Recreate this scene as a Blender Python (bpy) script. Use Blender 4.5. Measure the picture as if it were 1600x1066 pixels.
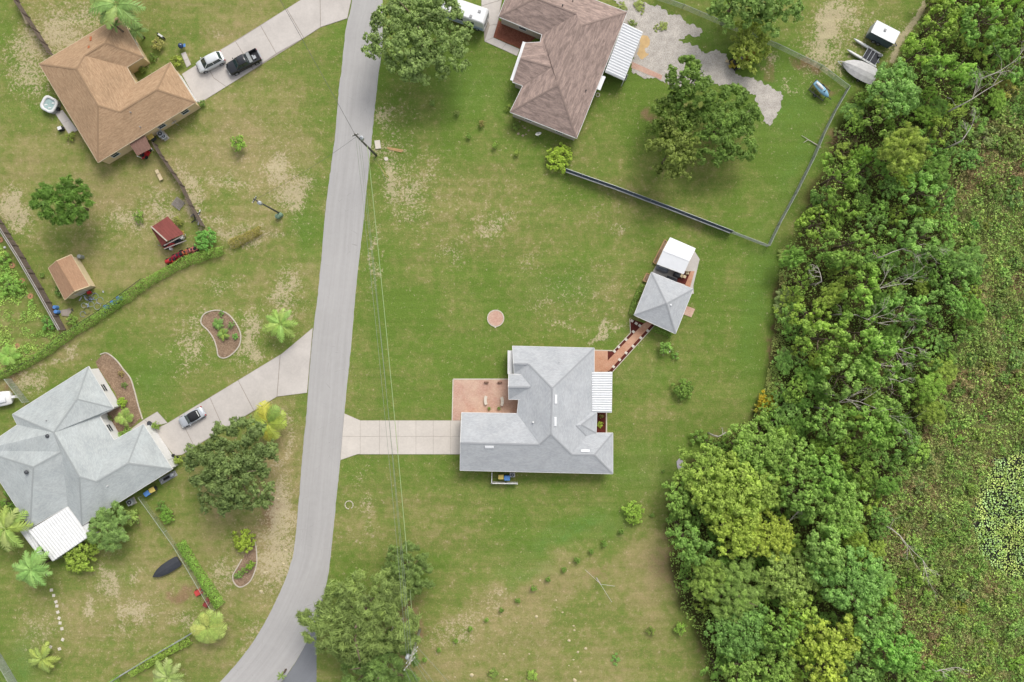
import bpy, math, random
import numpy as np
from mathutils import Vector, Matrix

S = bpy.context.scene
for o in list(bpy.data.objects):
    bpy.data.objects.remove(o)
COL = S.collection
PI = math.pi
R = math.radians
H = 106.67                     # drone height above the lawns
random.seed(7)

# ------------------------------------------------------------------ camera
cam_d = bpy.data.cameras.new('camera')
cam_d.sensor_width = 36
cam_d.lens = 24
cam_d.clip_start = 0.5
cam_d.clip_end = 9000
cam = bpy.data.objects.new('camera', cam_d)
cam.location = (0, 0, H)
cam.rotation_euler = (0, 0, 0)
COL.objects.link(cam)
S.camera = cam

# ------------------------------------------------------------------ light: thin overcast, broad soft sun
SUN_EL, SUN_AZ = 47, 67        # azimuth counted counter-clockwise from +x
w = bpy.data.worlds.new('World')
S.world = w
w.use_nodes = True
nt = w.node_tree
nt.nodes.clear()
sky = nt.nodes.new('ShaderNodeTexSky')
sky.sky_type = 'NISHITA'
sky.sun_disc = False
sky.sun_elevation = R(SUN_EL)
sky.sun_rotation = R(90 - SUN_AZ)
sky.air_density = 1.0
sky.dust_density = 3.0
sky.ozone_density = 0.6
hs = nt.nodes.new('ShaderNodeHueSaturation')
hs.inputs['Saturation'].default_value = 0.30
bg = nt.nodes.new('ShaderNodeBackground')
bg.inputs[1].default_value = 0.155
wo = nt.nodes.new('ShaderNodeOutputWorld')
nt.links.new(sky.outputs[0], hs.inputs['Color'])
nt.links.new(hs.outputs[0], bg.inputs[0])
nt.links.new(bg.outputs[0], wo.inputs[0])

sd = bpy.data.lights.new('sun', 'SUN')
sd.energy = 1.45
sd.angle = R(24)
sd.color = (1.0, 0.965, 0.91)
sun = bpy.data.objects.new('sun', sd)
v = Vector((math.cos(R(SUN_EL)) * math.cos(R(SUN_AZ)), math.cos(R(SUN_EL)) * math.sin(R(SUN_AZ)), math.sin(R(SUN_EL))))
sun.rotation_euler = v.to_track_quat('Z', 'Y').to_euler()
sun.location = v * 200
COL.objects.link(sun)

S.view_settings.view_transform = 'Standard'
S.view_settings.look = 'None'
S.view_settings.gamma = 1
S.view_settings.exposure = 0.53
S.view_settings.use_curve_mapping = False
S.render.engine = 'CYCLES'
S.cycles.max_bounces = 6
S.cycles.transparent_max_bounces = 4

# ------------------------------------------------------------------ helpers
FLUX = 1.5
def lin(c):
    c = c / 255.0
    return c / 12.92 if c <= 0.04045 else ((c + 0.055) / 1.055) ** 2.4
def D(r, g, b, k=1.0):
    """base colour of a level surface that reads as this tone in the picture"""
    return tuple(min(0.85, lin(x) / FLUX * k) for x in (r, g, b)) + (1,)

def P(px, py, z=0.0):
    s = 0.1 * (1 - z / H)
    return Vector(((px - 800) * s, (533 - py) * s, z))

class MB:
    def __init__(s):
        s.v = []; s.f = []; s.uv = {}
    def add(s, vs, fs):
        n = len(s.v)
        s.v.extend([tuple(p) for p in vs])
        s.f.extend([tuple(i + n for i in f) for f in fs])
        return n
    def face(s, vs):
        s.add(vs, [tuple(range(len(vs)))])
    def prism(s, poly, z0, z1):
        n = len(poly)
        a = sum(poly[i][0] * poly[(i + 1) % n][1] - poly[(i + 1) % n][0] * poly[i][1] for i in range(n))
        if a < 0: poly = poly[::-1]
        vs = [(p[0], p[1], z0) for p in poly] + [(p[0], p[1], z1) for p in poly]
        fs = [tuple(range(n, 2 * n)), tuple(range(n - 1, -1, -1))]
        fs += [(i, (i + 1) % n, n + (i + 1) % n, n + i) for i in range(n)]
        s.add(vs, fs)
    def box(s, c, size, rz=0.0, taper=1.0):
        cx, cy, cz = c
        a, b, h = size[0] / 2, size[1] / 2, size[2] / 2
        cs, sn = math.cos(rz), math.sin(rz)
        vs = []
        for dz, k in ((-h, 1.0), (h, taper)):
            for dx, dy in ((-a, -b), (a, -b), (a, b), (-a, b)):
                x, y = dx * k, dy * k
                vs.append((cx + x * cs - y * sn, cy + x * sn + y * cs, cz + dz))
        s.add(vs, [(3, 2, 1, 0), (4, 5, 6, 7), (0, 1, 5, 4), (1, 2, 6, 5), (2, 3, 7, 6), (3, 0, 4, 7)])
    def beam(s, a, b, wd, ht):
        a, b = Vector(a), Vector(b)
        d = (b - a).normalized()
        up = Vector((0, 0, 1))
        if abs(d.z) > 0.95: up = Vector((0, 1, 0))
        sd_ = d.cross(up).normalized() * wd / 2
        u = sd_.cross(d).normalized() * ht / 2
        vs = []
        for p in (a, b):
            vs += [p - sd_ - u, p + sd_ - u, p + sd_ + u, p - sd_ + u]
        s.add(vs, [(0, 1, 2, 3), (7, 6, 5, 4), (0, 4, 5, 1), (1, 5, 6, 2), (2, 6, 7, 3), (3, 7, 4, 0)])
    def cyl(s, c, r, h, n=12, r2=None, axis='z'):
        r2 = r if r2 is None else r2
        vs = []
        for k, rr in ((-h / 2, r), (h / 2, r2)):
            for i in range(n):
                a = 2 * PI * i / n
                x, y = rr * math.cos(a), rr * math.sin(a)
                q = {'z': (x, y, k), 'y': (y, k, x), 'x': (k, x, y)}[axis]
                vs.append((c[0] + q[0], c[1] + q[1], c[2] + q[2]))
        s.add(vs, [tuple(range(n - 1, -1, -1)), tuple(range(n, 2 * n))] +
              [(i, (i + 1) % n, n + (i + 1) % n, n + i) for i in range(n)])
    def tube(s, pts, rad, n=5):
        pts = [Vector(p) for p in pts]
        if not hasattr(rad, '__len__'): rad = [rad] * len(pts)
        rings = []
        for i, p in enumerate(pts):
            d = (pts[min(i + 1, len(pts) - 1)] - pts[max(i - 1, 0)])
            d = d.normalized() if d.length > 1e-9 else Vector((0, 0, 1))
            up = Vector((0, 0, 1)) if abs(d.z) < 0.9 else Vector((1, 0, 0))
            a = d.cross(up).normalized(); b = a.cross(d).normalized()
            rings.append([p + (a * math.cos(2 * PI * k / n) + b * math.sin(2 * PI * k / n)) * rad[i] for k in range(n)])
        vs = [q for r_ in rings for q in r_]
        fs = []
        for i in range(len(pts) - 1):
            for k in range(n):
                fs.append((i * n + k, i * n + (k + 1) % n, (i + 1) * n + (k + 1) % n, (i + 1) * n + k))
        fs.append(tuple(range(n - 1, -1, -1))); fs.append(tuple(range(len(vs) - n, len(vs))))
        s.add(vs, fs)
    def dome(s, c, rx, ry, rz, nu=12, nv=5, jit=0.0, full=False):
        vs = []; fs = []
        lo = -PI / 2 if full else 0.0
        for j in range(nv + 1):
            t = lo + (PI / 2 - lo) * j / nv
            for i in range(nu):
                a = 2 * PI * i / nu
                k = 1 + random.uniform(-jit, jit)
                vs.append((c[0] + rx * k * math.cos(t) * math.cos(a), c[1] + ry * k * math.cos(t) * math.sin(a), c[2] + rz * math.sin(t)))
        for j in range(nv):
            for i in range(nu):
                fs.append((j * nu + i, j * nu + (i + 1) % nu, (j + 1) * nu + (i + 1) % nu, (j + 1) * nu + i))
        s.add(vs, fs)
    def loft(s, rings, cap=True):
        n = len(rings[0])
        vs = [p for r_ in rings for p in r_]
        fs = []
        for i in range(len(rings) - 1):
            for k in range(n):
                fs.append((i * n + k, i * n + (k + 1) % n, (i + 1) * n + (k + 1) % n, (i + 1) * n + k))
        if cap:
            fs.append(tuple(range(n - 1, -1, -1))); fs.append(tuple(range(len(vs) - n, len(vs))))
        s.add(vs, fs)
    def mesh(s, name, mat, smooth=False):
        me = bpy.data.meshes.new(name)
        me.from_pydata(s.v, [], s.f)
        me.materials.append(mat)
        if smooth:
            me.polygons.foreach_set('use_smooth', [True] * len(me.polygons))
        me.update()
        return me

ORG = {}
def link(name, me, parent=None):
    o = bpy.data.objects.new(name, me)
    COL.objects.link(o)
    if parent is not None: o.parent = parent
    return o
def thing(name, label, cat, loc=(0, 0, 0), rz=0, group=None, scale=None):
    o = bpy.data.objects.new(name, None)
    o.empty_display_size = 0.3
    COL.objects.link(o)
    o.location = loc; o.rotation_euler = (0, 0, rz)
    if scale is not None: o.scale = scale if hasattr(scale, '__len__') else (scale,) * 3
    o['label'] = label; o['category'] = cat
    if group: o['group'] = group
    ORG[o.name] = Vector(loc)
    return o
def tag(o, label, cat, group=None):
    o['label'] = label; o['category'] = cat
    if group: o['group'] = group
    return o
def part(name, mb, mat, parent, smooth=False, label=None, world=True):
    """one mesh; world=True: vertices are in world coordinates and the parent is unrotated"""
    if world and parent is not None and parent.name in ORG:
        c = ORG[parent.name]
        mb.v = [(p[0] - c.x, p[1] - c.y, p[2] - c.z) for p in mb.v]
    o = link(name, mb.mesh(name, mat, smooth), parent)
    if world and parent is not None and parent.name in ORG: ORG[o.name] = ORG[parent.name]
    if label: o['label'] = label
    return o
def struct(name, mb, mat, smooth=False):
    o = link(name, mb.mesh(name, mat, smooth))
    o['kind'] = 'structure'
    ORG[o.name] = Vector((0, 0, 0))
    return o
def solo(name, mb, mat, label, cat, loc, group=None, smooth=False):
    c = Vector(loc)
    mb.v = [(p[0] - c.x, p[1] - c.y, p[2] - c.z) for p in mb.v]
    o = link(name, mb.mesh(name, mat, smooth)); o.location = c
    ORG[o.name] = c
    return tag(o, label, cat, group)
def dup(root, loc=None, rz=None, label=None, group=None, scale=None):
    def cp(o, par):
        c = o.copy(); COL.objects.link(c); c.parent = par
        for ch in [x for x in KIDS.get(o.name, [])]: cp(ch, c)
        return c
    KIDS = {}
    for x in bpy.data.objects:
        if x.parent: KIDS.setdefault(x.parent.name, []).append(x)
    r = cp(root, None)
    if loc is not None: r.location = loc
    if rz is not None: r.rotation_euler = (0, 0, rz)
    if label: r['label'] = label
    if group: r['group'] = group
    if scale is not None: r.scale = scale if hasattr(scale, '__len__') else (scale,) * 3
    return r

def area(poly):
    n = len(poly)
    return 0.5 * sum(poly[i][0] * poly[(i + 1) % n][1] - poly[(i + 1) % n][0] * poly[i][1] for i in range(n))
def inset(poly, d):
    """shrink a polygon (list of xy) by d"""
    pts = [Vector((p[0], p[1])) for p in poly]
    if area(pts) < 0: pts = pts[::-1]
    n = len(pts); out = []
    for i in range(n):
        a, b, c = pts[i - 1], pts[i], pts[(i + 1) % n]
        e1 = (b - a).normalized(); e2 = (c - b).normalized()
        n1 = Vector((-e1.y, e1.x)); n2 = Vector((-e2.y, e2.x))
        m = n1 + n2
        k = m.length_squared
        m = m * (2 * d / k) if k > 0.3 else n1 * d
        if m.length > 3 * abs(d): m = m.normalized() * 3 * abs(d)
        out.append(b + m)
    return out
def pix(pts, z=0):
    return [P(x, y, z) for x, y in pts]
def ragged(poly, step=0.6, amp=0.15, seed=1):
    rg = random.Random(seed); out = []
    n = len(poly)
    for i in range(n):
        a, b = Vector(poly[i][:2]), Vector(poly[(i + 1) % n][:2])
        k = max(1, int((b - a).length / step))
        for j in range(k):
            p = a.lerp(b, j / k)
            out.append(Vector((p.x + rg.gauss(0, amp), p.y + rg.gauss(0, amp))))
    return out
def feathered(poly, step=.2, amp=.3, seed=1):
    """edge that wanders in and out smoothly at several scales"""
    out = []; n = len(poly); L = 0
    ph = [random.Random(seed + k).uniform(0, 6.28) for k in range(6)]
    for i in range(n):
        a, b = Vector(poly[i][:2]), Vector(poly[(i + 1) % n][:2]); d = b - a; ln = d.length
        if ln < 1e-4: continue
        d /= ln; nn = Vector((d.y, -d.x)); k = max(1, int(ln / step))
        for j in range(k):
            s_ = L + ln * j / k
            w_ = math.sin(s_ * 1.3 + ph[0] + 2 * math.sin(s_ * .37 + ph[1])) * .5 + math.sin(s_ * 3.1 + ph[2] + 2 * math.sin(s_ * .9 + ph[3])) * .35 + math.sin(s_ * 7.7 + ph[4] + 2 * math.sin(s_ * 2.3 + ph[5])) * .25
            out.append(a + d * (ln * j / k) + nn * w_ * amp)
        L += ln
    return out
def smooth_closed(pts, k=4):
    n = len(pts); out = []
    for i in range(n):
        p0, p1, p2, p3 = [Vector(pts[(i + j) % n][:2]) for j in (-1, 0, 1, 2)]
        for j in range(k):
            t = j / k
            out.append(0.5 * ((2 * p1) + (p2 - p0) * t + (2 * p0 - 5 * p1 + 4 * p2 - p3) * t * t + (3 * p1 - p0 - 3 * p2 + p3) * t ** 3))
    return out
def smooth_open(pts, k=5):
    pts = [Vector(p) for p in pts]
    q = [pts[0]] + pts + [pts[-1]]; out = []
    for i in range(1, len(q) - 2):
        p0, p1, p2, p3 = q[i - 1:i + 3]
        for j in range(k):
            t = j / k
            out.append(0.5 * ((2 * p1) + (p2 - p0) * t + (2 * p0 - 5 * p1 + 4 * p2 - p3) * t * t + (3 * p1 - p0 - 3 * p2 + p3) * t ** 3))
    out.append(pts[-1])
    return out

# ------------------------------------------------------------------ materials
class NB:
    """small node-tree builder"""
    def __init__(s, name, rough=0.8, metal=0.0, spec=0.3):
        s.m = bpy.data.materials.new(name); s.m.use_nodes = True
        s.t = s.m.node_tree; s.N = s.t.nodes
        s.b = s.N['Principled BSDF']
        s.b.inputs['Roughness'].default_value = rough
        s.b.inputs['Metallic'].default_value = metal
        s.b.inputs['Specular IOR Level'].default_value = spec
        s.co = None
    def link(s, a, b): s.t.links.new(a, b)
    def pos(s, mode='world'):
        if mode == 'world':
            return s.N.new('ShaderNodeNewGeometry').outputs['Position']
        return s.N.new('ShaderNodeTexCoord').outputs[{'object': 'Object', 'uv': 'UV'}[mode]]
    def mapping(s, vec, scale=(1, 1, 1), rot=(0, 0, 0)):
        m = s.N.new('ShaderNodeMapping')
        m.inputs['Scale'].default_value = scale; m.inputs['Rotation'].default_value = rot
        s.link(vec, m.inputs[0]); return m.outputs[0]
    def noise(s, vec, scale, detail=3, rough=0.6, dist=0.0):
        n = s.N.new('ShaderNodeTexNoise')
        n.inputs['Scale'].default_value = scale; n.inputs['Detail'].default_value = detail
        n.inputs['Roughness'].default_value = rough; n.inputs['Distortion'].default_value = dist
        s.link(vec, n.inputs['Vector']); return n.outputs[0]
    def math(s, op, a, b=None, c=None, clamp=False):
        n = s.N.new('ShaderNodeMath'); n.operation = op; n.use_clamp = clamp
        for i, x in enumerate((a, b, c)):
            if x is None: continue
            if isinstance(x, (int, float)): n.inputs[i].default_value = x
            else: s.link(x, n.inputs[i])
        return n.outputs[0]
    def ramp(s, val, lo, hi, a=0.0, b=1.0):
        n = s.N.new('ShaderNodeMapRange'); n.clamp = True
        s.link(val, n.inputs[0])
        for i, x in enumerate((lo, hi, a, b)):
            n.inputs[i + 1].default_value = x
        return n.outputs[0]
    def mix(s, fac, a, b, mode='MIX'):
        n = s.N.new('ShaderNodeMix'); n.data_type = 'RGBA'; n.blend_type = mode; n.clamp_factor = True
        for sock, x in ((n.inputs[0], fac), (n.inputs[6], a), (n.inputs[7], b)):
            if isinstance(x, (int, float)): sock.default_value = x
            elif isinstance(x, tuple): sock.default_value = x
            else: s.link(x, sock)
        return n.outputs[2]
    def scale_col(s, col, f):
        n = s.N.new('ShaderNodeVectorMath'); n.operation = 'SCALE'
        if isinstance(col, tuple): n.inputs[0].default_value = col[:3]
        else: s.link(col, n.inputs[0])
        if isinstance(f, (int, float)): n.inputs[3].default_value = f
        else: s.link(f, n.inputs[3])
        return n.outputs[0]
    def attr(s, name):
        n = s.N.new('ShaderNodeAttribute'); n.attribute_name = name
        return n.outputs['Fac']
    def color(s, c):
        if isinstance(c, tuple): s.b.inputs['Base Color'].default_value = c
        else: s.link(c, s.b.inputs['Base Color'])
        return s.m
    def bump(s, h, dist=0.02, strength=0.6):
        n = s.N.new('ShaderNodeBump'); n.inputs['Distance'].default_value = dist
        n.inputs['Strength'].default_value = strength
        s.link(h, n.inputs['Height']); s.link(n.outputs[0], s.b.inputs['Normal'])

MC = {}
def flat(name, col, rough=0.6, metal=0.0, var=0.12, scale=1.5, spec=0.3, mode='world'):
    """painted / plain surface with slight wear and tone variation"""
    if name in MC: return MC[name]
    n = NB(name, rough, metal, spec)
    p = n.pos(mode)
    a = n.noise(p, scale, 4); b = n.noise(p, scale * 9, 3)
    f = n.math('ADD', n.ramp(a, 0.3, 0.7, 1 - var, 1 + var), n.ramp(b, 0.3, 0.7, -var * 0.6, var * 0.6))
    MC[name] = n.color(n.scale_col(col, f))
    return MC[name]
# ------------------------------------------------------------------ the ground sheet
def vnoise(x, y, seed):
    """smooth value noise on numpy arrays"""
    rs = np.random.RandomState(seed); T = rs.rand(256, 256)
    xi = np.floor(x).astype(int); yi = np.floor(y).astype(int)
    fx = x - xi; fy = y - yi
    fx = fx * fx * (3 - 2 * fx); fy = fy * fy * (3 - 2 * fy)
    g = lambda i, j: T[(xi + i) % 256, (yi + j) % 256]
    return (g(0, 0) * (1 - fx) + g(1, 0) * fx) * (1 - fy) + (g(0, 1) * (1 - fx) + g(1, 1) * fx) * fy
def blobs(X, Y, lst):
    """X, Y in photo-plan units (0.1 m); soft elliptical patches of bare or lush ground"""
    out = np.zeros_like(X)
    for cx, cy, rx, ry, ang, k in lst:
        a = R(ang); dx, dy = X - cx, Y - cy
        u = (dx * math.cos(a) + dy * math.sin(a)) / rx; v_ = (-dx * math.sin(a) + dy * math.cos(a)) / ry
        out = np.maximum(out, k * np.exp(-(u * u + v_ * v_) * 1.1))
    return out
def inpoly(X, Y, poly):
    c = np.zeros(X.shape, bool); n = len(poly)
    for i in range(n):
        x1, y1 = poly[i]; x2, y2 = poly[(i + 1) % n]
        if y1 == y2: continue
        t = ((y1 > Y) != (y2 > Y)) & (X < (x2 - x1) * (Y - y1) / (y2 - y1) + x1)
        c ^= t
    return c

WOOD = [(1600, -60), (1465, -60), (1450, 5), (1430, 40), (1400, 90), (1370, 130), (1330, 150), (1318, 180), (1300, 240), (1268, 300),
        (1235, 370), (1222, 400), (1214, 470), (1212, 560), (1196, 620), (1170, 655), (1110, 690), (1050, 760), (1040, 820),
        (1050, 900), (1062, 950), (1095, 1000), (1108, 1066), (1110, 1140), (1800, 1140), (1800, -60)]
MARSH = [(1800, 60), (1600, 110), (1540, 190), (1500, 250), (1490, 320), (1500, 390), (1540, 430), (1510, 520), (1470, 600), (1450, 680),
         (1400, 760), (1370, 840), (1400, 900), (1400, 960), (1420, 1010), (1470, 1066), (1480, 1140), (1800, 1140)]
xs = np.concatenate([[-3500, -900, -350, -170], np.arange(-105, 105.01, 0.45), [170, 350, 900, 3500]])
ys = np.concatenate([[-3500, -900, -350, -150], np.arange(-75, 75.01, 0.45), [150, 350, 900, 3500]])
XX, YY = np.meshgrid(xs, ys)
PX = XX * 10 + 800; PY = 533 - YY * 10
wob = (vnoise(PX / 22, PY / 22, 3) - .5) * 26
wob2 = (vnoise(PX / 9, PY / 9, 4) - .5) * 12
QX, QY = PX + wob + wob2, PY + (vnoise(PX / 20, PY / 20, 5) - .5) * 26 + (vnoise(PX / 8, PY / 8, 6) - .5) * 12
dry = 0.24 + .19 * np.clip((520 - PX) / 60, 0, 1) + 0.5 * (vnoise(PX / 60, PY / 60, 11) - .5) + 0.35 * (vnoise(PX / 17, PY / 17, 12) - .5)
dry += blobs(QX, QY, [
    (130, 300, 190, 120, 0, .35), (400, 230, 120, 110, 0, .5), (370, 60, 60, 40, -30, .35), (90, 60, 90, 70, 0, .25), (200, 380, 120, 90, 0, .4),
    (430, 450, 80, 60, 0, .3), (90, 540, 120, 40, -30, .5), (440, 760, 45, 130, 5, .75), (400, 860, 60, 80, 0, .7), (330, 830, 60, 70, 0, .6),
    (230, 930, 110, 90, 0, .35), (150, 1000, 110, 80, 0, .3), (60, 1000, 60, 60, 0, .35), (330, 1020, 80, 60, 0, .4),
    (700, 290, 110, 60, 20, .32), (800, 370, 110, 60, 0, .3), (930, 470, 90, 50, 10, .25), (1000, 320, 110, 60, 20, .25), (1100, 270, 60, 50, 0, .2),
    (570, 790, 60, 80, 60, .35), (800, 950, 220, 70, -25, .75), (900, 1020, 190, 90, 0, .6), (1010, 880, 90, 100, 0, .85), (720, 1020, 110, 70, 0, .65),
    (700, 800, 80, 60, 0, .25), (620, 640, 40, 40, 0, .1), (1020, 650, 60, 40, 0, .15), (1350, 60, 80, 60, 0, .3), (1150, 620, 50, 60, 0, .15)])
dry -= blobs(QX, QY, [
    (720, 110, 100, 60, 0, .35), (640, 180, 30, 80, 0, .2), (980, 170, 60, 60, 0, .3), (1220, 250, 60, 60, 0, .3), (1130, 420, 80, 60, 0, .2),
    (1180, 480, 30, 150, 5, .3), (640, 520, 80, 90, 0, .25), (740, 470, 90, 40, 0, .2), (890, 440, 90, 30, -10, .2), (480, 330, 30, 150, 8, .25),
    (220, 560, 80, 60, 30, .25), (860, 840, 130, 40, -12, .35), (780, 900, 70, 25, -10, .3), (660, 620, 60, 60, 0, .25), (1040, 720, 70, 60, 0, .2),
    (20, 440, 40, 60, 0, .4), (1100, 90, 80, 40, 0, .3), (1340, 20, 70, 30, 0, .15), (180, 900, 40, 40, 0, .2), (1240, 150, 60, 80, 0, .3),
    (560, 130, 20, 100, 5, .15), (50, 1050, 60, 30, 0, .2), (640, 740, 70, 50, 0, .2), (90, 860, 120, 30, 0, .2), (45, 170, 50, 50, 0, .2)])
lush = blobs(QX, QY, [
    (1180, 470, 22, 160, 6, .38), (900, 830, 90, 22, -20, .8), (820, 890, 60, 14, -18, .5), (1010, 740, 60, 40, 30, .35), (740, 140, 90, 50, 0, .3),
    (240, 590, 30, 50, 30, .4), (1220, 160, 60, 60, 40, .45), (1120, 60, 90, 30, 20, .35), (480, 350, 18, 80, 0, .3), (120, 400, 30, 10, 0, .1),
    (1000, 590, 30, 12, 0, .3), (30, 1040, 30, 60, 30, .8), (890, 445, 60, 20, -5, .35), (1240, 260, 25, 80, 25, .5), (185, 905, 30, 30, 0, .3)])
bare = blobs(QX, QY, [   # reddish-brown earth
    (420, 800, 26, 40, 10, .9), (330, 800, 40, 25, 0, .4), (1070, 800, 22, 50, 35, 1.0), (1040, 880, 40, 70, 10, .55), (1105, 960, 25, 100, 5, .6),
    (1216, 560, 6, 150, 3, 1.3), (1195, 655, 12, 20, 0, 1.2), (930, 900, 34, 24, 0, .5), (640, 975, 36, 60, 0, .9), (640, 1040, 30, 40, 0, .6),
    (1260, 105, 26, 14, 25, 1.0), (1293, 140, 20, 20, 0, .9), (1015, 178, 12, 18, 0, .9), (1130, 670, 30, 20, 0, .5), (1320, 225, 30, 22, 0, 1.1),
    (280, 925, 30, 13, -35, 1.0), (22, 600, 40, 16, -30, .9), (1345, 75, 40, 15, 0, .4), (82, 500, 30, 10, 45, .4), (1395, 385, 30, 18, 0, .7),
    (800, 175, 6, 25, 0, .5), (370, 680, 60, 15, -20, .5), (450, 620, 16, 20, 0, .4), (175, 835, 30, 20, 0, .3), (1205, 110, 10, 26, 0, .7)])
sand = 0.03 + blobs(PX, PY, [(720, 330, 160, 90, 0, .10), (920, 460, 90, 60, 0, .16), (400, 250, 130, 110, 0, .16), (80, 90, 80, 90, 0, .2), (430, 850, 60, 130, 0, .2), (200, 960, 130, 90, 0, .14), (820, 980, 160, 70, 0, .1), (1320, 50, 90, 70, 0, .24), (360, 520, 120, 70, 0, .14), (200, 340, 130, 60, 0, .16), (620, 240, 40, 90, 0, .2)]) + blobs(QX, QY, [
    (600, 185, 16, 14, 0, .5), (612, 285, 14, 45, 0, .5), (650, 300, 30, 28, 20, .38), (668, 275, 20, 40, 30, .3), (700, 395, 12, 18, 0, .35),
    (768, 352, 26, 16, -40, .35), (790, 340, 20, 10, 0, .3), (830, 410, 14, 12, 0, .25), (880, 505, 35, 10, 20, .28), (945, 520, 26, 7, -25, .7),
    (840, 470, 20, 10, 0, .2), (433, 262, 16, 26, 10, .55), (455, 300, 22, 30, -20, .55), (400, 372, 50, 14, -12, .45), (360, 358, 40, 14, 0, .45),
    (365, 285, 40, 12, 20, .3), (340, 285, 20, 10, 0, .3), (300, 300, 14, 50, -35, .55), (310, 330, 8, 30, -30, .6), (250, 330, 30, 24, 0, .4),
    (200, 340, 20, 20, 0, .35), (20, 330, 22, 36, -30, .7), (45, 70, 30, 50, 20, .35), (90, 50, 46, 40, 0, .45), (120, 30, 40, 30, 0, .4),
    (40, 120, 30, 30, 0, .35), (60, 140, 20, 6, -20, .5), (450, 462, 22, 36, 10, .5), (345, 445, 40, 10, 0, .3), (388, 520, 14, 46, 5, .5),
    (392, 552, 10, 14, 0, .6), (300, 500, 22, 14, 0, .3), (300, 550, 20, 34, 0, .35), (100, 558, 40, 8, -30, .6), (50, 600, 30, 20, -30, .5),
    (448, 700, 10, 60, 5, .45), (440, 800, 22, 60, 5, .55), (430, 870, 34, 60, 10, .45), (455, 830, 10, 30, 0, .4), (350, 900, 22, 40, 20, .4),
    (445, 660, 20, 20, 0, .4), (400, 1000, 30, 30, 0, .25), (175, 920, 7, 50, -14, .5), (185, 960, 5, 30, -25, .5), (140, 950, 12, 8, 0, .5),
    (60, 980, 40, 30, 0, .25), (210, 960, 26, 10, 20, .45), (290, 970, 26, 16, 0, .3), (215, 905, 10, 14, 0, .5), (220, 950, 20, 8, 0, .4),
    (570, 790, 14, 22, 50, .35), (560, 745, 10, 20, 10, .35), (570, 815, 24, 12, 40, .3), (570, 850, 30, 6, 30, .2), (570, 910, 20, 20, 0, .1),
    (578, 390, 5, 60, 2, .45), (580, 430, 6, 30, 0, .35), (1290, 50, 18, 60, 20, .65), (1270, 110, 20, 10, 0, .2), (1330, 20, 20, 20, 0, .3),
    (1400, 60, 20, 14, 0, .4), (1300, 100, 24, 16, 0, .4), (720, 985, 60, 20, -25, .3), (770, 935, 30, 8, -20, .3), (690, 1000, 40, 30, 0, .15),
    (590, 230, 30, 10, 0, .3), (960, 325, 30, 20, 0, .12), (960, 365, 14, 14, 0, .3), (930, 335, 10, 14, 0, .2), (1030, 800, 40, 40, 0, .05), (1110, 350, 20, 8, 0, .15),
    (780, 655, 3, 3, 0, .0), (1235, 140, 14, 6, 20, .4), (1210, 100, 10, 14, 0, .45), (330, 130, 60, 5, -33, .2), (340, 50, 14, 8, -20, .35), (640, 330, 30, 20, 0, .25)])
wood = inpoly(QX, QY, WOOD).astype(float)
marsh = inpoly(QX, QY, MARSH).astype(float)
def blur(a, n=2):
    for _ in range(n):
        a = (a + np.roll(a, 1, 0) + np.roll(a, -1, 0) + np.roll(a, 1, 1) + np.roll(a, -1, 1)) / 5
    return a
wood, marsh = blur(wood), blur(marsh, 6)
sand *= (1 - wood)
# the sandy track along the thicket (top right)
seg = [(1465, -40), (1440, 18), (1420, 45), (1403, 68), (1395, 95)]
tr = np.zeros_like(PX)
for (x1, y1), (x2, y2) in zip(seg[:-1], seg[1:]):
    t = np.clip(((PX - x1) * (x2 - x1) + (PY - y1) * (y2 - y1)) / ((x2 - x1) ** 2 + (y2 - y1) ** 2), 0, 1)
    d = np.hypot(PX - x1 - t * (x2 - x1), PY - y1 - t * (y2 - y1))
    tr = np.maximum(tr, np.clip(1.5 - d / 4.5, 0, 1))
sand = np.maximum(sand, tr * 0.9)
ny, nx = XX.shape
zz = 0.0 * XX
verts = np.stack([XX, YY, zz], -1).reshape(-1, 3)
ii = (np.arange(ny - 1)[:, None] * nx + np.arange(nx - 1)[None, :]).reshape(-1)
faces = np.stack([ii, ii + 1, ii + nx + 1, ii + nx], -1)
me = bpy.data.meshes.new('ground')
def fast_mesh(me, verts, faces):
    nv, nf, k = len(verts), len(faces), faces.shape[1]
    me.vertices.add(nv); me.vertices.foreach_set('co', verts.astype(np.float32).ravel())
    me.loops.add(nf * k); me.loops.foreach_set('vertex_index', faces.astype(np.int32).ravel())
    me.polygons.add(nf); me.polygons.foreach_set('loop_start', (np.arange(nf) * k).astype(np.int32))
    me.update(calc_edges=True)
    return me
fast_mesh(me, verts, faces)
for nm, arr in (('dry', dry), ('lush', lush), ('bare', bare), ('sand', sand), ('wood', wood), ('marsh', marsh)):
    at = me.attributes.new(nm, 'FLOAT', 'POINT')
    at.data.foreach_set('value', arr.astype(np.float32).ravel())

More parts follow.
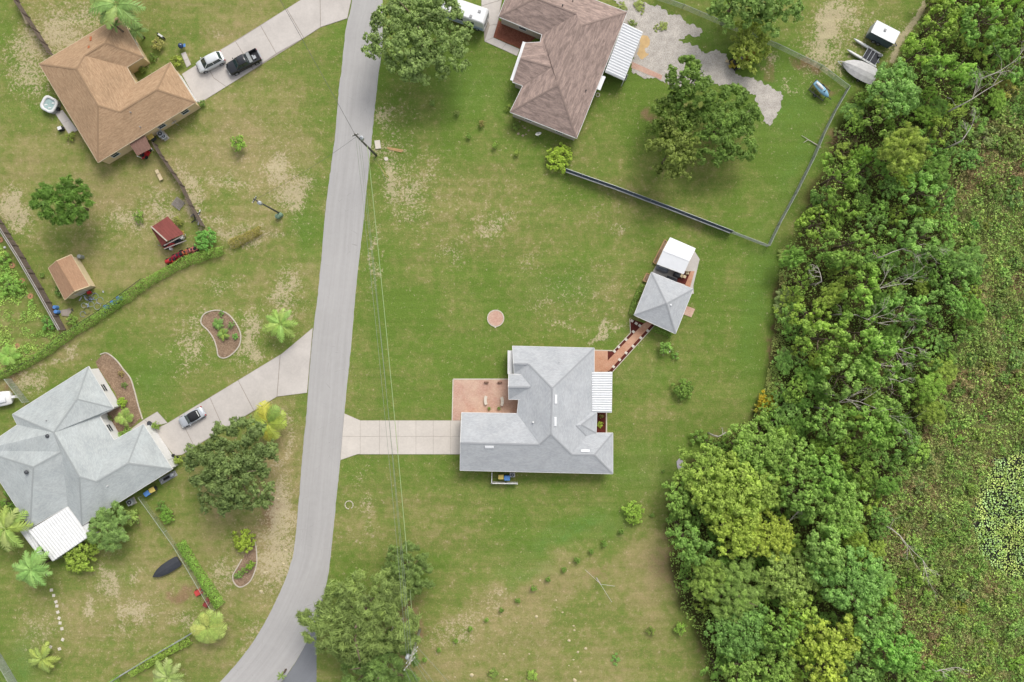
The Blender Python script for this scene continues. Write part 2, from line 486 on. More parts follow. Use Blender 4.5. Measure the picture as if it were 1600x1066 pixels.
g = NB('lawn_and_soil', 0.95, spec=0.1)
p = g.pos('world')
a_dry, a_lush, a_bare, a_sand, a_wood, a_marsh = [g.attr(k) for k in ('dry', 'lush', 'bare', 'sand', 'wood', 'marsh')]
n_big = g.noise(p, 0.16, 4, .6, .5)
n_mid = g.noise(p, 0.9, 4, .65)
n_fin = g.noise(p, 4.0, 3, .7)
n_gr = g.noise(p, 14.0, 2, .7)
n_spk = g.noise(p, 2.6, 5, .78, .6)
streak = g.noise(g.mapping(p, (0.18, 2.2, 1), (0, 0, R(82))), 1.0, 4, .6, .4)
mow = g.noise(g.mapping(p, (.05, .85, 1), (0, 0, R(96))), 1.0, 2, .5, .2)
streak2 = g.noise(g.mapping(p, (0.14, 1.6, 1), (0, 0, R(32))), 1.0, 4, .6, .4)
f1 = g.math('ADD', a_dry, g.math('MULTIPLY', g.math('SUBTRACT', n_mid, .5), 1.7))
f1 = g.math('ADD', f1, g.math('MULTIPLY', g.math('SUBTRACT', n_spk, .5), .7))
f1 = g.math('ADD', f1, g.math('MULTIPLY', g.math('SUBTRACT', n_big, .5), .8))
f1 = g.math('ADD', f1, g.math('MULTIPLY', g.math('SUBTRACT', streak, .5), .34))
f1 = g.math('ADD', f1, g.math('MULTIPLY', g.math('SUBTRACT', streak2, .5), .36))
c = g.mix(g.ramp(f1, -.05, 0.62), D(116, 142, 60), D(146, 151, 84))
c = g.mix(g.ramp(f1, 0.5, 1.2), c, D(178, 163, 114))
c = g.mix(g.math('MULTIPLY', a_lush, g.ramp(n_mid, .3, .6), clamp=True), c, D(110, 152, 70))
c = g.mix(g.math('MULTIPLY', g.ramp(g.math('ADD', a_bare, g.math('MULTIPLY', g.math('SUBTRACT', n_mid, .5), .9)), .35, .85), .8), c, D(160, 128, 100))
# sandy scuffs: crumbly, thresholded by fine noise
sp = g.math('ADD', g.math('MULTIPLY', n_spk, .80), g.math('MULTIPLY', n_mid, .20))
sp = g.math('ADD', sp, g.math('MULTIPLY', a_sand, .30))
c = g.mix(g.math('MULTIPLY', g.ramp(sp, .595, .675), .85), c, D(212, 196, 160))
# leaf litter under the wood, marsh bed beyond it
c = g.mix(a_wood, c, g.mix(n_fin, D(70, 78, 38), D(96, 86, 54)))
mcol = g.mix(g.ramp(n_mid, .35, .65), D(130, 140, 76), D(152, 144, 100))
mcol = g.mix(g.ramp(n_fin, .45, .7), mcol, D(112, 122, 62))
mcol = g.mix(g.ramp(n_big, .55, .7), mcol, D(154, 126, 94))
c = g.mix(a_marsh, c, mcol)
val = g.math('ADD', g.ramp(n_gr, .25, .75, .76, 1.24), g.ramp(n_fin, .3, .7, -.13, .13))
val = g.math('ADD', val, g.ramp(mow, .35, .65, -.06, .06))
c = g.scale_col(c, val)
g.color(c)
g.bump(g.math('ADD', n_gr, n_fin), 0.12, 0.7)
me.materials.append(g.m)
gr = link('ground', me); gr['kind'] = 'structure'

# ------------------------------------------------------------------ materials for surfaces
def concrete(name, col, stain=0.10, joints=None):
    n = NB(name, 0.85)
    p = n.pos('world')
    a = n.noise(p, 0.35, 4, .6, .6); b = n.noise(p, 3.0, 4, .7); d = n.noise(p, 22, 2)
    f = n.math('ADD', n.ramp(a, .3, .7, 1 - stain, 1 + stain * .6), n.ramp(b, .3, .7, -.05, .05))
    f = n.math('ADD', f, n.ramp(d, .3, .7, -.04, .04))
    cc = n.scale_col(col, f)
    n.bump(d, .01, .3)
    return n.color(cc)
def asphalt(name, col, dark):
    n = NB(name, 0.9, spec=.2)
    uv = n.N.new('ShaderNodeUVMap').outputs[0]
    p = n.pos('world')
    st = n.noise(n.mapping(uv, (.05, 1.6, 1)), 1.0, 4, .65, .3)       # long wear marks along the lane
    a = n.noise(p, 0.12, 4, .6); b = n.noise(p, 1.2, 4, .7); d = n.noise(p, 26, 2, .8)
    f = n.math('ADD', n.ramp(st, .3, .7, .93, 1.06), n.ramp(a, .3, .7, -.05, .05))
    f = n.math('ADD', f, n.ramp(b, .3, .75, -.03, .03)); f = n.math('ADD', f, n.ramp(d, .25, .75, -.07, .07))
    cc = n.scale_col(col, f)
    cr = n.N.new('ShaderNodeTexVoronoi'); cr.feature = 'DISTANCE_TO_EDGE'; cr.inputs['Scale'].default_value = .22
    n.link(n.mapping(p, (1, 1, 1)), cr.inputs['Vector'])
    ck = n.math('MULTIPLY', n.ramp(cr.outputs[0], 0.0, .006, 1, 0), n.ramp(b, .5, .6))
    cc = n.mix(n.math('MULTIPLY', ck, .45), cc, dark)
    n.bump(d, .01, .5)
    return n.color(cc)
M_road = asphalt('worn_asphalt', D(190, 187, 184), D(120, 118, 116))
M_road2 = asphalt('dark_asphalt', D(140, 142, 146), D(100, 100, 104))
M_conc = concrete('driveway_concrete', D(214, 206, 198), .10)
M_conc_main = concrete('clean_driveway_concrete', D(224, 215, 204), .08)
M_joint = concrete('joint_filler', D(176, 166, 154), .15)
M_edge = flat('edging_concrete', D(226, 214, 196), .8, var=.08)
M_stone = flat('pale_stone', D(232, 222, 206), .8, var=.10, scale=4)
def pavers(name, c1, c2, c3, size=(.22, .11), rot=0.0):
    n = NB(name, .85)
    p = n.pos('world')
    m = n.mapping(p, (1, 1, 1), (0, 0, rot))
    br = n.N.new('ShaderNodeTexBrick')
    br.inputs['Scale'].default_value = 1.0
    br.inputs['Brick Width'].default_value = size[0]; br.inputs['Row Height'].default_value = size[1]
    br.inputs['Mortar Size'].default_value = .006
    br.inputs['Color1'].default_value = c1; br.inputs['Color2'].default_value = c2
    br.inputs['Mortar'].default_value = tuple(x * .7 for x in c2[:3]) + (1,)
    n.link(m, br.inputs['Vector'])
    a = n.noise(p, .45, 4, .6, .6); b = n.noise(p, 5, 2)
    cc = n.mix(n.ramp(a, .4, .75), br.outputs['Color'], c3)
    cc = n.scale_col(cc, n.ramp(b, .3, .7, .92, 1.08))
    n.bump(br.outputs['Fac'], .006, .5)
    return n.color(cc)
M_pav = pavers('salmon_pavers', D(222, 182, 164), D(208, 164, 142), D(226, 196, 172))
M_pav2 = pavers('terracotta_pavers', D(216, 164, 134), D(204, 148, 116), D(222, 178, 148), rot=R(45))
def mulch(name, c1, c2, sc=9):
    n = NB(name, .95, spec=.1); p = n.pos('world')
    a = n.noise(p, sc, 5, .85); b = n.noise(p, .8, 3)
    cc = n.mix(n.ramp(a, .38, .62), c1, c2)
    n.bump(a, .06, .8)
    return n.color(n.scale_col(cc, n.ramp(b, .3, .7, .85, 1.15)))
M_redmulch = mulch('dark_red_mulch', D(78, 40, 38), D(124, 62, 52))
M_mulch = mulch('brown_mulch', D(128, 104, 84), D(182, 156, 130), 5)
M_redsoil = mulch('brick_red_chips', D(128, 76, 62), D(166, 110, 88), 6)
M_gravel = mulch('crushed_shell_gravel', D(176, 168, 158), D(226, 218, 208), 7.0)

def ribbon(name, left, right, mat, z):
    """road strip between two edge lines, ragged where the asphalt crumbles, with a real thickness"""
    def resamp(pts, n):
        pts = smooth_open([Vector((a[0], a[1])) for a in pts], 6)
        L = [0]
        for i in range(1, len(pts)): L.append(L[-1] + (pts[i] - pts[i - 1]).length)
        out = []
        for k in range(n):
            t = L[-1] * k / (n - 1); i = 1
            while i < len(L) - 1 and L[i] < t: i += 1
            f_ = (t - L[i - 1]) / max(1e-6, L[i] - L[i - 1])
            out.append(pts[i - 1].lerp(pts[i], f_))
        return out
    n = 260
    A, B_ = resamp([P(*q) for q in left], n), resamp([P(*q) for q in right], n)
    rg = random.Random(5)
    W = 7
    vs, uvs, L = [], [], 0
    for i in range(n):
        a, b = A[i], B_[i]
        if i: L += ((a + b) / 2 - (A[i - 1] + B_[i - 1]) / 2).length
        d = (b - a).normalized()
        a = a + d * rg.gauss(0, .022); b = b + d * rg.gauss(0, .022)
        row = [(a.x - d.x * .06, a.y - d.y * .06, 0.0)]
        for k in range(W):
            q = a.lerp(b, k / (W - 1)); row.append((q.x, q.y, z + .05 * (1 - (2 * k / (W - 1) - 1) ** 2)))
        row.append((b.x + d.x * .06, b.y + d.y * .06, 0.0))
        vs += row; wd = (b - a).length
        uvs += [(L, wd * max(0, min(1, (k - 1) / (W - 1)))) for k in range(W + 2)]
    K = W + 2; fs = []
    for i in range(n - 1):
        for k in range(K - 1):
            fs.append((i * K + k, i * K + k + 1, (i + 1) * K + k + 1, (i + 1) * K + k))
    me = bpy.data.meshes.new(name); me.from_pydata(vs, [], fs); me.materials.append(mat)
    ul = me.uv_layers.new(name='UVMap')
    for lp in me.loops: ul.data[lp.index].uv = uvs[lp.vertex_index]
    me.update()
    if sum(pg.normal.z for pg in me.polygons) < 0: me.flip_normals()
    o = link(name, me); o['kind'] = 'structure'
    return o
ribbon('road',
       [(575, -260), (560, -100), (551, 0), (541, 45), (534, 110), (530, 140), (524, 213), (515, 280), (508, 340), (503, 400), (496, 470), (490, 515), (484, 580), (480, 640), (474, 700), (469, 760), (461, 850), (452, 890), (438, 925), (420, 962), (398, 1000), (371, 1036), (340, 1070), (290, 1115), (190, 1190)],
       [(618, -260), (603, -100), (597, 0), (597, 70), (591, 115), (584, 180), (577, 250), (572, 300), (567, 350), (561, 400), (557, 440), (554, 470), (549, 530), (542, 600), (538, 640), (533, 700), (529, 740), (523, 800), (517, 860), (511, 905), (501, 945), (489, 980), (470, 1020), (440, 1064), (390, 1120), (290, 1210)],
       M_road, 0.03)
ribbon('side_road', [(505, 928), (488, 985), (462, 1036), (436, 1075), (430, 1120), (430, 1200), (430, 1300)],
       [(506, 930), (497, 965), (494, 1000), (494, 1040), (494, 1075), (494, 1120), (494, 1300)], M_road2, 0.012)

def slabs(name, base_poly, slab_polys, mat, gap=.035, zt=.07, joint=M_joint, pname='slab'):
    m = MB(); m.prism([p_.xy for p_ in pix(base_poly)], -.05, zt - .025)
    root = struct(name, m, joint)
    for sp_ in slab_polys:
        m = MB(); q = inset([p_.xy for p_ in pix(sp_)], gap)
        m.prism(q, 0.0, zt + random.uniform(-.004, .004))
        part(pname, m, mat, root)
    return root
# main driveway: two rows of slabs and the flared apron
cols = [563, 593, 622, 650, 677, 704, 721]
sl = [[(538, 646), (563, 657), (563, 682), (535, 682)], [(535, 682), (563, 682), (563, 709), (558, 710), (532, 719)]]
for a, b in zip(cols[:-1], cols[1:]):
    sl.append([(a, 657), (b, 657), (b, 682), (a, 682)]); sl.append([(a, 682), (b, 682), (b, 710), (a, 710)])
slabs('driveway', [(538, 646), (563, 657), (721, 657), (721, 710), (558, 710), (532, 719)], sl, M_conc_main, .022)
# neighbour's driveway (top left)
slabs('driveway', [(284, 116), (470, 0), (560, -60), (556, -40), (549, 0), (543, 29), (501, 43), (475, 60), (310, 163)],
      [[(284, 116), (319, 94), (334, 122), (354, 136), (310, 163)], [(319, 94), (341, 80), (368, 65), (396, 109), (354, 136), (334, 122)],
       [(368, 65), (407, 40), (432, 84), (396, 109)], [(407, 40), (448, 14), (475, 60), (432, 84)],
       [(448, 14), (500, -19), (501, 43), (475, 60)], [(500, -19), (560, -60), (549, 0), (543, 29), (501, 43)]], M_conc, .05)
# neighbour's driveway (west, grey house)
slabs('driveway', [(489, 512), (440, 553), (262, 661), (240, 672), (272, 712), (284, 711), (433, 620), (480, 614)],
      [[(489, 512), (440, 553), (438, 555), (433, 620), (480, 614)], [(438, 554), (372, 594), (397, 642), (433, 620)],
       [(372, 594), (328, 621), (350, 671), (397, 642)], [(328, 621), (280, 650), (304, 698), (350, 671)],
       [(280, 650), (262, 661), (240, 672), (272, 712), (284, 711), (304, 698)]], M_conc, .05)
# walk to the grey house's door
slabs('walkway', [(246, 643), (226, 655), (180, 688), (186, 697), (230, 668), (262, 661)],
      [[(246, 643), (226, 655), (238, 668), (262, 661)], [(226, 655), (204, 671), (213, 681), (238, 668)], [(204, 671), (180, 688), (186, 697), (213, 681)]], M_conc, .04)
# small walk at the brown house's front
slabs('walkway', [(283, 84), (290, 81), (299, 101), (292, 106)], [[(283, 84), (290, 81), (295, 92), (288, 95)], [(288, 95), (295, 92), (299, 101), (292, 106)]], M_conc, .03)
slabs('hot_tub_pad', [(85, 176), (98, 172), (122, 204), (108, 210)], [[(85, 176), (98, 172), (110, 188), (97, 193)], [(97, 193), (110, 188), (122, 204), (108, 210)]], M_conc, .02)
# concrete walk and pad at the mauve-roofed house
slabs('walkway', [(752, -30), (790, -30), (779, 32), (771, 59), (812, 77), (808, 88), (757, 65)],
      [[(752, -30), (790, -30), (784, 0), (752, 10)], [(752, 10), (784, 0), (777, 38), (765, 40)], [(765, 40), (777, 38), (771, 59), (757, 65)], [(757, 65), (771, 59), (791, 68), (784, 77)], [(791, 68), (812, 77), (808, 88), (784, 77)]], M_conc, .03)

def bed(name, pts, mat, z=.05, step=.5, amp=.05, closed=True, sm=False):
    poly = [p_.xy for p_ in pix(pts)]
    if sm: poly = smooth_closed(poly)
    poly = feathered(poly, .15, amp * 1.8, len(pts)) if amp >= .14 else ragged(poly, step, amp, len(pts))
    m = MB(); m.prism(poly, -.05, z)
    return struct(name, m, mat)
def kerb(parent, pts, wd=.16, ht=.12, mat=None, name='border_edging', closed=False):
    """low cast edging following a curve, in ten-pixel lengths"""
    q = [p_.xy for p_ in pix(pts)]
    q = smooth_closed(q, 5) if closed else smooth_open([Vector((a.x, a.y)) for a in q], 5)
    if closed: q.append(q[0])
    m = MB()
    for a, b in zip(q[:-1], q[1:]):
        d = (b - a).normalized() * .02
        m.beam((a.x - d.x, a.y - d.y, ht / 2), (b.x + d.x, b.y + d.y, ht / 2), wd, ht)
    return part(name, m, mat or M_edge, parent)
# pond with lily pads
pond = [(1600, 700), (1575, 712), (1552, 716), (1543, 745), (1530, 760), (1524, 790), (1518, 822), (1528, 860), (1545, 880), (1575, 900), (1610, 910), (1680, 915), (1740, 860), (1750, 760), (1690, 700)]
wm = NB('dark_pond_water', .08, spec=.5)
wm.color(D(34, 28, 18)); wm.bump(wm.noise(wm.pos(), 3, 3), .01, .2)
m = MB(); m.prism(feathered([p_.xy for p_ in pix(pond)], .2, .5, 4), -.05, .02)
struct('pond_water', m, wm.m)
# gravel yard
bed('gravel_drive', [(940, -40), (985, -30), (1000, 0), (1030, 12), (1060, 27), (1082, 38), (1095, 48), (1093, 57), (1075, 56), (1070, 64), (1060, 62), (1075, 68), (1095, 78), (1105, 82), (1120, 81), (1137, 84), (1137, 100), (1150, 114),
                     (1165, 119), (1180, 126), (1205, 138), (1220, 142), (1224, 150), (1218, 165), (1216, 180), (1205, 193), (1192, 190), (1188, 170), (1180, 150), (1150, 135), (1120, 130), (1080, 134), (1050, 135), (1030, 126), (1010, 122), (990, 112), (985, 60), (975, 30)],
    M_gravel, .035, .35, .22)
bed('sand_patch', [(1002, 58), (1010, 56), (1016, 64), (1013, 72), (1006, 76), (1014, 84), (1010, 91), (1001, 92), (996, 84), (999, 72)], flat('orange_sand', D(222, 188, 136), .95, var=.1), .045, .35, .14)
bed('brick_apron', [(988, 97), (1035, 118), (1033, 125), (986, 106)], M_pav, .055, 1, .01)
bed('flower_bed', [(779, 32), (842, 56), (814, 77), (771, 58)], M_redsoil, .06, 1, .02)
# salmon patio
b = bed('patio', [(709, 593), (795, 593), (812, 594), (812, 626), (812, 646), (720, 646), (720, 657), (707, 657)], M_pav, .075, 3, 0)
m = MB()
for a_, c_ in (((708.2, 592.5), (798, 592.5)), ((708, 593), (706.6, 657))):
    m.beam(P(*a_) + Vector((0, 0, .045)), P(*c_) + Vector((0, 0, .045)), .16, .09)
part('border_edging', m, M_edge, b)
# back patio, diagonal walk to the pavilion and its mulch strips
b = bed('back_patio', [(926, 547.5), (949.5, 547.5), (949.5, 581), (926, 581)], M_pav2, .075, 3, 0)
m = MB()
m.beam(P(926, 547.2) + Vector((0, 0, .045)), P(957, 548) + Vector((0, 0, .045)), .14, .09)
part('border_edging', m, M_edge, b)
walk = bed('garden_walk', [(949, 564), (949, 577), (951, 580), (1019, 506), (1012, 502), (1004, 507)], M_pav2, .08, 3, 0)
m2 = MB()
m2.prism([q.xy for q in pix([(949.5, 549), (958, 549), (985, 521), (984, 498), (1006, 505), (949.5, 566)])], -.02, .045)
m2.prism([q.xy for q in pix([(948.5, 581.5), (956, 581.5), (1022, 508), (1016, 506)])], -.02, .045)
struct('mulch_strip', m2, M_redmulch)
m = MB()
for a_, c_ in (((958.5, 548.2), (985, 520.5)), ((985, 521), (984, 498)), ((957, 581), (1023, 508.5))):
    m.beam(P(*a_) + Vector((0, 0, .05)), P(*c_) + Vector((0, 0, .05)), .1, .1)
part('border_edging', m, M_edge, walk)
for sx, sy in [(960, 549), (966.5, 542), (978, 530.5), (989.5, 518.5), (958.5, 573), (968, 562), (978, 551.5), (989, 541), (1001, 528), (1012, 517), (987.5, 501.5), (994, 505.5), (999.5, 509)]:
    m = MB(); q = P(sx, sy); m.box((q.x, q.y, .055), (.46, .40, .11), R(-38 + random.uniform(-8, 8)), .92)
    part('edging_stone', m, M_stone, walk)
# planted beds
b = bed('flower_bed', [(932, 644), (946, 644), (946, 678), (932, 678)], M_redmulch, .05, 1, .02)
m = MB(); m.beam(P(947.5, 644) + Vector((0, 0, .07)), P(947.5, 677) + Vector((0, 0, .07)), .18, .14); part('border_edging', m, M_edge, b)
b = bed('flower_bed', [(150, 566), (160, 555), (170, 552), (181, 562), (193, 577), (204, 592), (211, 612), (217, 635), (222, 652), (200, 672), (180, 690), (165, 668), (158, 650), (182, 632), (182, 616), (157, 580)], M_mulch, .05, .6, .05)
kerb(b, [(157, 554), (165, 551.5), (173, 555), (184, 565), (193, 577), (204, 591), (210, 609), (216, 632), (223, 655)])
b = bed('flower_bed', [(318, 493), (330, 487), (345, 486), (358, 494), (370, 510), (376, 525), (373, 540), (362, 553), (351, 559), (343, 556), (339, 545), (334, 528), (325, 515), (315, 504)], M_mulch, .05, .6, .04)
kerb(b, [(318, 492), (330, 486), (345, 485.5), (359, 493), (371, 509), (376.5, 525), (373.5, 541), (362, 554), (350.5, 559.5), (341.5, 556), (339, 544), (334, 529), (325, 516), (314.5, 505)], closed=True)
b = bed('flower_bed', [(397, 838), (401, 860), (400, 885), (393, 905), (384, 914), (372, 917), (365, 908), (368, 893), (378, 878), (385, 862)], M_mulch, .05, .6, .04)
kerb(b, [(392, 838), (399, 848), (401.5, 870), (400, 887), (393, 905), (384, 914), (374, 917), (366, 910), (364, 899), (370, 888), (378, 874)])
# round paver disc in the lawn
m = MB(); q = P(774.5, 497.5); m.cyl((q.x, q.y, .05), 1.18, .12, 40)
disc = struct('paver_circle', m, M_pav)
m = MB()
for k in range(36):
    a1, a2 = 2 * PI * k / 36 + .01, 2 * PI * (k + 1) / 36 - .01
    m.prism([(q.x + r_ * math.cos(a_), q.y + r_ * math.sin(a_)) for r_, a_ in ((1.19, a1), (1.19, a2), (1.34, a2), (1.34, a1))], 0, .13)
part('border_edging', m, M_edge, disc)
m = MB(); m.box((q.x - .05, q.y - 1.42, .05), (.22, .18, .1)); part('edging_stone', m, M_stone, disc)
# ------------------------------------------------------------------ vegetation
def leaf_mat(name, base=None, transl=.42):
    n = NB(name, .55, spec=.25)
    oi = n.N.new('ShaderNodeObjectInfo')
    t = n.attr('tone')
    cc = n.scale_col(oi.outputs['Color'] if base is None else base, n.ramp(t, 0, 1, .40, 1.60))
    cc = n.mix(n.ramp(t, .62, 1.0, 0, .35), cc, n.mix(.5, cc, D(190, 185, 70)))
    n.color(cc)
    tr = n.N.new('ShaderNodeBsdfTranslucent'); n.link(cc, tr.inputs[0])
    mx = n.N.new('ShaderNodeMixShader'); mx.inputs[0].default_value = transl
    out = n.N['Material Output']
    n.link(n.b.outputs[0], mx.inputs[1]); n.link(tr.outputs[0], mx.inputs[2]); n.link(mx.outputs[0], out.inputs[0])
    return n.m
M_leaf = leaf_mat('foliage')
M_bark = flat('bark', D(120, 104, 88), .9, var=.25, scale=6, mode='object')
M_palebark = flat('bleached_bark', D(205, 196, 184), .8, var=.15, scale=5, mode='object')

def quads_mesh(name, C, Nn, L, Wd, tone, rs, mat):
    """leaf quads: centres C, normals Nn, lengths L, widths Wd"""
    n = len(C)
    t = rs.normal(size=(n, 3)); t -= (t * Nn).sum(1)[:, None] * Nn
    t /= np.linalg.norm(t, axis=1)[:, None] + 1e-9
    b = np.cross(Nn, t)
    a = t * L[:, None] / 2; c = b * Wd[:, None] / 2
    V = np.stack([C - a, C + c * 1.0 - a * .1, C + a, C - c * 1.0 - a * .1], 1).reshape(-1, 3)
    F = np.arange(4 * n).reshape(-1, 4)
    me = bpy.data.meshes.new(name); fast_mesh(me, V, F)
    at = me.attributes.new('tone', 'FLOAT', 'POINT')
    at.data.foreach_set('value', np.repeat(np.clip(tone, 0, 1), 4).astype(np.float32))
    me.materials.append(mat)
    return me
def unit(v): return v / (np.linalg.norm(v, axis=1)[:, None] + 1e-9)

def crown_mesh(name, Rr, hz, nl, nc, nlf, leaf, seed, lobe=(.22, .36), style='broad', tv=.16, fill=1.0, aspect=.55, mat=None, even=False):
    rs = np.random.RandomState(seed)
    ph = rs.rand(4) * 6.28
    th = rs.rand(nl) * 2 * PI
    out = 1 + .16 * np.sin(2 * th + ph[0]) + .13 * np.sin(3 * th + ph[1]) + .10 * np.sin(5 * th + ph[2])
    dd = np.sqrt(rs.rand(nl)) ** .85 * .80 * fill
    if even:
        k_ = np.arange(nl); th = k_ * 2.39996 + rs.normal(0, .25, nl) + ph[3]; dd = np.sqrt((k_ + .5) / nl) * .86 * fill + rs.normal(0, .03, nl); dd = np.clip(dd, 0, 1.0)
        out = 1 + .10 * np.sin(2 * th + ph[0]) + .07 * np.sin(3 * th + ph[1]) + .07 * np.sin(5 * th + ph[2]) + rs.normal(0, .03, nl)
    lr = Rr * rs.uniform(lobe[0], lobe[1], nl) * (1 - .25 * dd)
    LC = np.stack([Rr * dd * out * np.cos(th), Rr * dd * out * np.sin(th), hz * (np.sqrt(np.clip(1 - dd ** 2, 0, 1)) * rs.uniform(.55, 1.0, nl)) * .8], 1)
    ltone = rs.normal(.5, tv * .6, nl)
    d = unit(rs.normal(size=(nl * nc, 3)) + np.array([0, 0, .55])); d[:, 2] = np.where(d[:, 2] < -.35, -d[:, 2], d[:, 2])
    li = np.repeat(np.arange(nl), nc)
    CC = LC[li] + d * (lr[li] * rs.uniform(.55, 1.05, nl * nc))[:, None] * np.array([1, 1, .85])
    ctone = ltone[li] + rs.normal(0, tv * .5, nl * nc)
    cr = lr[li] * rs.uniform(.26, .46, nl * nc)
    ci = np.repeat(np.arange(nl * nc), nlf)
    n = len(ci)
    off = unit(rs.normal(size=(n, 3))) * (rs.rand(n)[:, None] ** .45) * np.array([1.05, 1.05, .8])
    C = CC[ci] + off * cr[ci][:, None]
    Nn = unit(.55 * d[ci] + .9 * unit(off) + np.array([0, 0, .3]) + .38 * rs.normal(size=(n, 3)))
    L = leaf * rs.uniform(.6, 1.35, n); Wd = L * aspect
    tone = ctone[ci] + rs.normal(0, .10, n)
    if style == 'feather':
        Wd = L * .22; L = L * 1.9
        C[:, 2] -= .1 * rs.rand(n)
    return quads_mesh(name, C, Nn, L, Wd, tone, rs, mat or M_leaf)

def trunk_mesh(name, h, r, seed, spread=2.0, nb=6, mat=None):
    rg = random.Random(seed); m = MB()
    top = Vector((rg.uniform(-.2, .2), rg.uniform(-.2, .2), h))
    m.tube([(0, 0, -.1), (rg.uniform(-.1, .1), rg.uniform(-.1, .1), h * .35), top * .7, top], [r * 1.25, r, r * .7, r * .25], 8)
    for k in range(nb):
        a = 2 * PI * k / nb + rg.uniform(-.4, .4); z0 = h * rg.uniform(.35, .7)
        s1 = Vector((math.cos(a) * spread * .5, math.sin(a) * spread * .5, z0 + h * .18))
        s2 = Vector((math.cos(a + .3) * spread, math.sin(a + .3) * spread, z0 + h * rg.uniform(.2, .38)))
        m.tube([(top.x * .5, top.y * .5, z0), s1, s2], [r * .45, r * .3, r * .1], 5)
    return m.mesh(name, mat or M_bark, True)

# crown variants, real size (metres), shared between the trees
BIG = [crown_mesh('crown', 6.0, 3.6, 64, 12, 22, .36, 100 + i, (.15, .23), fill=1.06, even=True) for i in range(3)]
BIGOAK = [crown_mesh('crown', 6.0, 3.4, 130, 11, 25, .30, 150 + i, (.12, .19), tv=.15, fill=1.08, even=True) for i in range(2)]
MED = [crown_mesh('crown', 3.0, 2.4, 26, 10, 22, .30, 200 + i, (.2, .33), even=True) for i in range(5)]
MEDD = [crown_mesh('crown', 3.0, 2.2, 44, 9, 16, .25, 240 + i, (.13, .22), tv=.2, even=True) for i in range(3)]
SML = [crown_mesh('crown', 1.2, 1.1, 14, 9, 18, .17, 300 + i, (.24, .38), even=i > 1) for i in range(4)]
FEA = [crown_mesh('crown', 5.5, 3.2, 130, 10, 18, .40, 400 + i, (.09, .17), style='feather', tv=.18, fill=1.06, even=True) for i in range(2)]
FEM = [crown_mesh('crown', 3.0, 2.4, 60, 9, 18, .30, 440 + i, (.12, .22), style='feather', tv=.18, even=True) for i in range(2)]
BALL = [crown_mesh('foliage', .55, .6, 10, 7, 12, .12, 500 + i, (.45, .6), fill=.6) for i in range(2)]
ROUND = [crown_mesh('crown', 2.0, 2.0, 64, 8, 18, .19, 520 + i, (.15, .21), tv=.16, even=True, fill=1.05) for i in range(2)]
SCR = [crown_mesh('crown', 3.0, 2.7, 24, 9, 19, .30, 600 + i, (.13, .31), fill=1.12, tv=.24) for i in range(7)]
TR_BIG = [trunk_mesh('trunk', 6.5, .38, i, 3.6, 8) for i in range(2)]
TR_MED = [trunk_mesh('trunk', 4.2, .16, 10 + i, 1.7, 6) for i in range(2)]
TR_SML = [trunk_mesh('trunk', 1.5, .06, 20 + i, .6, 5) for i in range(2)]
KIND = {'scrub': (SCR, 3.0, TR_MED, 2.0, 5.0),  # crown meshes, nominal radius, trunks, crown base height, total height
    'big': (BIG, 6.0, TR_BIG, 4.0, 8.0), 'oak': (BIGOAK, 6.0, TR_BIG, 3.8, 7.6), 'med': (MED, 3.0, TR_MED, 2.6, 5.2), 'loose': (MEDD, 3.0, TR_MED, 2.4, 5.0),
    'small': (SML, 1.2, TR_SML, .7, 1.9), 'feather': (FEA, 5.5, TR_BIG, 3.6, 7.2), 'wisp': (FEM, 3.0, TR_MED, 2.6, 5.2), 'round': (ROUND, 2.0, TR_SML, .5, 2.6)}
def tree(px, py, rpx, kind, col, label, name='tree', cat='tree', group=None, hs=1.0, var=None, trunk=True, sq=1.0, rot=None):
    crowns, r0, trunks, hb, ht = KIND[kind]
    rpx *= 1.13
    s = rpx * .1 / r0 * (1 - .7 * ht * (rpx * .1 / r0) * hs / H)
    zc = ht * s * hs * .72
    q = P(px, py, zc)
    rz = random.uniform(0, 2 * PI) if rot is None else rot
    root = thing(name, label, cat, (q.x, q.y, 0), rz, group, (s, s * sq, s * hs))
    c_ = link('crown', crowns[(var if var is not None else random.randrange(99)) % len(crowns)], root)
    c_.location = (0, 0, hb)
    c_.color = col
    if trunk:
        link('trunk', random.choice(trunks), root)
    return root
def shrub(px, py, rpx, col, label, name='shrub', cat='shrub', group=None, kind='small', hs=1.0, sq=1.0, rot=None):
    if kind == 'ball':
        s = rpx * .1 / .55; q = P(px, py, .5 * s * hs)
        root = thing(name, label, cat, (q.x, q.y, 0), random.uniform(0, 6), group, (s, s * sq, s * hs))
        c_ = link('foliage', random.choice(BALL), root); c_.location = (0, 0, .12); c_.color = col
        link('stem', TR_SML[0], root).scale = (.5, .5, .35)
        return root
    r_ = {'small': 1.2, 'round': 2.0}[kind]
    s = rpx * .1 / r_; q = P(px, py, r_ * s * hs)
    root = thing(name, label, cat, (q.x, q.y, 0), random.uniform(0, 6) if rot is None else rot, group, (s, s * sq, s * hs))
    c_ = link('foliage', random.choice(SML if kind == 'small' else ROUND), root); c_.location = (0, 0, r_ * .12); c_.color = col
    st = link('stem', TR_SML[random.randrange(2)], root)
    return root

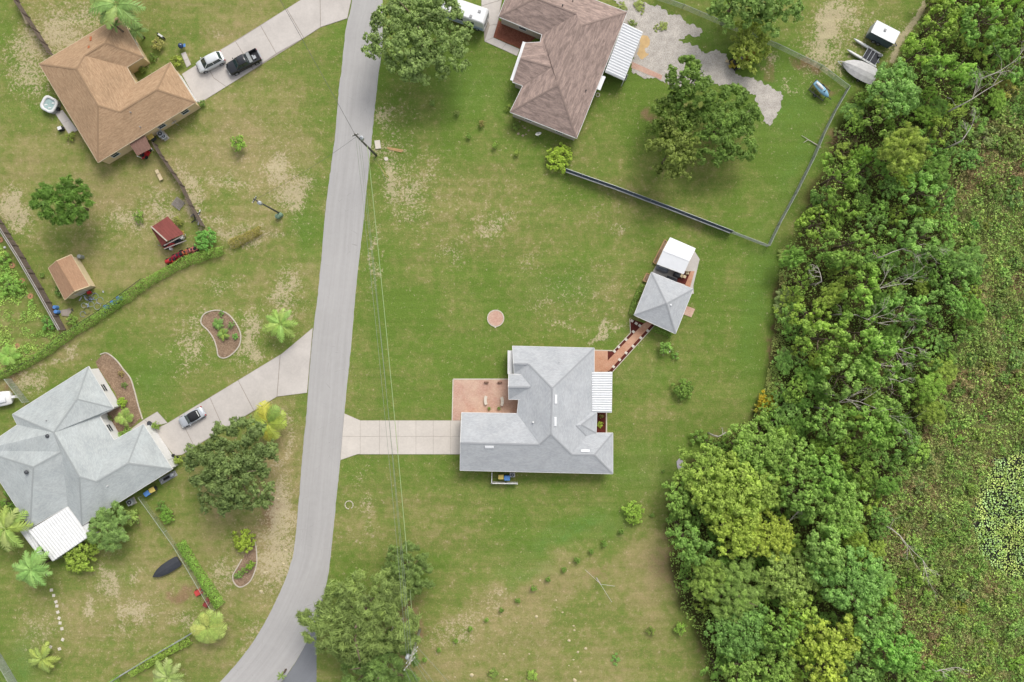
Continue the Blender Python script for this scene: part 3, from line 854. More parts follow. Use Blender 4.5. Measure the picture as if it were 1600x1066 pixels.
# palms
def frond_mesh(L, n=22, w0=.55, droop=1.0, seed=0, fold=.35):
    rg = random.Random(seed); m = MB()
    pts = []
    for i in range(n + 1):
        t = i / n
        pts.append(Vector((L * t * (1 - .12 * t * droop), rg.gauss(0, .01) * i * .1, .55 * math.sin(t * 2.0) * L * .28 - droop * .42 * L * t * t)))
    m.tube(pts, [.035 * (1 - .75 * i / n) for i in range(n + 1)], 4)
    for i in range(2, n + 1):
        t = i / n; wl = w0 * (math.sin(PI * min(1, t * .93 + .1)) ** .6) * rg.uniform(.85, 1.15)
        p_ = pts[i]; d = (pts[i] - pts[i - 1]).normalized()
        for sgn in (-1, 1):
            tip = p_ + d * wl * .75 + Vector((0, sgn * wl, -fold * wl + rg.uniform(-.05, .05)))
            hw = d * .055
            m.add([p_ - hw, p_ + hw, p_.lerp(tip, .55) + hw * 1.2 + Vector((0, 0, .02)), tip, p_.lerp(tip, .55) - hw * 1.2 + Vector((0, 0, .02))], [(0, 1, 2, 3, 4)])
    return m
def frond_mat():
    n = NB('palm_leaf', .5, spec=.3)
    oi = n.N.new('ShaderNodeObjectInfo'); nz = n.noise(n.pos('object'), 2.5, 3)
    n.color(n.scale_col(oi.outputs['Color'], n.ramp(nz, .3, .7, .42, .72)))
    return n.m
M_frond = frond_mat()
FR = [frond_mesh(2.6, 22, .55, .8, i).mesh('frond', M_frond) for i in range(3)]
FRW = [frond_mesh(2.6, 16, .85, .7, 10 + i, .2).mesh('frond', M_frond) for i in range(2)]
def palm(px, py, rpx, cols, label, nf=12, h=3.0, wide=False, group=None, rot=0.0, jitter=.25, name='palm_tree', up=0.0):
    s = rpx * .1 / 2.5 * (1 - h / H)
    q = P(px, py, h)
    root = thing(name, label, 'palm', (q.x, q.y, 0), 0, group)
    m = MB(); 
    m.tube([(0, 0, -.1), (.03, .02, h * .5), (0, 0, h)], [.17, .14, .11] if h > 1 else [.1, .1, .08], 8)
    k = part('trunk', m, M_bark, root, True, world=False)
    src = FRW if wide else FR
    for i in range(nf):
        f_ = link('frond', src[i % len(src)], root)
        f_.location = (0, 0, h)
        tilt = random.uniform(-.35, .15) - up
        f_.rotation_euler = (0, tilt, rot + 2 * PI * i / nf + random.uniform(-jitter, jitter))
        f_.scale = (s * random.uniform(.85, 1.12),) * 3
        f_.color = cols[i % len(cols)]
    return root

def hedge(pts, wpx, ht, col, label, name='hedge', dens=130, leaf=.17, gaps=0.0, seed=1, cat='hedge', lumps=.25):
    rs = np.random.RandomState(seed)
    q = [p_ for p_ in pix(pts, ht * .6)]
    L = sum((b - a).length for a, b in zip(q[:-1], q[1:])); w_ = wpx * .1
    n = int(L * (w_ + ht) * dens)
    segl = np.array([(b - a).length for a, b in zip(q[:-1], q[1:])]); cum = np.concatenate([[0], np.cumsum(segl)])
    t = rs.rand(n) * L; i = np.clip(np.searchsorted(cum, t) - 1, 0, len(segl) - 1)
    A = np.array([[a.x, a.y] for a in q[:-1]]); B_ = np.array([[b.x, b.y] for b in q[1:]])
    f_ = ((t - cum[i]) / segl[i])[:, None]; base = A[i] * (1 - f_) + B_[i] * f_
    d = (B_ - A)[i] / segl[i][:, None]; nrm = np.stack([-d[:, 1], d[:, 0]], 1)
    lump = vnoise(t * .9 + 10, t * 0 + 3.3, seed) ; lump2 = vnoise(t * 3.1 + 10, t * 0 + 7.3, seed + 1)
    ww = w_ / 2 * (1 - lumps + 2 * lumps * lump); hh = ht * (1 - lumps * .6 + 1.2 * lumps * lump2)
    ang = rs.rand(n) * PI
    u = np.cos(ang); v_ = np.sin(ang)
    k = np.maximum(np.abs(u), v_) ; u2 = u / k; v2 = v_ / k          # box-like cross-section
    mixr = .45; u2 = u2 * (1 - mixr) + u * mixr; v2 = v2 * (1 - mixr) + v_ * mixr
    rr = rs.uniform(.8, 1.04, n)
    C = np.concatenate([base + nrm * (u2 * ww * rr)[:, None], (np.clip(v2 * hh * rr, .03, 9))[:, None]], 1)
    Nn = unit(np.concatenate([nrm * u2[:, None], v2[:, None]], 1) + .6 * rs.normal(size=(n, 3)))
    tone = .35 + .3 * vnoise(C[:, 0] * 2.2 + 300, C[:, 1] * 2.2 + 300, seed + 2) + rs.normal(0, .1, n)
    keep = vnoise(t * .5 + 40, t * 0 + 1.7, seed + 5) > gaps
    o0 = Vector((q[0].x, q[0].y, 0))
    C = C[keep] - np.array([o0.x, o0.y, 0])
    n = len(C); Ls = leaf * rs.uniform(.6, 1.4, n)
    root = thing(name, label, cat, o0)
    me = quads_mesh('foliage', C, Nn[keep], Ls, Ls * .6, tone[keep], rs, M_leaf)
    fo = link('foliage', me, root); fo.color = col
    m = MB()
    for a in range(int(L / .9)):
        tt = (a + .5) * .9; j = min(len(segl) - 1, max(0, int(np.searchsorted(cum, tt) - 1))); p_ = q[j].lerp(q[j + 1], (tt - cum[j]) / segl[j])
        m.tube([(p_.x, p_.y, 0), (p_.x + .1, p_.y, ht * .6)], .03, 4)
        m.tube([(p_.x, p_.y, 0), (p_.x - .12, p_.y + .1, ht * .6)], .025, 4)
    part('stems', m, M_bark, root)
    return root

def G(r, g_, b, k=1.0): 
    m = .48; r, g_, b = r * (1 - m) + 122 * m, g_ * (1 - m) + 148 * m, b * (1 - m) + 70 * m
    return D(min(255, r * 1.04), g_, b * 1.04, 2.75 * k)
GREEN = G(112, 142, 62); MID = G(98, 130, 58); DEEP = G(78, 112, 52); YEL = G(150, 160, 56); OLV = G(124, 130, 60); BLU = G(100, 138, 82)
# ------------------------------------------------------------------ buildings
def shingle(name, c1, c2, c3, streak=.5, var=.1, sp=(.9, 5.0)):
    """asphalt shingles: blended tabs laid in courses; uv = metres along the eave / up the slope"""
    n = NB(name, .92, spec=.15)
    uv = n.N.new('ShaderNodeUVMap').outputs[0]
    a = n.noise(n.mapping(uv, (sp[0], sp[1], 1)), 1.0, 4, .75, .5)
    b = n.noise(uv, .35, 4, .6); d = n.noise(uv, 9, 2, .8)
    br = n.N.new('ShaderNodeTexBrick'); br.inputs['Scale'].default_value = 1
    br.inputs['Brick Width'].default_value = .33; br.inputs['Row Height'].default_value = .145
    br.inputs['Mortar Size'].default_value = .008; br.inputs['Bias'].default_value = 0
    br.inputs['Color1'].default_value = (1, 1, 1, 1); br.inputs['Color2'].default_value = (.86, .86, .86, 1); br.inputs['Mortar'].default_value = (.7, .7, .7, 1)
    n.link(uv, br.inputs['Vector'])
    cc = n.mix(n.ramp(a, .5 - streak * .25, .5 + streak * .25), c1, c2)
    cc = n.mix(n.ramp(d, .52, .72, 0, .6), cc, c3)
    f = n.math('ADD', n.ramp(b, .3, .7, 1 - var, 1 + var), 0.0)
    cc = n.mix(1.0, cc, br.outputs['Color'], 'MULTIPLY')
    cc = n.scale_col(cc, f)
    n.bump(br.outputs['Fac'], -.01, .5)
    return n.color(cc)
M_sh_brown = shingle('tan_brown_shingles', D(207, 174, 139), D(182, 149, 117), D(214, 184, 149), var=.10)
M_sh_mauve = shingle('mottled_mauve_shingles', D(198, 174, 162), D(150, 132, 124), D(204, 172, 162), .5, .06, (.55, 2.2))
M_sh_grey = shingle('pale_grey_shingles', D(207, 212, 210), D(197, 203, 202), D(206, 210, 208), var=.09, sp=(.3, .6))
M_sh_main = shingle('blue_grey_shingles', D(207, 209, 211), D(198, 201, 204), D(213, 215, 216), var=.06, sp=(.4, .8))
M_sh_shed = shingle('tan_shed_shingles', D(198, 160, 128), D(186, 146, 116), D(206, 170, 138), var=.06)
M_wh = flat('white_paint', D(244, 243, 240), .5, var=.04)
M_wh_metal = flat('white_sheet_metal', D(250, 251, 252), .35, spec=.5, var=.03)
M_wh_metal2 = flat('weathered_white_sheet_metal', D(244, 244, 242), .45, spec=.4, var=.10, scale=2.5)
M_cream = flat('cream_stucco', D(226, 206, 168), .9, var=.05)
M_beige = flat('beige_stucco', D(206, 196, 180), .9, var=.05)
M_yel = flat('ochre_stucco', D(242, 216, 170), .9, var=.05)
M_trim = flat('cream_trim', D(226, 206, 176), .6, var=.05)
M_gtrim = flat('grey_trim', D(176, 176, 176), .6, var=.05)
M_glass = flat('window_glass', (.03, .045, .05, 1), .08, spec=.8, var=.1)
M_black = flat('black_plastic', (.02, .02, .022, 1), .45, var=.2)
M_dgrey = flat('dark_grey_metal', D(84, 86, 90), .5, .2, var=.12)
M_galv = flat('galvanised_steel', D(176, 180, 178), .4, .4, var=.1)
M_lgrey = flat('light_grey_metal', D(196, 200, 204), .4, .1, var=.06)
M_rust = flat('rusty_red_sheet_metal', D(138, 70, 62), .6, .0, var=.12, scale=1.2)
M_red = flat('red_paint', D(196, 44, 48), .4, var=.12, spec=.5)
M_yellow = flat('yellow_plastic', D(234, 208, 116), .5, var=.08)
M_blue = flat('blue_plastic', D(98, 150, 216), .5, var=.08)
M_wood = flat('weathered_wood', D(122, 108, 98), .9, var=.22, scale=3)
M_wood2 = flat('silvery_wood', D(158, 150, 142), .9, var=.2, scale=3)
M_wood3 = flat('tan_wood', D(196, 160, 112), .85, var=.15, scale=3)
M_terra = flat('terracotta', D(190, 112, 74), .9, var=.12, scale=3)

def hproj(v): return Vector((v.x, v.y, 0))
class House:
    def __init__(s, name, label, V, faces, loop, roofm, wallm, trimm, ins=.3, gables=(), rake=.16, cat='house', wall_top=None, capm=None):
        s.V = {k: P(*p_) for k, p_ in V.items()}
        c = sum((s.V[k] for k in loop), Vector()) / len(loop)
        s.root = thing(name, label, cat, (c.x, c.y, 0))
        s.ze = min(s.V[k].z for k in loop)
        s.faces = [f.split() for f in faces]
        names = list(s.V); idx = {k: i for i, k in enumerate(names)}
        vs = [s.V[k] - Vector((c.x, c.y, 0)) for k in names]
        me = bpy.data.meshes.new('roof')
        fl = []
        for f in s.faces:
            ids = [idx[k] for k in f]
            nrm = Vector()
            for i in range(len(ids)):
                a, b = vs[ids[i]], vs[ids[(i + 1) % len(ids)]]
                nrm += a.cross(b)
            if nrm.z < 0: ids = ids[::-1]
            fl.append(tuple(ids))
        me.from_pydata(vs, [], fl)
        ul = me.uv_layers.new(name='UVMap')
        for pg in me.polygons:
            nn = pg.normal
            u = Vector((0, 0, 1)).cross(nn); u = u.normalized() if u.length > .01 else Vector((1, 0, 0)); w_ = nn.cross(u)
            for li in pg.loop_indices:
                q = me.vertices[me.loops[li].vertex_index].co
                ul.data[li].uv = (q.dot(u) + pg.index * 7.3, q.dot(w_))
        me.materials.append(roofm); me.update()
        s.roof = link('roof', me, s.root); ORG[s.roof.name] = ORG[s.root.name]
        # eave trim round every free edge
        cnt = {}
        for f in fl:
            for i in range(len(f)):
                e = (f[i], f[(i + 1) % len(f)]); cnt.setdefault(tuple(sorted(e)), []).append(e)
        m = MB(); caps = []
        for k, es in cnt.items():
            if len(es) == 1:
                a, b = vs[es[0][0]], vs[es[0][1]]
                m.beam(a - Vector((0, 0, .11)), b - Vector((0, 0, .11)), .12, .20)
            else:
                caps.append((vs[k[0]], vs[k[1]], k))
        part('fascia', m, trimm, s.root, world=False)
        # ridge caps: only where the two slopes meet convexly
        for a, b, k in caps:
            pg = [p_ for p_ in me.polygons if k[0] in p_.vertices and k[1] in p_.vertices]
            if len(pg) != 2 or (b - a).length < 1: continue
            mid = (a + b) / 2
            if (pg[0].center - mid).dot(pg[1].normal) > -0.02: continue
            m = MB(); d = (b - a).normalized() * .05
            m.beam(a + d + Vector((0, 0, .004)), b - d + Vector((0, 0, .004)), .24, .03)
            part('ridge_cap', m, capm or roofm, s.roof, world=False)
        # walls
        lp = [s.V[k].xy for k in loop]
        q = inset(lp, ins); s.wp = q
        h = (wall_top or s.ze) - .16
        m = MB(); m.prism(q, -.05, h)
        part('wall', m, wallm, s.root)
        m = MB(); m.prism(inset(lp, .05), h - .02, h + .05)
        part('soffit', m, trimm, s.root)
        for g_ in gables:
            a, t, b = [s.V[k].copy() for k in g_.split()]
            inn = (c - (a + b) / 2); e = (b - a); e.z = 0; nn = Vector((-e.y, e.x, 0)).normalized()
            if nn.dot(inn) < 0: nn = -nn
            m = MB(); o_ = nn * rake
            t2 = t - Vector((0, 0, .12)); 
            m.add([a + o_, b + o_, t2 + o_, a + o_ * 1.6, b + o_ * 1.6, t2 + o_ * 1.6], [(0, 1, 2), (5, 4, 3), (0, 3, 4, 1), (1, 4, 5, 2), (2, 5, 3, 0)])
            part('gable', m, wallm, s.root)
    def hit(s, px, py):
        o_ = Vector((0, 0, H)); d = (P(px, py, 0) - o_).normalized()
        best = None
        for f in s.faces:
            pts = [s.V[k] for k in f]
            for i in range(1, len(pts) - 1):
                from mathutils.geometry import intersect_ray_tri
                r_ = intersect_ray_tri(pts[0], pts[i], pts[i + 1], d, o_, True)
                if r_ and (best is None or r_.z > best[0].z):
                    nn = (pts[i] - pts[0]).cross(pts[i + 1] - pts[0]).normalized()
                    best = (r_, nn if nn.z > 0 else -nn)
        return best or (P(px, py, 4), Vector((0, 0, 1)))
    def on_roof(s, px, py, name, size, rz, mat, shape='box', label=None):
        p_, nn = s.hit(px, py)
        m = MB()
        if shape == 'box': m.box((0, 0, size[2] / 2 - .02), size, 0, .94)
        elif shape == 'pipe': m.cyl((0, 0, size[1] / 2), size[0], size[1], 10)
        elif shape == 'turbine':
            m.cyl((0, 0, .12), .2, .3, 12); m.dome((0, 0, .25), .32, .32, .28, 12, 4)
        o_ = part(name, m, mat, s.roof, world=False, label=label)
        o_.location = p_ - ORG[s.root.name]
        if shape == 'box':
            ax = Vector((math.cos(rz), math.sin(rz), 0)); ax = (ax - nn * ax.dot(nn)).normalized(); ay = nn.cross(ax)
            o_.rotation_euler = Matrix((ax, ay, nn)).transposed().to_euler()
        return o_
    def opening(s, i, t, wd, ht, sill, kind='window', frame=M_wh, fill=M_glass):
        a, b = s.wp[i % len(s.wp)], s.wp[(i + 1) % len(s.wp)]
        d = (b - a).normalized(); nn = Vector((d.y, -d.x))
        L = (b - a).length
        c = a + d * (L * t)
        c3 = Vector((c.x, c.y, sill + ht / 2)); d3 = Vector((d.x, d.y, 0)); n3 = Vector((nn.x, nn.y, 0))
        m = MB(); e = .07
        for k in (-1, 1):
            m.beam(c3 + d3 * k * (wd / 2) - Vector((0, 0, ht / 2)) + n3 * .03, c3 + d3 * k * (wd / 2) + Vector((0, 0, ht / 2)) + n3 * .03, e, e)
            m.beam(c3 - d3 * (wd / 2 + .04) + Vector((0, 0, k * ht / 2)) + n3 * .04, c3 + d3 * (wd / 2 + .04) + Vector((0, 0, k * ht / 2)) + n3 * .04, e, e)
        if kind == 'window':
            m.beam(c3 - d3 * wd / 2 + n3 * .03, c3 + d3 * wd / 2 + n3 * .03, .04, .04)
        o_ = part(kind, m, frame, s.root)
        if kind == 'garage_door':
            for k in range(4):
                m = MB(); z0 = sill + ht * k / 4 + .02
                q0 = c3 - d3 * (wd / 2 - .04); q1 = c3 + d3 * (wd / 2 - .04)
                m.beam(Vector((q0.x, q0.y, z0 + ht / 8)) + n3 * .02, Vector((q1.x, q1.y, z0 + ht / 8)) + n3 * .02, .05, ht / 4 - .03)
                part('door_panel', m, fill, o_)
        else:
            m = MB(); q0 = c3 - d3 * (wd / 2 - .03); q1 = c3 + d3 * (wd / 2 - .03)
            m.beam(q0 + n3 * .012, q1 + n3 * .012, .02, ht - .06)
            part('pane' if kind == 'window' else 'leaf', m, fill, o_)
        return o_
    def windows(s, skip=(), frame=M_wh, gap=3.6):
        n = len(s.wp)
        for i in range(n):
            if i in skip: continue
            L = (s.wp[(i + 1) % n] - s.wp[i]).length
            k = int(L / gap)
            for j in range(k):
                s.opening(i, (j + .5) / k, 1.2, 1.15, .95, 'window', frame)

def patio_roof(parent, quad, zs, n, mat, name='patio_roof', rib=.05, posts=True, along=0, frame=M_wh):
    """sheet-metal roof: quad corner pixels (a,b,c,d); sheets run from edge ab to edge dc"""
    A, B_, C_, D_ = [P(x, y, z) for (x, y), z in zip(quad, zs)]
    m = MB()
    for a, b in ((A, B_), (B_, C_), (C_, D_), (D_, A)):
        m.beam(a - Vector((0, 0, .12)), b - Vector((0, 0, .12)), .12, .16)
    if posts:
        for q in (C_, D_, C_.lerp(D_, .5)):
            m.beam((q.x, q.y, 0), (q.x, q.y, q.z - .1), .1, .1)
    fr = part(name, m, frame, parent)
    for k in range(n):
        t0, t1 = k / n, (k + 1) / n
        p0, p1, q0, q1 = A.lerp(B_, t0), A.lerp(B_, t1), D_.lerp(C_, t0), D_.lerp(C_, t1)
        up = Vector((0, 0, 1))
        prof = [(0.0, 0.0), (.2, rib), (.5, rib), (.995, 0.0)]
        vs = []
        for (a, b) in ((p0, p1), (q0, q1)):
            for (t, h_) in prof: vs.append(a.lerp(b, t) + up * h_)
        for (a, b) in ((p0, p1), (q0, q1)):
            for (t, h_) in prof: vs.append(a.lerp(b, t) + up * (h_ - .03))
        m = MB()
        m.add(vs, [(0, 1, 5, 4), (1, 2, 6, 5), (2, 3, 7, 6), (12, 13, 9, 8), (13, 14, 10, 9), (14, 15, 11, 10), (0, 4, 12, 8), (3, 11, 15, 7), (0, 8, 9, 1), (1, 9, 10, 2), (2, 10, 11, 3), (4, 5, 13, 12), (5, 6, 14, 13), (6, 7, 15, 14)])
        part('roof_sheet', m, mat, fr)
    return fr

# --- main house, blue-grey hip roof
main = House('house', 'house with blue-grey hip roof in the middle of the lawn, beside the salmon paver patio', dict(
    a=(801, 541, 2.7), b=(928.5, 544, 2.7), c=(928, 641, 2.7), d=(932.5, 646, 2.7), e=(931.5, 677, 2.7), f=(957.5, 677, 2.7), g=(957.5, 740.5, 2.7), h=(719, 735, 2.7),
    i=(721.5, 645, 2.7), j=(808, 646.5, 3.0), k=(810.5, 625.5, 3.1), l=(795, 624, 2.75), m=(795, 585, 2.75), mm=(815, 586, 3.33), n=(803, 584, 2.9), v0=(802.5, 568.5, 3.74), v1=(826, 569, 3.74), v2=(812, 585, 3.2),
    N=(863, 607, 5.05), S=(861, 679, 5.05), gr=(843, 695, 4.38), gw=(719.5, 692, 4.38), r0=(794.5, 605, 3.85), r1=(830, 605, 3.88), s1=(813, 624.5, 3.2),
    D0=(899.4, 665, 3.75), D1=(908, 664, 3.65), D2=(916, 682, 3.05), se1=(893.5, 710.5, 3.8), se2=(928.5, 711, 3.8)),
    ['a b N v1 v0', 'v0 v1 v2 n', 'm mm r1 r0', 'r0 r1 s1 l', 'v1 N S gr j k s1 r1 mm v2', 'i j gr gw', 'gw gr S se1 se2 g h', 'N b c D0 D2 se1 S',
     'D0 c d D1', 'D1 d e', 'D0 D1 e D2', 'D2 e f se2 se1', 'se2 f g'],
    ['a', 'b', 'c', 'd', 'e', 'f', 'g', 'h', 'i', 'j', 'k', 'l', 'm', 'n'], M_sh_main, M_cream, M_wh, gables=('a v0 n', 'm r0 l', 'h gw i'))
for (x, y, a) in ((868.3, 624, 0), (867.5, 659, 0), (764.5, 698.5, 1), (914.5, 704.5, 1)):
    main.on_roof(x, y, 'ridge_vent', (1.35, .38, .14) if a else (.38, 1.35, .14), 0, M_wh_metal)
main.on_roof(833, 659.5, 'pipe_vent', (.13, .35), 0, M_wh, 'pipe')
main.on_roof(873.5, 566, 'pipe_vent', (.05, .3), 0, M_gtrim, 'pipe')
main.windows(skip=(0, 1, 2, 6, 7, 11))
main.opening(7 if False else 6, .5, 1.2, 1.1, 1.0)
# garage doors face the driveway (edge h -> i)
def edge_near(hs_, px, py):
    q = P(px, py, 0).xy; n = len(hs_.wp)
    return min(range(n), key=lambda i: ((hs_.wp[i] + hs_.wp[(i + 1) % n]) / 2 - q).length)
ge = edge_near(main, 722, 690)
main.opening(ge, .5, 4.9, 2.15, .02, 'garage_door', M_wh, M_wh)
we = edge_near(main, 801, 565)
m = MB()   # white-framed bay at the west wall
b0 = P(798.5, 548); b1 = P(798.5, 583)
m.box(((b0.x + b1.x) / 2 - .12, (b0.y + b1.y) / 2, 1.2), (.75, abs(b0.y - b1.y), .12)); m.box(((b0.x + b1.x) / 2 - .12, (b0.y + b1.y) / 2, 2.35), (.8, abs(b0.y - b1.y) + .1, .12))
for k in range(5):
    yy = b1.y + (b0.y - b1.y) * k / 4; m.beam((b0.x - .42, yy, .1), (b0.x - .42, yy, 2.3), .1, .1)
bay = part('bay_window', m, M_wh, main.root)
for k in range(4):
    m = MB(); ya = b1.y + (b0.y - b1.y) * (k + .07) / 4; yb = b1.y + (b0.y - b1.y) * (k + .93) / 4
    m.beam((b0.x - .42, ya, 1.78), (b0.x - .42, yb, 1.78), .03, 1.0); part('pane', m, M_glass, bay)
patio_roof(main.root, [(924.5, 582), (925, 644), (955.5, 644.5), (956.5, 582)], (2.75, 2.75, 2.4, 2.4), 17, M_wh_metal, rib=.16)

# --- brown hip-roofed house, top left
brown = House('house', 'cream house with tan-brown hip roof at the top left', dict(
    A=(61, 100, 2.7), B=(187, 25, 2.7), C=(224, 89, 2.7), D=(198, 105, 2.7), E=(212, 131, 2.7), F=(266, 97.5, 2.7), G=(305.5, 160, 2.7), H=(153, 254, 2.7),
    P1=(120, 108, 4.6), W=(132, 87, 4.3), T=(164, 67, 4.15), P2=(153, 165, 4.65), P3=(187, 175, 4.2), P4=(245, 140, 4.15)),
    ['A B T W P1', 'B C T', 'T C D W', 'W D E P3 P2 P1', 'E F P4 P3', 'F G P4', 'P3 P4 G H P2', 'A P1 P2 H'],
    ['A', 'B', 'C', 'D', 'E', 'F', 'G', 'H'], M_sh_brown, M_yel, M_trim, ins=.3)
brown.windows(skip=(1, edge_near(brown, 286, 130)), gap=4.2)
brown.opening(edge_near(brown, 286, 130), .5, 4.9, 2.15, .02, 'garage_door', M_wh, M_wh)
brown.on_roof(205, 176, 'pipe_vent', (.07, .35), 0, M_gtrim, 'pipe'); brown.on_roof(220, 199, 'pipe_vent', (.07, .35), 0, M_gtrim, 'pipe')
brown.on_roof(142, 61, 'flat_vent', (.3, .9, .12), R(15), M_terra); brown.on_roof(139, 74, 'flat_vent', (.3, .5, .12), R(15), M_terra)
# --- mauve mottled house, top centre
mauve = House('house', 'house with mottled mauve-brown shingle roof at the top centre, beside the gravel drive', dict(
    x0=(807, -46, 2.7), a=(779, 26, 2.7), b=(847, 54, 2.7), u0=(821, 67, 2.7), u1=(844, 66, 2.95), u2=(862, 105, 3.85), u3=(813, 91, 3.7), u4=(801, 128, 2.7), u5=(817, 134, 2.8),
    Sw=(797, 175, 2.7), Se=(901, 216, 2.7), E1=(980, 19, 2.7), R0=(838, -3, 4.1), R1=(901, 22, 4.35), R2=(908, 40, 4.85), R3=(872, 133, 4.85)),
    ['x0 a R0', 'a b R1 R0', 'x0 R0 R1 R2 E1', 'R1 b u1 u2 u5 Sw R3 R2', 'u0 u1 u2 u3', 'u3 u2 u5 u4', 'R3 Sw Se', 'R3 Se E1 R2'],
    ['x0', 'a', 'b', 'u1', 'u0', 'u4', 'u5', 'Sw', 'Se', 'E1'], M_sh_mauve, M_beige, M_wh, gables=('u0 u3 u4',), ins=.3)
mauve.windows(skip=(), gap=4.6)
mauve.on_roof(915.5, 142, 'pipe_vent', (.1, .3), 0, M_black, 'pipe'); mauve.on_roof(879, 9, 'pipe_vent', (.1, .3), 0, M_black, 'pipe'); mauve.on_roof(895, 2, 'pipe_vent', (.08, .3), 0, M_black, 'pipe')
patio_roof(mauve.root, [(974.5, 36), (946, 112), (975, 125), (1004, 50)], (2.75, 2.75, 2.45, 2.45), 19, M_wh_metal, rib=.15)
m = MB()
a_, b_ = P(946, 112, 0), P(977, 126, 0)
for k in range(6):
    q = a_.lerp(b_, k / 5); m.beam((q.x, q.y, 0), (q.x, q.y, 2.3), .08, .08)
m.beam(a_ + Vector((0, 0, 1.0)), b_ + Vector((0, 0, 1.0)), .06, .06)
sc = part('screen_wall', m, M_wh, mauve.root)
m = MB(); m.beam(a_ + Vector((0, 0, 1.15)), b_ + Vector((0, 0, 1.15)), .02, 2.2); part('screen', m, flat('dark_blue_screen', D(40, 58, 84), .5), sc)
m = MB(); m.beam(P(819.5, 66, 2.6), P(799.5, 126, 2.6), .5, .12); part('porch_fascia', m, M_wh_metal, mauve.root)
m = MB(); m.beam(P(943, 119, 2.3), P(934.5, 140, 2.3), .7, .08); part('side_awning', m, M_wh_metal, mauve.root)
# --- pale grey house, west
grey = House('house', 'house with pale grey hip roof at the left edge, round vents on the roof', dict(
    a=(138, 573, 2.7), b=(177, 638, 2.7), c=(155, 650, 2.7), n1=(178, 688, 2.7), m1=(224, 663, 2.7), m2=(269, 733, 2.7), v=(128, 821, 2.7), x=(106, 791, 2.7), g=(47, 825, 2.7),
    L=(-32, 704, 2.7), d=(27, 664, 2.7), e=(19, 648, 2.7), t1=(120, 624, 4.2), t2=(84, 676, 4.85), t3=(124, 745, 4.85), w1=(96, 706, 4.6), w2=(52, 730, 4.5), g1=(150, 753, 4.4), Q3=(200, 724, 4.2)),
    ['a e t2 t1', 'e d t2', 'a t1 b', 't1 t2 t3 g1 n1 c b', 'n1 m1 Q3 g1', 'm1 m2 Q3', 'g1 Q3 m2 v t3', 't2 w1 x v t3', 'd L w2 w1 t2', 'L g w2', 'w2 g x w1'],
    ['a', 'b', 'c', 'n1', 'm1', 'm2', 'v', 'x', 'g', 'L', 'd', 'e'], M_sh_grey, M_wh, M_wh, ins=.28)
grey.windows(skip=(edge_near(grey, 247, 700), 1, 6), gap=4.2)
grey.opening(edge_near(grey, 247, 700), .5, 4.9, 2.15, .02, 'garage_door', M_wh, M_wh)
grey.on_roof(76, 681, 'turbine_vent', None, 0, M_dgrey, 'turbine'); grey.on_roof(43, 737.5, 'turbine_vent', None, 0, M_dgrey, 'turbine')
grey.on_roof(169, 759, 'pipe_vent', (.07, .35), 0, M_wh, 'pipe'); grey.on_roof(73, 657, 'pipe_vent', (.06, .35), 0, M_gtrim, 'pipe')
patio_roof(grey.root, [(44, 830), (105, 793), (139, 838), (82, 877)], (2.9, 2.9, 2.5, 2.5), 15, M_wh_metal2, rib=.10)
patio_roof(grey.root, [(30, 828), (44, 820), (66, 866), (60, 868)], (2.3, 2.3, 2.2, 2.2), 2, M_wh_metal2, rib=.05, name='side_awning')
patio_roof(grey.root, [(128, 823), (137, 817), (141, 828), (134, 834)], (2.4, 2.4, 2.3, 2.3), 3, M_wh_metal2, rib=.05, name='side_awning')
# white gate wall / fascia wing beside the front gable
# --- pavilion with pyramid roof
pav = thing('pavilion', 'open pavilion with square pale grey pyramid roof, at the end of the paver walk', 'pavilion', P(1038, 474))
V = [P(1018, 425.5, 2.6), P(1083, 452, 2.6), P(1055.5, 521.5, 2.6), P(991, 492.5, 2.6)]; ap = P(1041.5, 474.5, 3.95)
me = bpy.data.meshes.new('roof'); o0 = ORG[pav.name]
me.from_pydata([q - o0 for q in V + [ap]], [], [(1, 0, 4), (2, 1, 4), (3, 2, 4), (0, 3, 4)])
ul = me.uv_layers.new(name='UVMap')
for pg in me.polygons:
    nn = pg.normal; u = Vector((0, 0, 1)).cross(nn).normalized(); w_ = nn.cross(u)
    for li in pg.loop_indices:
        q = me.vertices[me.loops[li].vertex_index].co; ul.data[li].uv = (q.dot(u), q.dot(w_))
me.materials.append(M_sh_main); me.update()
if me.polygons[0].normal.z < 0: me.flip_normals()
rf = link('roof', me, pav); ORG[rf.name] = o0
for q in V:
    m = MB(); m.beam(q + Vector((0, 0, .004)), ap + Vector((0, 0, .004)), .22, .03); part('ridge_cap', m, M_sh_main, rf)
m = MB()
for k in range(4): m.beam(V[k] - Vector((0, 0, .1)), V[(k + 1) % 4] - Vector((0, 0, .1)), .12, .2)
part('fascia', m, M_wh, pav)
cc = sum(V, Vector()) / 4
for q in V:
    m = MB(); z = q.lerp(cc, .09); m.beam((z.x, z.y, 0), (z.x, z.y, 2.5), .2, .2); part('post', m, M_wh, pav)
m = MB(); hq, nn_ = P(1048.5, 477, 3.8), None; m.dome((hq.x, hq.y, 3.62), .17, .17, .2, 10, 4); part('vent_cap', m, M_wh_metal, rf)
m = MB(); m.prism(inset([q.xy for q in V], .5), -.02, .1); part('floor', m, M_pav2, pav)
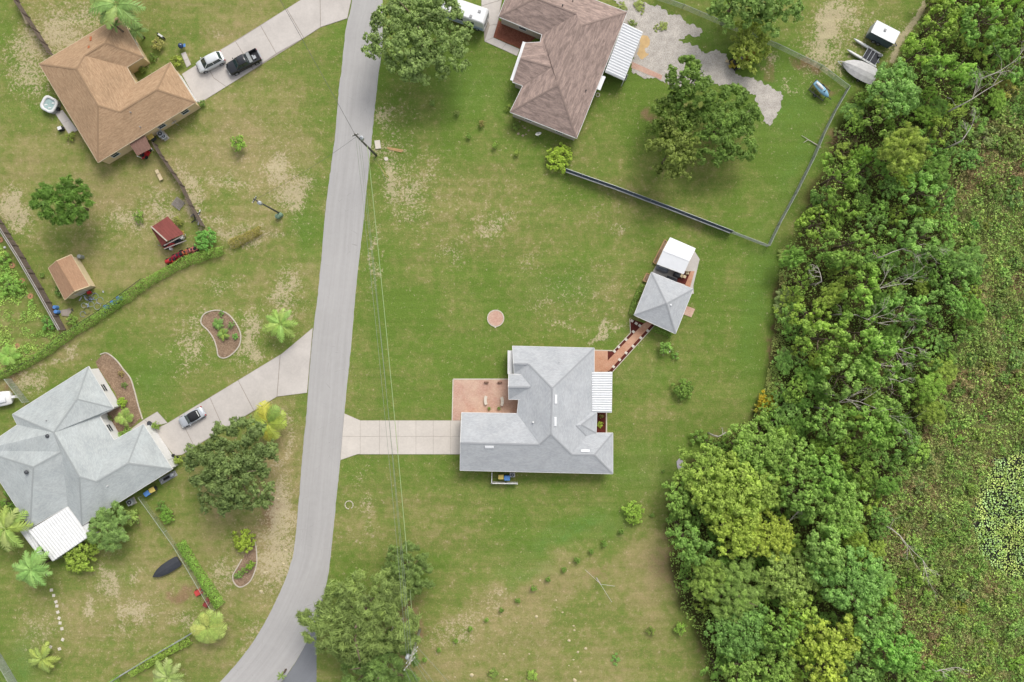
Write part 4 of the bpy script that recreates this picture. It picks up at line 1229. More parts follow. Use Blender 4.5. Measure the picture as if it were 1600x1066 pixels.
# table and bench beneath are hidden by the roof; the grilling deck between pavilion and shed is not
dk = bed('grilling_deck', [(1026, 413), (1068, 429), (1082, 388), (1093, 405), (1083, 447), (1084, 459), (1078, 460), (1072, 452), (1018, 428)], M_conc, .09, 3, 0)
m = MB(); m.prism([q.xy for q in pix([(1079, 424), (1085, 424), (1078, 449), (1070, 446)])], 0, .12); part('paver_strip', m, M_pav2, dk)
m = MB(); m.prism([q.xy for q in pix([(1063, 424), (1079, 424), (1073, 446), (1056, 440)])], 0, .105); part('red_pad', m, M_redmulch, dk)
bed('paver_landing', [(1072, 478), (1086, 483), (1080, 496), (1067, 491)], M_pav, .08, 3, 0)
# --- white-roofed shed
shed = House('shed', 'small shed with white sheet-metal gable roof, uphill of the pavilion', dict(
    a=(1047.5, 371.5, 2.5), b=(1086.5, 388.5, 2.5), r1=(1077, 407.5, 2.95), c=(1068, 428, 2.5), d=(1027, 412.5, 2.5), r0=(1036.5, 391.5, 2.95)),
    ['a b r1 r0', 'r0 r1 c d'], ['a', 'b', 'c', 'd'], M_wh_metal, M_wh, M_wh, ins=.25, gables=('b r1 c', 'd r0 a'), cat='shed', capm=M_wh_metal)
shed.windows(gap=3.0)
# raised planters west of the shed
def planter(quad, label, z=.35, border=M_wood3, soil=M_mulch):
    q = [p_.xy for p_ in pix(quad)]; c = sum(q, Vector((0, 0))) / 4
    t = thing('planter', label, 'planter', (c.x, c.y, 0), group=None)
    m = MB()
    for i in range(4): m.beam((q[i].x, q[i].y, z / 2), (q[(i + 1) % 4].x, q[(i + 1) % 4].y, z / 2), .12, z)
    part('border', m, border, t)
    m = MB(); m.prism(q, 0, z * .7); part('soil', m, soil, t)
    return t
planter([(1038, 375), (1042, 378), (1024, 413), (1020, 410)], 'long narrow wood-edged planter along the white shed')
planter([(1010, 427), (1017, 430), (1012, 442), (1004, 439)], 'short wood-edged planter at the corner of the pavilion roof')

# --- tan garden shed (left yard)
tan = House('shed', 'garden shed with tan shingle gable roof and cream walls, in the left yard', dict(
    a=(75.5, 419, 2.0), r0=(87.7, 408, 2.9), b=(111, 398, 2.0), c=(139.5, 447, 2.0), r1=(115.5, 455.5, 2.9), d=(101, 468.5, 2.0)),
    ['a r0 r1 d', 'r0 b c r1'], ['a', 'b', 'c', 'd'], M_sh_shed, M_cream, M_cream, ins=.18, gables=('c r1 d', 'a r0 b'), cat='shed')
tan.opening(edge_near(tan, 120, 460), .5, 1.5, 1.75, .02, 'door', M_wh, M_beige)
# --- carport with red metal roof
cp = thing('carport', 'small open lean-to with dark red sheet-metal roof in the left yard', 'carport', P(262, 365))
def sheet_roof(parent, quad, zs, n, mat, name='roof_sheet', rib=.04):
    A, B_, C_, D_ = [P(x, y, z) for (x, y), z in zip(quad, zs)]
    for k in range(n):
        t0, t1 = k / n, (k + .985) / n
        p0, p1, q0, q1 = A.lerp(B_, t0), A.lerp(B_, t1), D_.lerp(C_, t0), D_.lerp(C_, t1)
        up = Vector((0, 0, rib)); lo = Vector((0, 0, -.03))
        m = MB(); r0_, s0_ = p0.lerp(p1, .1), q0.lerp(q1, .1)
        m.add([p0 + up, r0_, p1, q1, s0_, q0 + up, p0 + lo, p1 + lo, q1 + lo, q0 + lo], [(0, 1, 4, 5), (1, 2, 3, 4), (6, 9, 8, 7), (0, 5, 9, 6), (2, 7, 8, 3), (0, 6, 7, 2, 1), (5, 4, 3, 8, 9)])
        part(name, m, mat, parent)
rf = MB(); rf.beam(P(236, 354, 2.62), P(261, 377, 2.62), .16, .1); rid = part('ridge_beam', rf, M_beige, cp)
sheet_roof(cp, [(237, 354.5), (262, 338), (287, 365.5), (261, 377)], (2.55, 2.1, 2.1, 2.55), 6, M_rust)
sheet_roof(cp, [(236, 355), (238, 360), (253, 385), (260, 378)], (2.5, 1.9, 1.9, 2.5), 5, M_rust)
m = MB()
for x, y in ((258, 386), (291, 371), (288, 366)): 
    q = P(x, y, 0); m.beam((q.x, q.y, 0), (q.x, q.y, 2.0), .1, .1)
m.beam(P(256.5, 389, 2.0), P(291, 376, 2.0), .14, .12); m.beam(P(256, 384, 2.2), P(287, 368, 2.2), .14, .12)
part('frame', m, M_wood2, cp)
# --- lean-to beside the brown house
lt = thing('carport', 'small brown-roofed lean-to against the wall of the tan-roofed house', 'carport', P(220, 227))
sheet_roof(lt, [(202.5, 225), (226, 211), (236.5, 232), (214.5, 243.5)], (2.4, 2.4, 2.0, 2.0), 5, flat('brown_sheet_metal', D(142, 108, 94), .6, var=.12))
for a_, b_ in (((214.5, 244), (223, 248)), ((236.5, 232), (240, 236))):
    m = MB(); m.beam(P(*a_, 1.95), P(*b_, .02), .1, .1); part('post', m, M_wh, lt)
# ------------------------------------------------------------------ fences
def fence_line(pts): return [Vector((p_.x, p_.y, 0)) for p_ in pix(pts)]
def board_fence(pts, label, ht=1.8, mat=M_wood, panel=2.4, name='wooden_fence', cap=None):
    """plan pixels at ground level; each bay of boards is a part"""
    q = fence_line(pts); t = thing(name, label, 'fence', q[0])
    for a, b in zip(q[:-1], q[1:]):
        L = (b - a).length; n = max(1, round(L / panel)); d = (b - a).normalized(); nn = Vector((-d.y, d.x, 0))
        for k in range(n):
            p0, p1 = a.lerp(b, k / n), a.lerp(b, (k + 1) / n)
            m = MB(); nb = max(2, int((p1 - p0).length / .16))
            for j in range(nb):
                c0 = p0.lerp(p1, (j + .05) / nb); c1 = p0.lerp(p1, (j + .93) / nb); h = ht + random.uniform(-.03, .03)
                if random.random() < .02: continue
                m.beam(c0 + Vector((0, 0, h / 2)), c1 + Vector((0, 0, h / 2)), .022, h)
            for z in (.4, ht - .3): m.beam(p0 + nn * .05 + Vector((0, 0, z)), p1 + nn * .05 + Vector((0, 0, z)), .05, .09)
            part('fence_panel', m, mat, t)
            if cap:
                m = MB()
                for o_ in (-.13, .13): m.beam(p0 + nn * o_ + Vector((0, 0, ht)), p1 + nn * o_ + Vector((0, 0, ht)), .09, .06)
                part('cap_rail', m, cap, t)
            m = MB(); m.beam(p0 + nn * .09, p0 + nn * .09 + Vector((0, 0, ht + .05)), .1, .1); part('post', m, mat, t)
    return t
def chain_fence(pts, label, ht=1.3, mat=M_galv, spacing=3.0, cell=.16, rail=.035, wire=.007, screen=None, footing=None, name='chain_link_fence'):
    q = fence_line(pts); t = thing(name, label, 'fence', q[0])
    m = MB(); mw = MB(); mr = MB()
    for a, b in zip(q[:-1], q[1:]):
        L = (b - a).length; n = max(1, round(L / spacing)); d = (b - a).normalized()
        for k in range(n + 1):
            p0 = a.lerp(b, k / n); m = MB(); m.tube([p0, p0 + Vector((0, 0, ht))], .035, 6); m.dome((p0.x, p0.y, ht), .045, .045, .05, 6, 2)
            part('post', m, mat, t)
        mr.tube([a + Vector((0, 0, ht)), b + Vector((0, 0, ht))], rail, 5)
        k = int(L / cell); nn = Vector((-d.y, d.x, 0)) * wire
        for j in range(-int(ht / cell), k):
            for s_ in (1, -1):
                x0 = j * cell; z0, z1 = (0.03, ht) if s_ > 0 else (ht, 0.03)
                u0, u1 = max(0, x0), min(L, x0 + ht)
                if u1 <= u0: continue
                f0 = (u0 - x0) / ht; f1 = (u1 - x0) / ht
                pa = a + d * u0 + Vector((0, 0, z0 + (z1 - z0) * f0)); pb = a + d * u1 + Vector((0, 0, z0 + (z1 - z0) * f1))
                w2 = Vector((0, 0, wire))
                mw.add([pa - w2, pb - w2, pb + w2, pa + w2], [(0, 1, 2, 3)])
                mw.add([pa - nn, pb - nn, pb + nn, pa + nn], [(0, 1, 2, 3)])
    part('top_rail', mr, mat, t)
    wv = part('wire_mesh', mw, mat, t); wv['kind'] = 'stuff'
    if screen:
        m = MB()
        for a, b in zip(q[:-1], q[1:]):
            m.beam(a + Vector((0, 0, ht * .53)), b + Vector((0, 0, ht * .53)), .012, ht * .86)
        part('screen', m, screen, t)
    if footing:
        m = MB()
        for a, b in zip(q[:-1], q[1:]): m.beam(a + Vector((0, 0, .04)), b + Vector((0, 0, .04)), .26, .08)
        part('footing', m, footing, t)
    return t
board_fence([(28, -30), (31, 5), (62, 52), (86, 90)], 'dark weathered board fence running down from the top left corner', 1.8)
board_fence([(246, 228), (256, 246), (262, 254), (288, 292), (303, 324), (321, 355)], 'dark weathered board fence from the tan-roofed house down to the hedge', 1.7)
board_fence([(-30, 298), (6, 350), (16, 366), (40, 404), (68, 452), (104, 516)], 'silvery board fence beside the tan garden shed', 1.8, M_wood, cap=flat('pale_rail', D(196, 190, 184), .8))
M_scr = flat('dark_privacy_screen', D(92, 102, 124), .8)
chain_fence([(883, 268), (960, 295), (1043, 326), (1141, 364)], 'long fence with dark privacy screen across the lawn from the round yellow bush', 1.8, M_galv, screen=M_scr, footing=flat('grey_footing', D(186, 188, 186), .9))
M_galv2 = flat('greenish_galvanised_wire', D(186, 194, 178), .6, .1)
chain_fence([(1141, 364), (1198, 386), (1214, 352), (1240, 304), (1268, 248), (1281, 217)], 'chain-link fence at the corner by the thicket, below the jet ski', 1.5, M_galv2, cell=.12, wire=.010)
chain_fence([(1281, 217), (1300, 178), (1322, 140)], 'short chain-link fence end running into the thicket', 1.4, M_galv2, cell=.13, wire=.009)
chain_fence([(1025, 0), (1066, 14), (1141, 46), (1176, 60)], 'chain-link fence behind the gravel yard, left of the round olive tree', 1.4, M_galv2, cell=.13, wire=.009)
chain_fence([(1176, 60), (1214, 76), (1280, 108), (1322, 140)], 'chain-link fence right of the round olive tree, above the jet ski', 1.4, M_galv2, cell=.12, wire=.009)
chain_fence([(18, 592), (46, 628)], 'short chain-link gate beside the grey-roofed house', 1.6, M_galv2, 1.5, cell=.12, wire=.009)
chain_fence([(222, 775), (246, 808), (276, 850), (300, 890), (336, 952)], 'chain-link fence running down from the grey-roofed house to the red play car', 1.2, M_galv2, cell=.2, wire=.005)
chain_fence([(340, 962), (297, 990), (240, 1023), (160, 1072), (110, 1100)], 'chain-link fence with pale top rail along the bottom left hedge', 1.4, M_galv, cell=.14, wire=.008)
chain_fence([(-20, 990), (3, 1024), (30, 1070), (50, 1105)], 'chain-link fence in the bottom left corner', 1.5, M_galv2, cell=.10, wire=.014)
chain_fence([(0, 588), (60, 560), (104, 524), (160, 486), (226, 437)], 'thin wire fence on the yard side of the long hedge', 1.2, flat('dark_wire', D(60, 66, 60), .6), 3.5, cell=.3, wire=.006)
# picket screen in front of the main house's bins
pf = thing('vinyl_fence', 'white vinyl fence around the bins below the blue-grey roof', 'fence', P(768, 752))
def vinyl(a, b):
    a, b = P(*a), P(*b); L = (b - a).length; n = max(1, round(L / 2.1))
    for k in range(n):
        p0, p1 = a.lerp(b, k / n), a.lerp(b, (k + 1) / n); m = MB()
        for j in range(10):
            c0, c1 = p0.lerp(p1, (j + .04) / 10), p0.lerp(p1, (j + .96) / 10)
            m.beam(c0 + Vector((0, 0, .62)), c1 + Vector((0, 0, .62)), .03, 1.1)
        m.beam(p0 + Vector((0, 0, 1.2)), p1 + Vector((0, 0, 1.2)), .1, .09); m.beam(p0 + Vector((0, 0, .1)), p1 + Vector((0, 0, .1)), .08, .09)
        part('fence_panel', m, M_wh, pf)
    for k in range(n + 1):
        p0 = a.lerp(b, k / n); m = MB(); m.box((p0.x, p0.y, .66), (.13, .13, 1.32)); m.box((p0.x, p0.y, 1.34), (.18, .18, .06), 0, .5); part('post', m, M_wh, pf)
vinyl((769, 737), (768.5, 753)); vinyl((768.5, 753), (808, 753.5))

# ------------------------------------------------------------------ utility poles and lines
M_pole = flat('weathered_pole', D(112, 110, 100), .9, var=.2, scale=4)
M_palepole = flat('pale_pole', D(168, 168, 150), .9, var=.15, scale=4)
M_wire = flat('bright_cable', D(176, 196, 140), .5, var=.05)
M_wire2 = flat('thin_cable', D(150, 160, 140), .5, var=.05)
M_dwire = flat('dark_cable', D(96, 96, 92), .5, var=.05)
def pole(label, base, top, ztop, r, mat, arms, xf=None, extra=None):
    b, t_ = P(*base), P(*top, ztop)
    t = thing('utility_pole', label, 'utility pole', b)
    m = MB(); m.tube([b - Vector((0, 0, .1)), b.lerp(t_, .5), t_], [r * 1.25, r, r * .8], 10); part('shaft', m, mat, t, True)
    for z, L, ang in arms:
        c = b.lerp(t_, z / ztop); d = Vector((math.cos(R(ang)), math.sin(R(ang)), 0)) * L / 2
        m = MB(); m.beam(c - d, c + d, .12, .14); arm = part('crossarm', m, mat, t)
        for k in (-.95, -.45, .45, .95):
            m = MB(); e = c + d * k; m.cyl((e.x, e.y, e.z + .16), .06, .2, 8, .04); part('insulator', m, M_wh, arm)
    for (px, py, z, rr, hh) in xf or ():
        c = P(px, py, z); m = MB(); m.cyl(c, rr, hh, 14); m.dome((c.x, c.y, c.z + hh / 2), rr, rr, .1, 14, 2); m.cyl((c.x + .1, c.y, c.z + hh / 2 + .15), .05, .25, 6); m.cyl((c.x - .1, c.y, c.z + hh / 2 + .15), .05, .25, 6)
        ax = b.lerp(t_, z / ztop); m.beam(ax, c, .1, .1)
        part('transformer', m, M_lgrey, t, True)
    return t, b, t_
p1, p1b, p1t = pole('tall dark utility pole leaning over the road edge, with one white transformer', (588, 243), (554, 209.5), 11, .15, M_pole, [(10.6, 1.0, 20)], [(565.5, 216, 8.8, .27, .8)])
p2, p2b, p2t = pole('utility pole in the left lawn, with white transformer and green base boxes', (438, 334), (396, 311), 10, .12, M_pole, [(9.6, 1.0, 60)], [(406, 317.5, 8.2, .27, .8)])
p3, p3b, p3t = pole('pale utility pole with several crossarms at the bottom of the photo', (656, 984), (639.5, 1038), 11.5, .17, M_palepole, [(11.2, 2.4, 50), (9.2, 2.4, 50), (7.8, 2.2, 50)], [(637, 1026, 8.6, .28, .85)])
for (x, y, z, s_) in ((592, 245, .35, .45), (586, 247, .3, .3)):
    pass
def wire(a, b, sag, rad, mat, label, group=None, n=22):
    pts = []
    for i in range(n + 1):
        t = i / n; q = a.lerp(b, t); q.z -= sag * 4 * t * (1 - t); pts.append(q)
    m = MB(); m.tube(pts, rad, 4)
    solo('power_line', m, mat, label, 'cable', a, group)
wire(P(574, 228, 6.3), P(648, 1010, 5.6), 1.2, .045, M_wire, 'bright lowest cable strung beside the road between the top and bottom poles')
for k, (xa, xb, za, sg) in enumerate([(563, 640, 9.2, 1.6), (556, 636, 10.6, 1.3), (560, 644, 10.6, 1.3)]):
    wire(P(xa, 214 + k, za), P(xb, 1036 - 2 * k, za + .3), sg, .022, M_wire2, ('leftmost', 'middle', 'rightmost')[(1, 0, 2)[k]] + ' thin upper wire strung beside the road, left of the bright cable', 'thin wires beside the road')
wire(p1t - Vector((0, 0, .4)), P(330, -190, 10.5), 1.6, .028, M_dwire, 'thin cable from the road pole up to the top left')
wire(p1t - Vector((0, 0, 1.2)), p2t - Vector((0, 0, .5)), .9, .018, M_dwire, 'thin cable from the road pole to the lawn pole')
arm = Vector((math.cos(R(50)), math.sin(R(50)), 0))
for k, (off, z, far) in enumerate([(1.0, 7.9, (800, 1190)), (-1.0, 9.3, (720, 1210)), (.0, 9.3, (742, 1200)), (1.0, 11.2, (770, 1200)), (-1.0, 11.3, (700, 1220))]):
    q = p3b.lerp(p3t, z / 11.5) + arm * off
    wire(q, P(far[0], far[1], z - .5), .8, .025, M_wire2, 'cable running from the bottom pole to the lower right', 'cables leaving the bottom pole')
m = MB(); m.tube([P(592, 257, 1.6), P(605, 277, .05)], .05, 5)
solo('guy_guard', m, M_yellow, 'yellow plastic guy-wire guard beside the road pole', 'guy guard', P(605, 277))
m = MB(); m.tube([P(594, 262, 2.2), P(602, 283, .05)], .012, 4); m.tube([P(576, 232, 7.5), P(605, 277, .05)], .015, 4)
solo('guy_wire', m, M_galv, 'steel guy wire anchoring the road pole', 'guy wire', P(602, 283))

# ------------------------------------------------------------------ vehicles
def car_paint(name, c, rough=.25): return flat(name, c, rough, .1, var=.03, spec=.6)
M_silver = car_paint('silver_paint', D(202, 206, 212)); M_pearl = car_paint('white_car_paint', D(238, 240, 240)); M_bk = car_paint('black_car_paint', (.022, .023, .026, 1), .2)
M_carglass = flat('car_glass', (.02, .04, .042, 1), .06, spec=.8, var=.05)
M_tyre = flat('tyre_rubber', (.02, .02, .02, 1), .9)
M_rim = flat('alloy_rim', D(190, 192, 196), .3, .6)
M_lamp = flat('head_lamp_glass', D(236, 236, 230), .15, spec=.8); M_tail = flat('tail_lamp_red', (.35, .01, .01, 1), .2)
M_soft = flat('black_canvas', D(46, 46, 50), .9, var=.1)
def ring(x, w_, zb, zt, sh=.12, n=8):
    """closed cross-section at station x, rounded shoulders"""
    return [(x, -w_, zb), (x, -w_ * 1.0, zb + (zt - zb) * .55), (x, -w_ * .96, zt - sh * .4), (x, -w_ * .86, zt), (x, w_ * .86, zt), (x, w_ * .96, zt - sh * .4), (x, w_, zb + (zt - zb) * .55), (x, w_, zb)]
def wheels(t, L, wd, r_, ax, white=None):
    for x in ax:
        for s_ in (-1, 1):
            m = MB(); m.cyl((x, s_ * (wd / 2 - .07), r_), r_, .2, 16, axis='y'); w_ = part('wheel', m, M_tyre, t, world=False)
            m = MB(); m.cyl((x, s_ * (wd / 2 + .015), r_), r_ * .62, .05, 12, axis='y'); part('rim', m, white or M_rim, w_, world=False)
def lamps(t, L, wd, z, xf, xr, hz=.14):
    for s_ in (-1, 1):
        m = MB(); m.box((xf, s_ * wd * .36, z), (.22, .3, hz), 0, .8); part('headlight', m, M_lamp, t, world=False)
        m = MB(); m.box((xr, s_ * wd * .40, z + .08), (.12, .22, .2)); part('taillight', m, M_tail, t, world=False)
def mirrors(t, x, wd, z, mat):
    for s_ in (-1, 1):
        m = MB(); m.box((x, s_ * (wd / 2 + .09), z), (.14, .2, .14), 0, .85); part('mirror', m, mat, t, world=False)
def suv(label, px, py, ang, paint):
    q = P(px, py, 0); t = thing('parked_car', label, 'car', q, ang); W = .92
    m = MB(); m.loft([ring(2.18, .62, .35, .62), ring(2.08, .78, .28, .78), ring(1.7, .88, .25, .92), ring(1.15, W, .22, 1.0), ring(0, W, .22, 1.04), ring(-1.4, W, .22, 1.06), ring(-1.95, .86, .25, 1.05), ring(-2.2, .78, .32, .95), ring(-2.26, .7, .4, .7)])
    part('body', m, paint, t, True, world=False)
    m = MB(); rr = lambda x, w_, z: [(x, -w_, z), (x, w_, z)]
    bot = [(1.2, .70), (.9, .80), (-.4, .82), (-1.7, .78), (-2.02, .66)]; top = [(.45, .60), (.30, .66), (-.4, .68), (-1.35, .66), (-1.62, .58)]
    vs = [(x, s_ * w_, 1.0) for x, w_ in bot for s_ in (-1, 1)] + [(x, s_ * w_, 1.60 if abs(x + .5) < .9 else 1.56) for x, w_ in top for s_ in (-1, 1)]
    fs = []
    for i in range(4):
        a = 2 * i; b = 10 + 2 * i
        fs += [(a, b, b + 2, a + 2), (a + 1, a + 3, b + 3, b + 1), (b, b + 1, b + 3, b + 2)]
    fs += [(0, 1, 11, 10), (9, 8, 18, 19)]
    m.add(vs, fs); part('windows', m, M_carglass, t, world=False)
    m = MB(); m.loft([[(x, -w_, 1.6), (x, -w_ * .9, z), (x, w_ * .9, z), (x, w_, 1.6)] for x, w_, z in ((.42, .58, 1.62), (.2, .66, 1.66), (-.5, .70, 1.68), (-1.4, .67, 1.66), (-1.68, .6, 1.62))]); part('roof_panel', m, paint, t, True, world=False)
    m = MB()
    for s_ in (-1, 1):
        m.beam((1.15, s_ * .74, 1.02), (.42, s_ * .6, 1.62), .07, .06); m.beam((-.45, s_ * .82, 1.02), (-.45, s_ * .68, 1.62), .07, .05); m.beam((-1.85, s_ * .72, 1.02), (-1.6, s_ * .6, 1.62), .12, .08)
    part('pillars', m, paint, t, world=False)
    wheels(t, 4.4, 1.84, .34, (1.4, -1.35)); lamps(t, 4.4, 1.84, .72, 2.0, -2.2); mirrors(t, .95, 1.84, 1.05, paint)
    m = MB(); m.box((2.2, 0, .5), (.1, 1.2, .2)); part('bumper', m, M_dgrey, t, world=False)
    return t
suv('white hatchback parked on the driveway of the tan-roofed house, nearest its garage', 331.5, 100, R(206), M_pearl)
def pickup(label, px, py, ang):
    t = thing('parked_car', label, 'pickup truck', P(px, py, 0), ang); W = .97
    m = MB(); m.loft([ring(2.62, .66, .5, .8), ring(2.5, .84, .4, .98), ring(2.0, .94, .36, 1.10), ring(1.1, W, .35, 1.16), ring(-.95, W, .35, 1.14), ring(-1.0, W, .35, 1.14)]); part('body', m, M_bk, t, True, world=False)
    m = MB(); vs = [(1.25, -.78, 1.14), (1.25, .78, 1.14), (-.85, -.86, 1.14), (-.85, .86, 1.14), (.55, -.66, 1.72), (.55, .66, 1.72), (-.72, -.70, 1.72), (-.72, .70, 1.72)]
    m.add(vs, [(0, 1, 5, 4), (1, 3, 7, 5), (3, 2, 6, 7), (2, 0, 4, 6), (4, 5, 7, 6)]); part('windows', m, M_carglass, t, world=False)
    m = MB(); m.loft([[(x, -w_, 1.72), (x, -w_ * .92, z), (x, w_ * .92, z), (x, w_, 1.72)] for x, w_, z in ((.55, .66, 1.74), (.3, .72, 1.79), (-.5, .74, 1.79), (-.78, .7, 1.74))]); part('roof_panel', m, M_bk, t, True, world=False)
    m = MB()
    for s_ in (-1, 1):
        m.beam((1.25, s_ * .78, 1.15), (.55, s_ * .66, 1.74), .08, .06); m.beam((.1, s_ * .86, 1.12), (.05, s_ * .72, 1.74), .08, .05)
    part('pillars', m, M_bk, t, world=False)
    m = MB(); m.box((-1.85, 0, .62), (1.75, 1.7, .1))
    for s_ in (-1, 1): m.box((-1.85, s_ * .9, .86), (1.78, .14, .56))
    m.box((-1.02, 0, .86), (.1, 1.8, .56)); bedp = part('cargo_bed', m, M_bk, t, world=False)
    m = MB(); m.box((-2.76, 0, .86), (.1, 1.84, .56)); part('tailgate', m, M_bk, t, world=False)
    m = MB(); m.box((-1.28, 0, 1.18), (.5, 1.72, .3), 0, .95); part('tool_box', m, M_galv, t, world=False)
    m = MB(); m.box((-1.95, .1, .75), (.5, .5, .2)); m.box((-1.8, -.15, .8), (.2, .35, .16)); part('cargo', m, M_lgrey, bedp, world=False)
    m = MB(); m.box((2.62, 0, .6), (.14, 1.7, .22)); part('bumper', m, M_lgrey, t, world=False)
    m = MB(); m.box((-2.86, 0, .55), (.14, 1.8, .2)); part('rear_bumper', m, M_lgrey, t, world=False)
    wheels(t, 5.4, 1.94, .4, (1.7, -1.85)); lamps(t, 5.4, 1.9, .85, 2.5, -2.78); mirrors(t, 1.05, 1.96, 1.2, M_bk)
    return t
pickup('black pickup truck with silver tool box in the bed, on the driveway', 382.5, 101, R(207))
def convertible(label, px, py, ang):
    t = thing('parked_car', label, 'car', P(px, py, 0), ang); W = .88
    m = MB(); m.loft([ring(2.12, .5, .35, .55), ring(2.02, .72, .25, .68), ring(1.6, .84, .2, .8), ring(.9, W, .2, .9), ring(0, W, .2, .92), ring(-1.2, W, .2, .94), ring(-1.8, .82, .22, .9), ring(-2.1, .7, .3, .8), ring(-2.16, .62, .4, .62)]); part('body', m, M_silver, t, True, world=False)
    m = MB(); m.loft([[(x, -w_, .88), (x, -w_ * .82, z), (x, w_ * .82, z), (x, w_, .88)] for x, w_, z in ((.25, .72, 1.26), (-.1, .76, 1.33), (-.7, .76, 1.32), (-1.15, .72, 1.15), (-1.45, .66, .96))]); st_ = part('soft_top', m, M_soft, t, True, world=False)
    m = MB(); m.add([(.85, -.74, .90), (.85, .74, .90), (.26, .60, 1.27), (.26, -.60, 1.27), (.80, -.70, .88), (.80, .70, .88), (.2, .58, 1.25), (.2, -.58, 1.25)], [(0, 1, 2, 3), (7, 6, 5, 4), (0, 4, 5, 1), (1, 5, 6, 2), (2, 6, 7, 3), (3, 7, 4, 0)]); part('windscreen', m, M_carglass, t, world=False)
    m = MB(); m.box((-1.28, 0, 1.10), (.12, .95, .05)); part('rear_window', m, M_lamp, st_, world=False)
    wheels(t, 4.2, 1.76, .32, (1.3, -1.3)); lamps(t, 4.2, 1.76, .62, 1.92, -2.08); mirrors(t, .6, 1.76, .95, M_silver)
    return t
convertible('silver convertible with black soft top on the driveway of the grey-roofed house', 302.5, 651.5, R(209))
# maroon car end just visible under the oak, right of the convertible
# motorhome
mh = thing('motorhome', 'white motorhome with blue side stripes, half under the tree at the top', 'motorhome', P(722, 27, 0), R(-19))
M_stripe = flat('pale_blue_stripe', D(120, 160, 200), .4)
m = MB(); m.loft([[(x, -1.22 * k, .5), (x, -1.24 * k, 1.2), (x, -1.22 * k, z - .1), (x, -1.12 * k, z), (x, 1.12 * k, z), (x, 1.22 * k, z - .1), (x, 1.24 * k, 1.2), (x, 1.22 * k, .5)] for x, k, z in ((-4.2, .94, 2.7), (-4.05, 1, 3.0), (3.9, 1, 3.05), (4.1, .95, 2.8))]); part('body', m, M_wh, mh, world=False)
m = MB(); m.box((0, 0, 3.06), (7.6, 2.1, .06)); rt = part('roof_panel', m, M_wh_metal, mh, world=False)
for x, y, s_ in ((2.9, .35, .45), (1.9, -.75, .42), (-1.2, .2, .45)):
    m = MB(); m.box((x, y, 3.14), (s_, s_, .12), 0, .85); part('roof_vent', m, M_gtrim, rt, world=False)
m = MB(); m.box((-2.9, 0, 3.2), (1.0, .75, .26), 0, .85); part('air_conditioner', m, M_wh, rt, world=False)
for s_ in (-1, 1):
    for z, h in ((1.05, .14), (1.38, .1), (.8, .08)):
        m = MB(); m.box((.2, s_ * 1.25, z), (7.4, .02, h)); part('side_stripe', m, M_stripe, mh, world=False)
    for x in (-2.4, .2, 2.0):
        m = MB(); m.box((x, s_ * 1.245, 2.05), (1.0, .03, .6)); part('window', m, M_glass, mh, world=False)
wheels(mh, 8, 2.4, .42, (2.9, -2.2))
m = MB(); m.box((4.12, 0, 1.9), (.05, 1.9, .8)); part('windscreen', m, M_carglass, mh, world=False)
# enclosed box trailer
bt = thing('box_trailer', 'enclosed trailer with white roof and dark grey sides beside the thicket', 'trailer', P(1372, 60, 0), R(-27))
m = MB(); m.box((0, 0, 1.25), (3.9, 2.0, 1.7)); part('body', m, flat('slate_panel', D(92, 106, 112), .5), bt, world=False)
m = MB(); m.box((0, 0, 2.13), (4.0, 2.08, .07)); rp = part('roof_panel', m, M_wh_metal, bt, world=False)
m = MB(); m.box((-.2, .2, 2.24), (.4, .4, .14), 0, .8); part('roof_vent', m, M_gtrim, rp, world=False)
for x in (-2.05,): m = MB(); m.box((x + .06, 0, 1.2), (.1, 1.5, 1.5)); part('rear_door', m, M_lgrey, bt, world=False)
m = MB(); m.beam((1.95, -.6, .45), (3.0, 0, .45), .1, .1); m.beam((1.95, .6, .45), (3.0, 0, .45), .1, .1); part('tongue', m, M_dgrey, bt, world=False)
wheels(bt, 4, 2.1, .36, (0.3, -.5))
# catamaran
ct = thing('catamaran', 'small beached catamaran with two white hulls and black deck', 'boat', P(1352, 86, 0), R(-31))
for s_ in (-1, 1):
    m = MB(); m.loft([[(x, s_ * 1.0 - w_, .45), (x, s_ * 1.0 - w_ * .5, .05 + b), (x, s_ * 1.0 + w_ * .5, .05 + b), (x, s_ * 1.0 + w_, .45), (x, s_ * 1.0 + w_ * .6, .52), (x, s_ * 1.0 - w_ * .6, .52)] for x, w_, b in ((-2.9, .05, .3), (-2.3, .16, .05), (-1, .2, 0), (1, .2, 0), (2.1, .18, .05), (2.3, .13, .1))]); part('hull', m, M_wh, ct, True, world=False)
m = MB(); m.box((.85, 0, .56), (2.2, 1.75, .03)); part('deck', m, flat('black_mesh_deck', D(66, 66, 72), .8), ct, world=False)
for x in (-.3, .4, 1.0, 2.0):
    m = MB(); m.tube([(x, -1.1, .6), (x, 1.1, .6)], .045, 6); part('crossbar', m, M_lgrey, ct, world=False)
m = MB(); m.box((1.8, .6, .72), (.5, .45, .3), .3); m.box((2.15, -.35, .7), (.3, .3, .22)); part('motor', m, M_dgrey, ct, world=False)
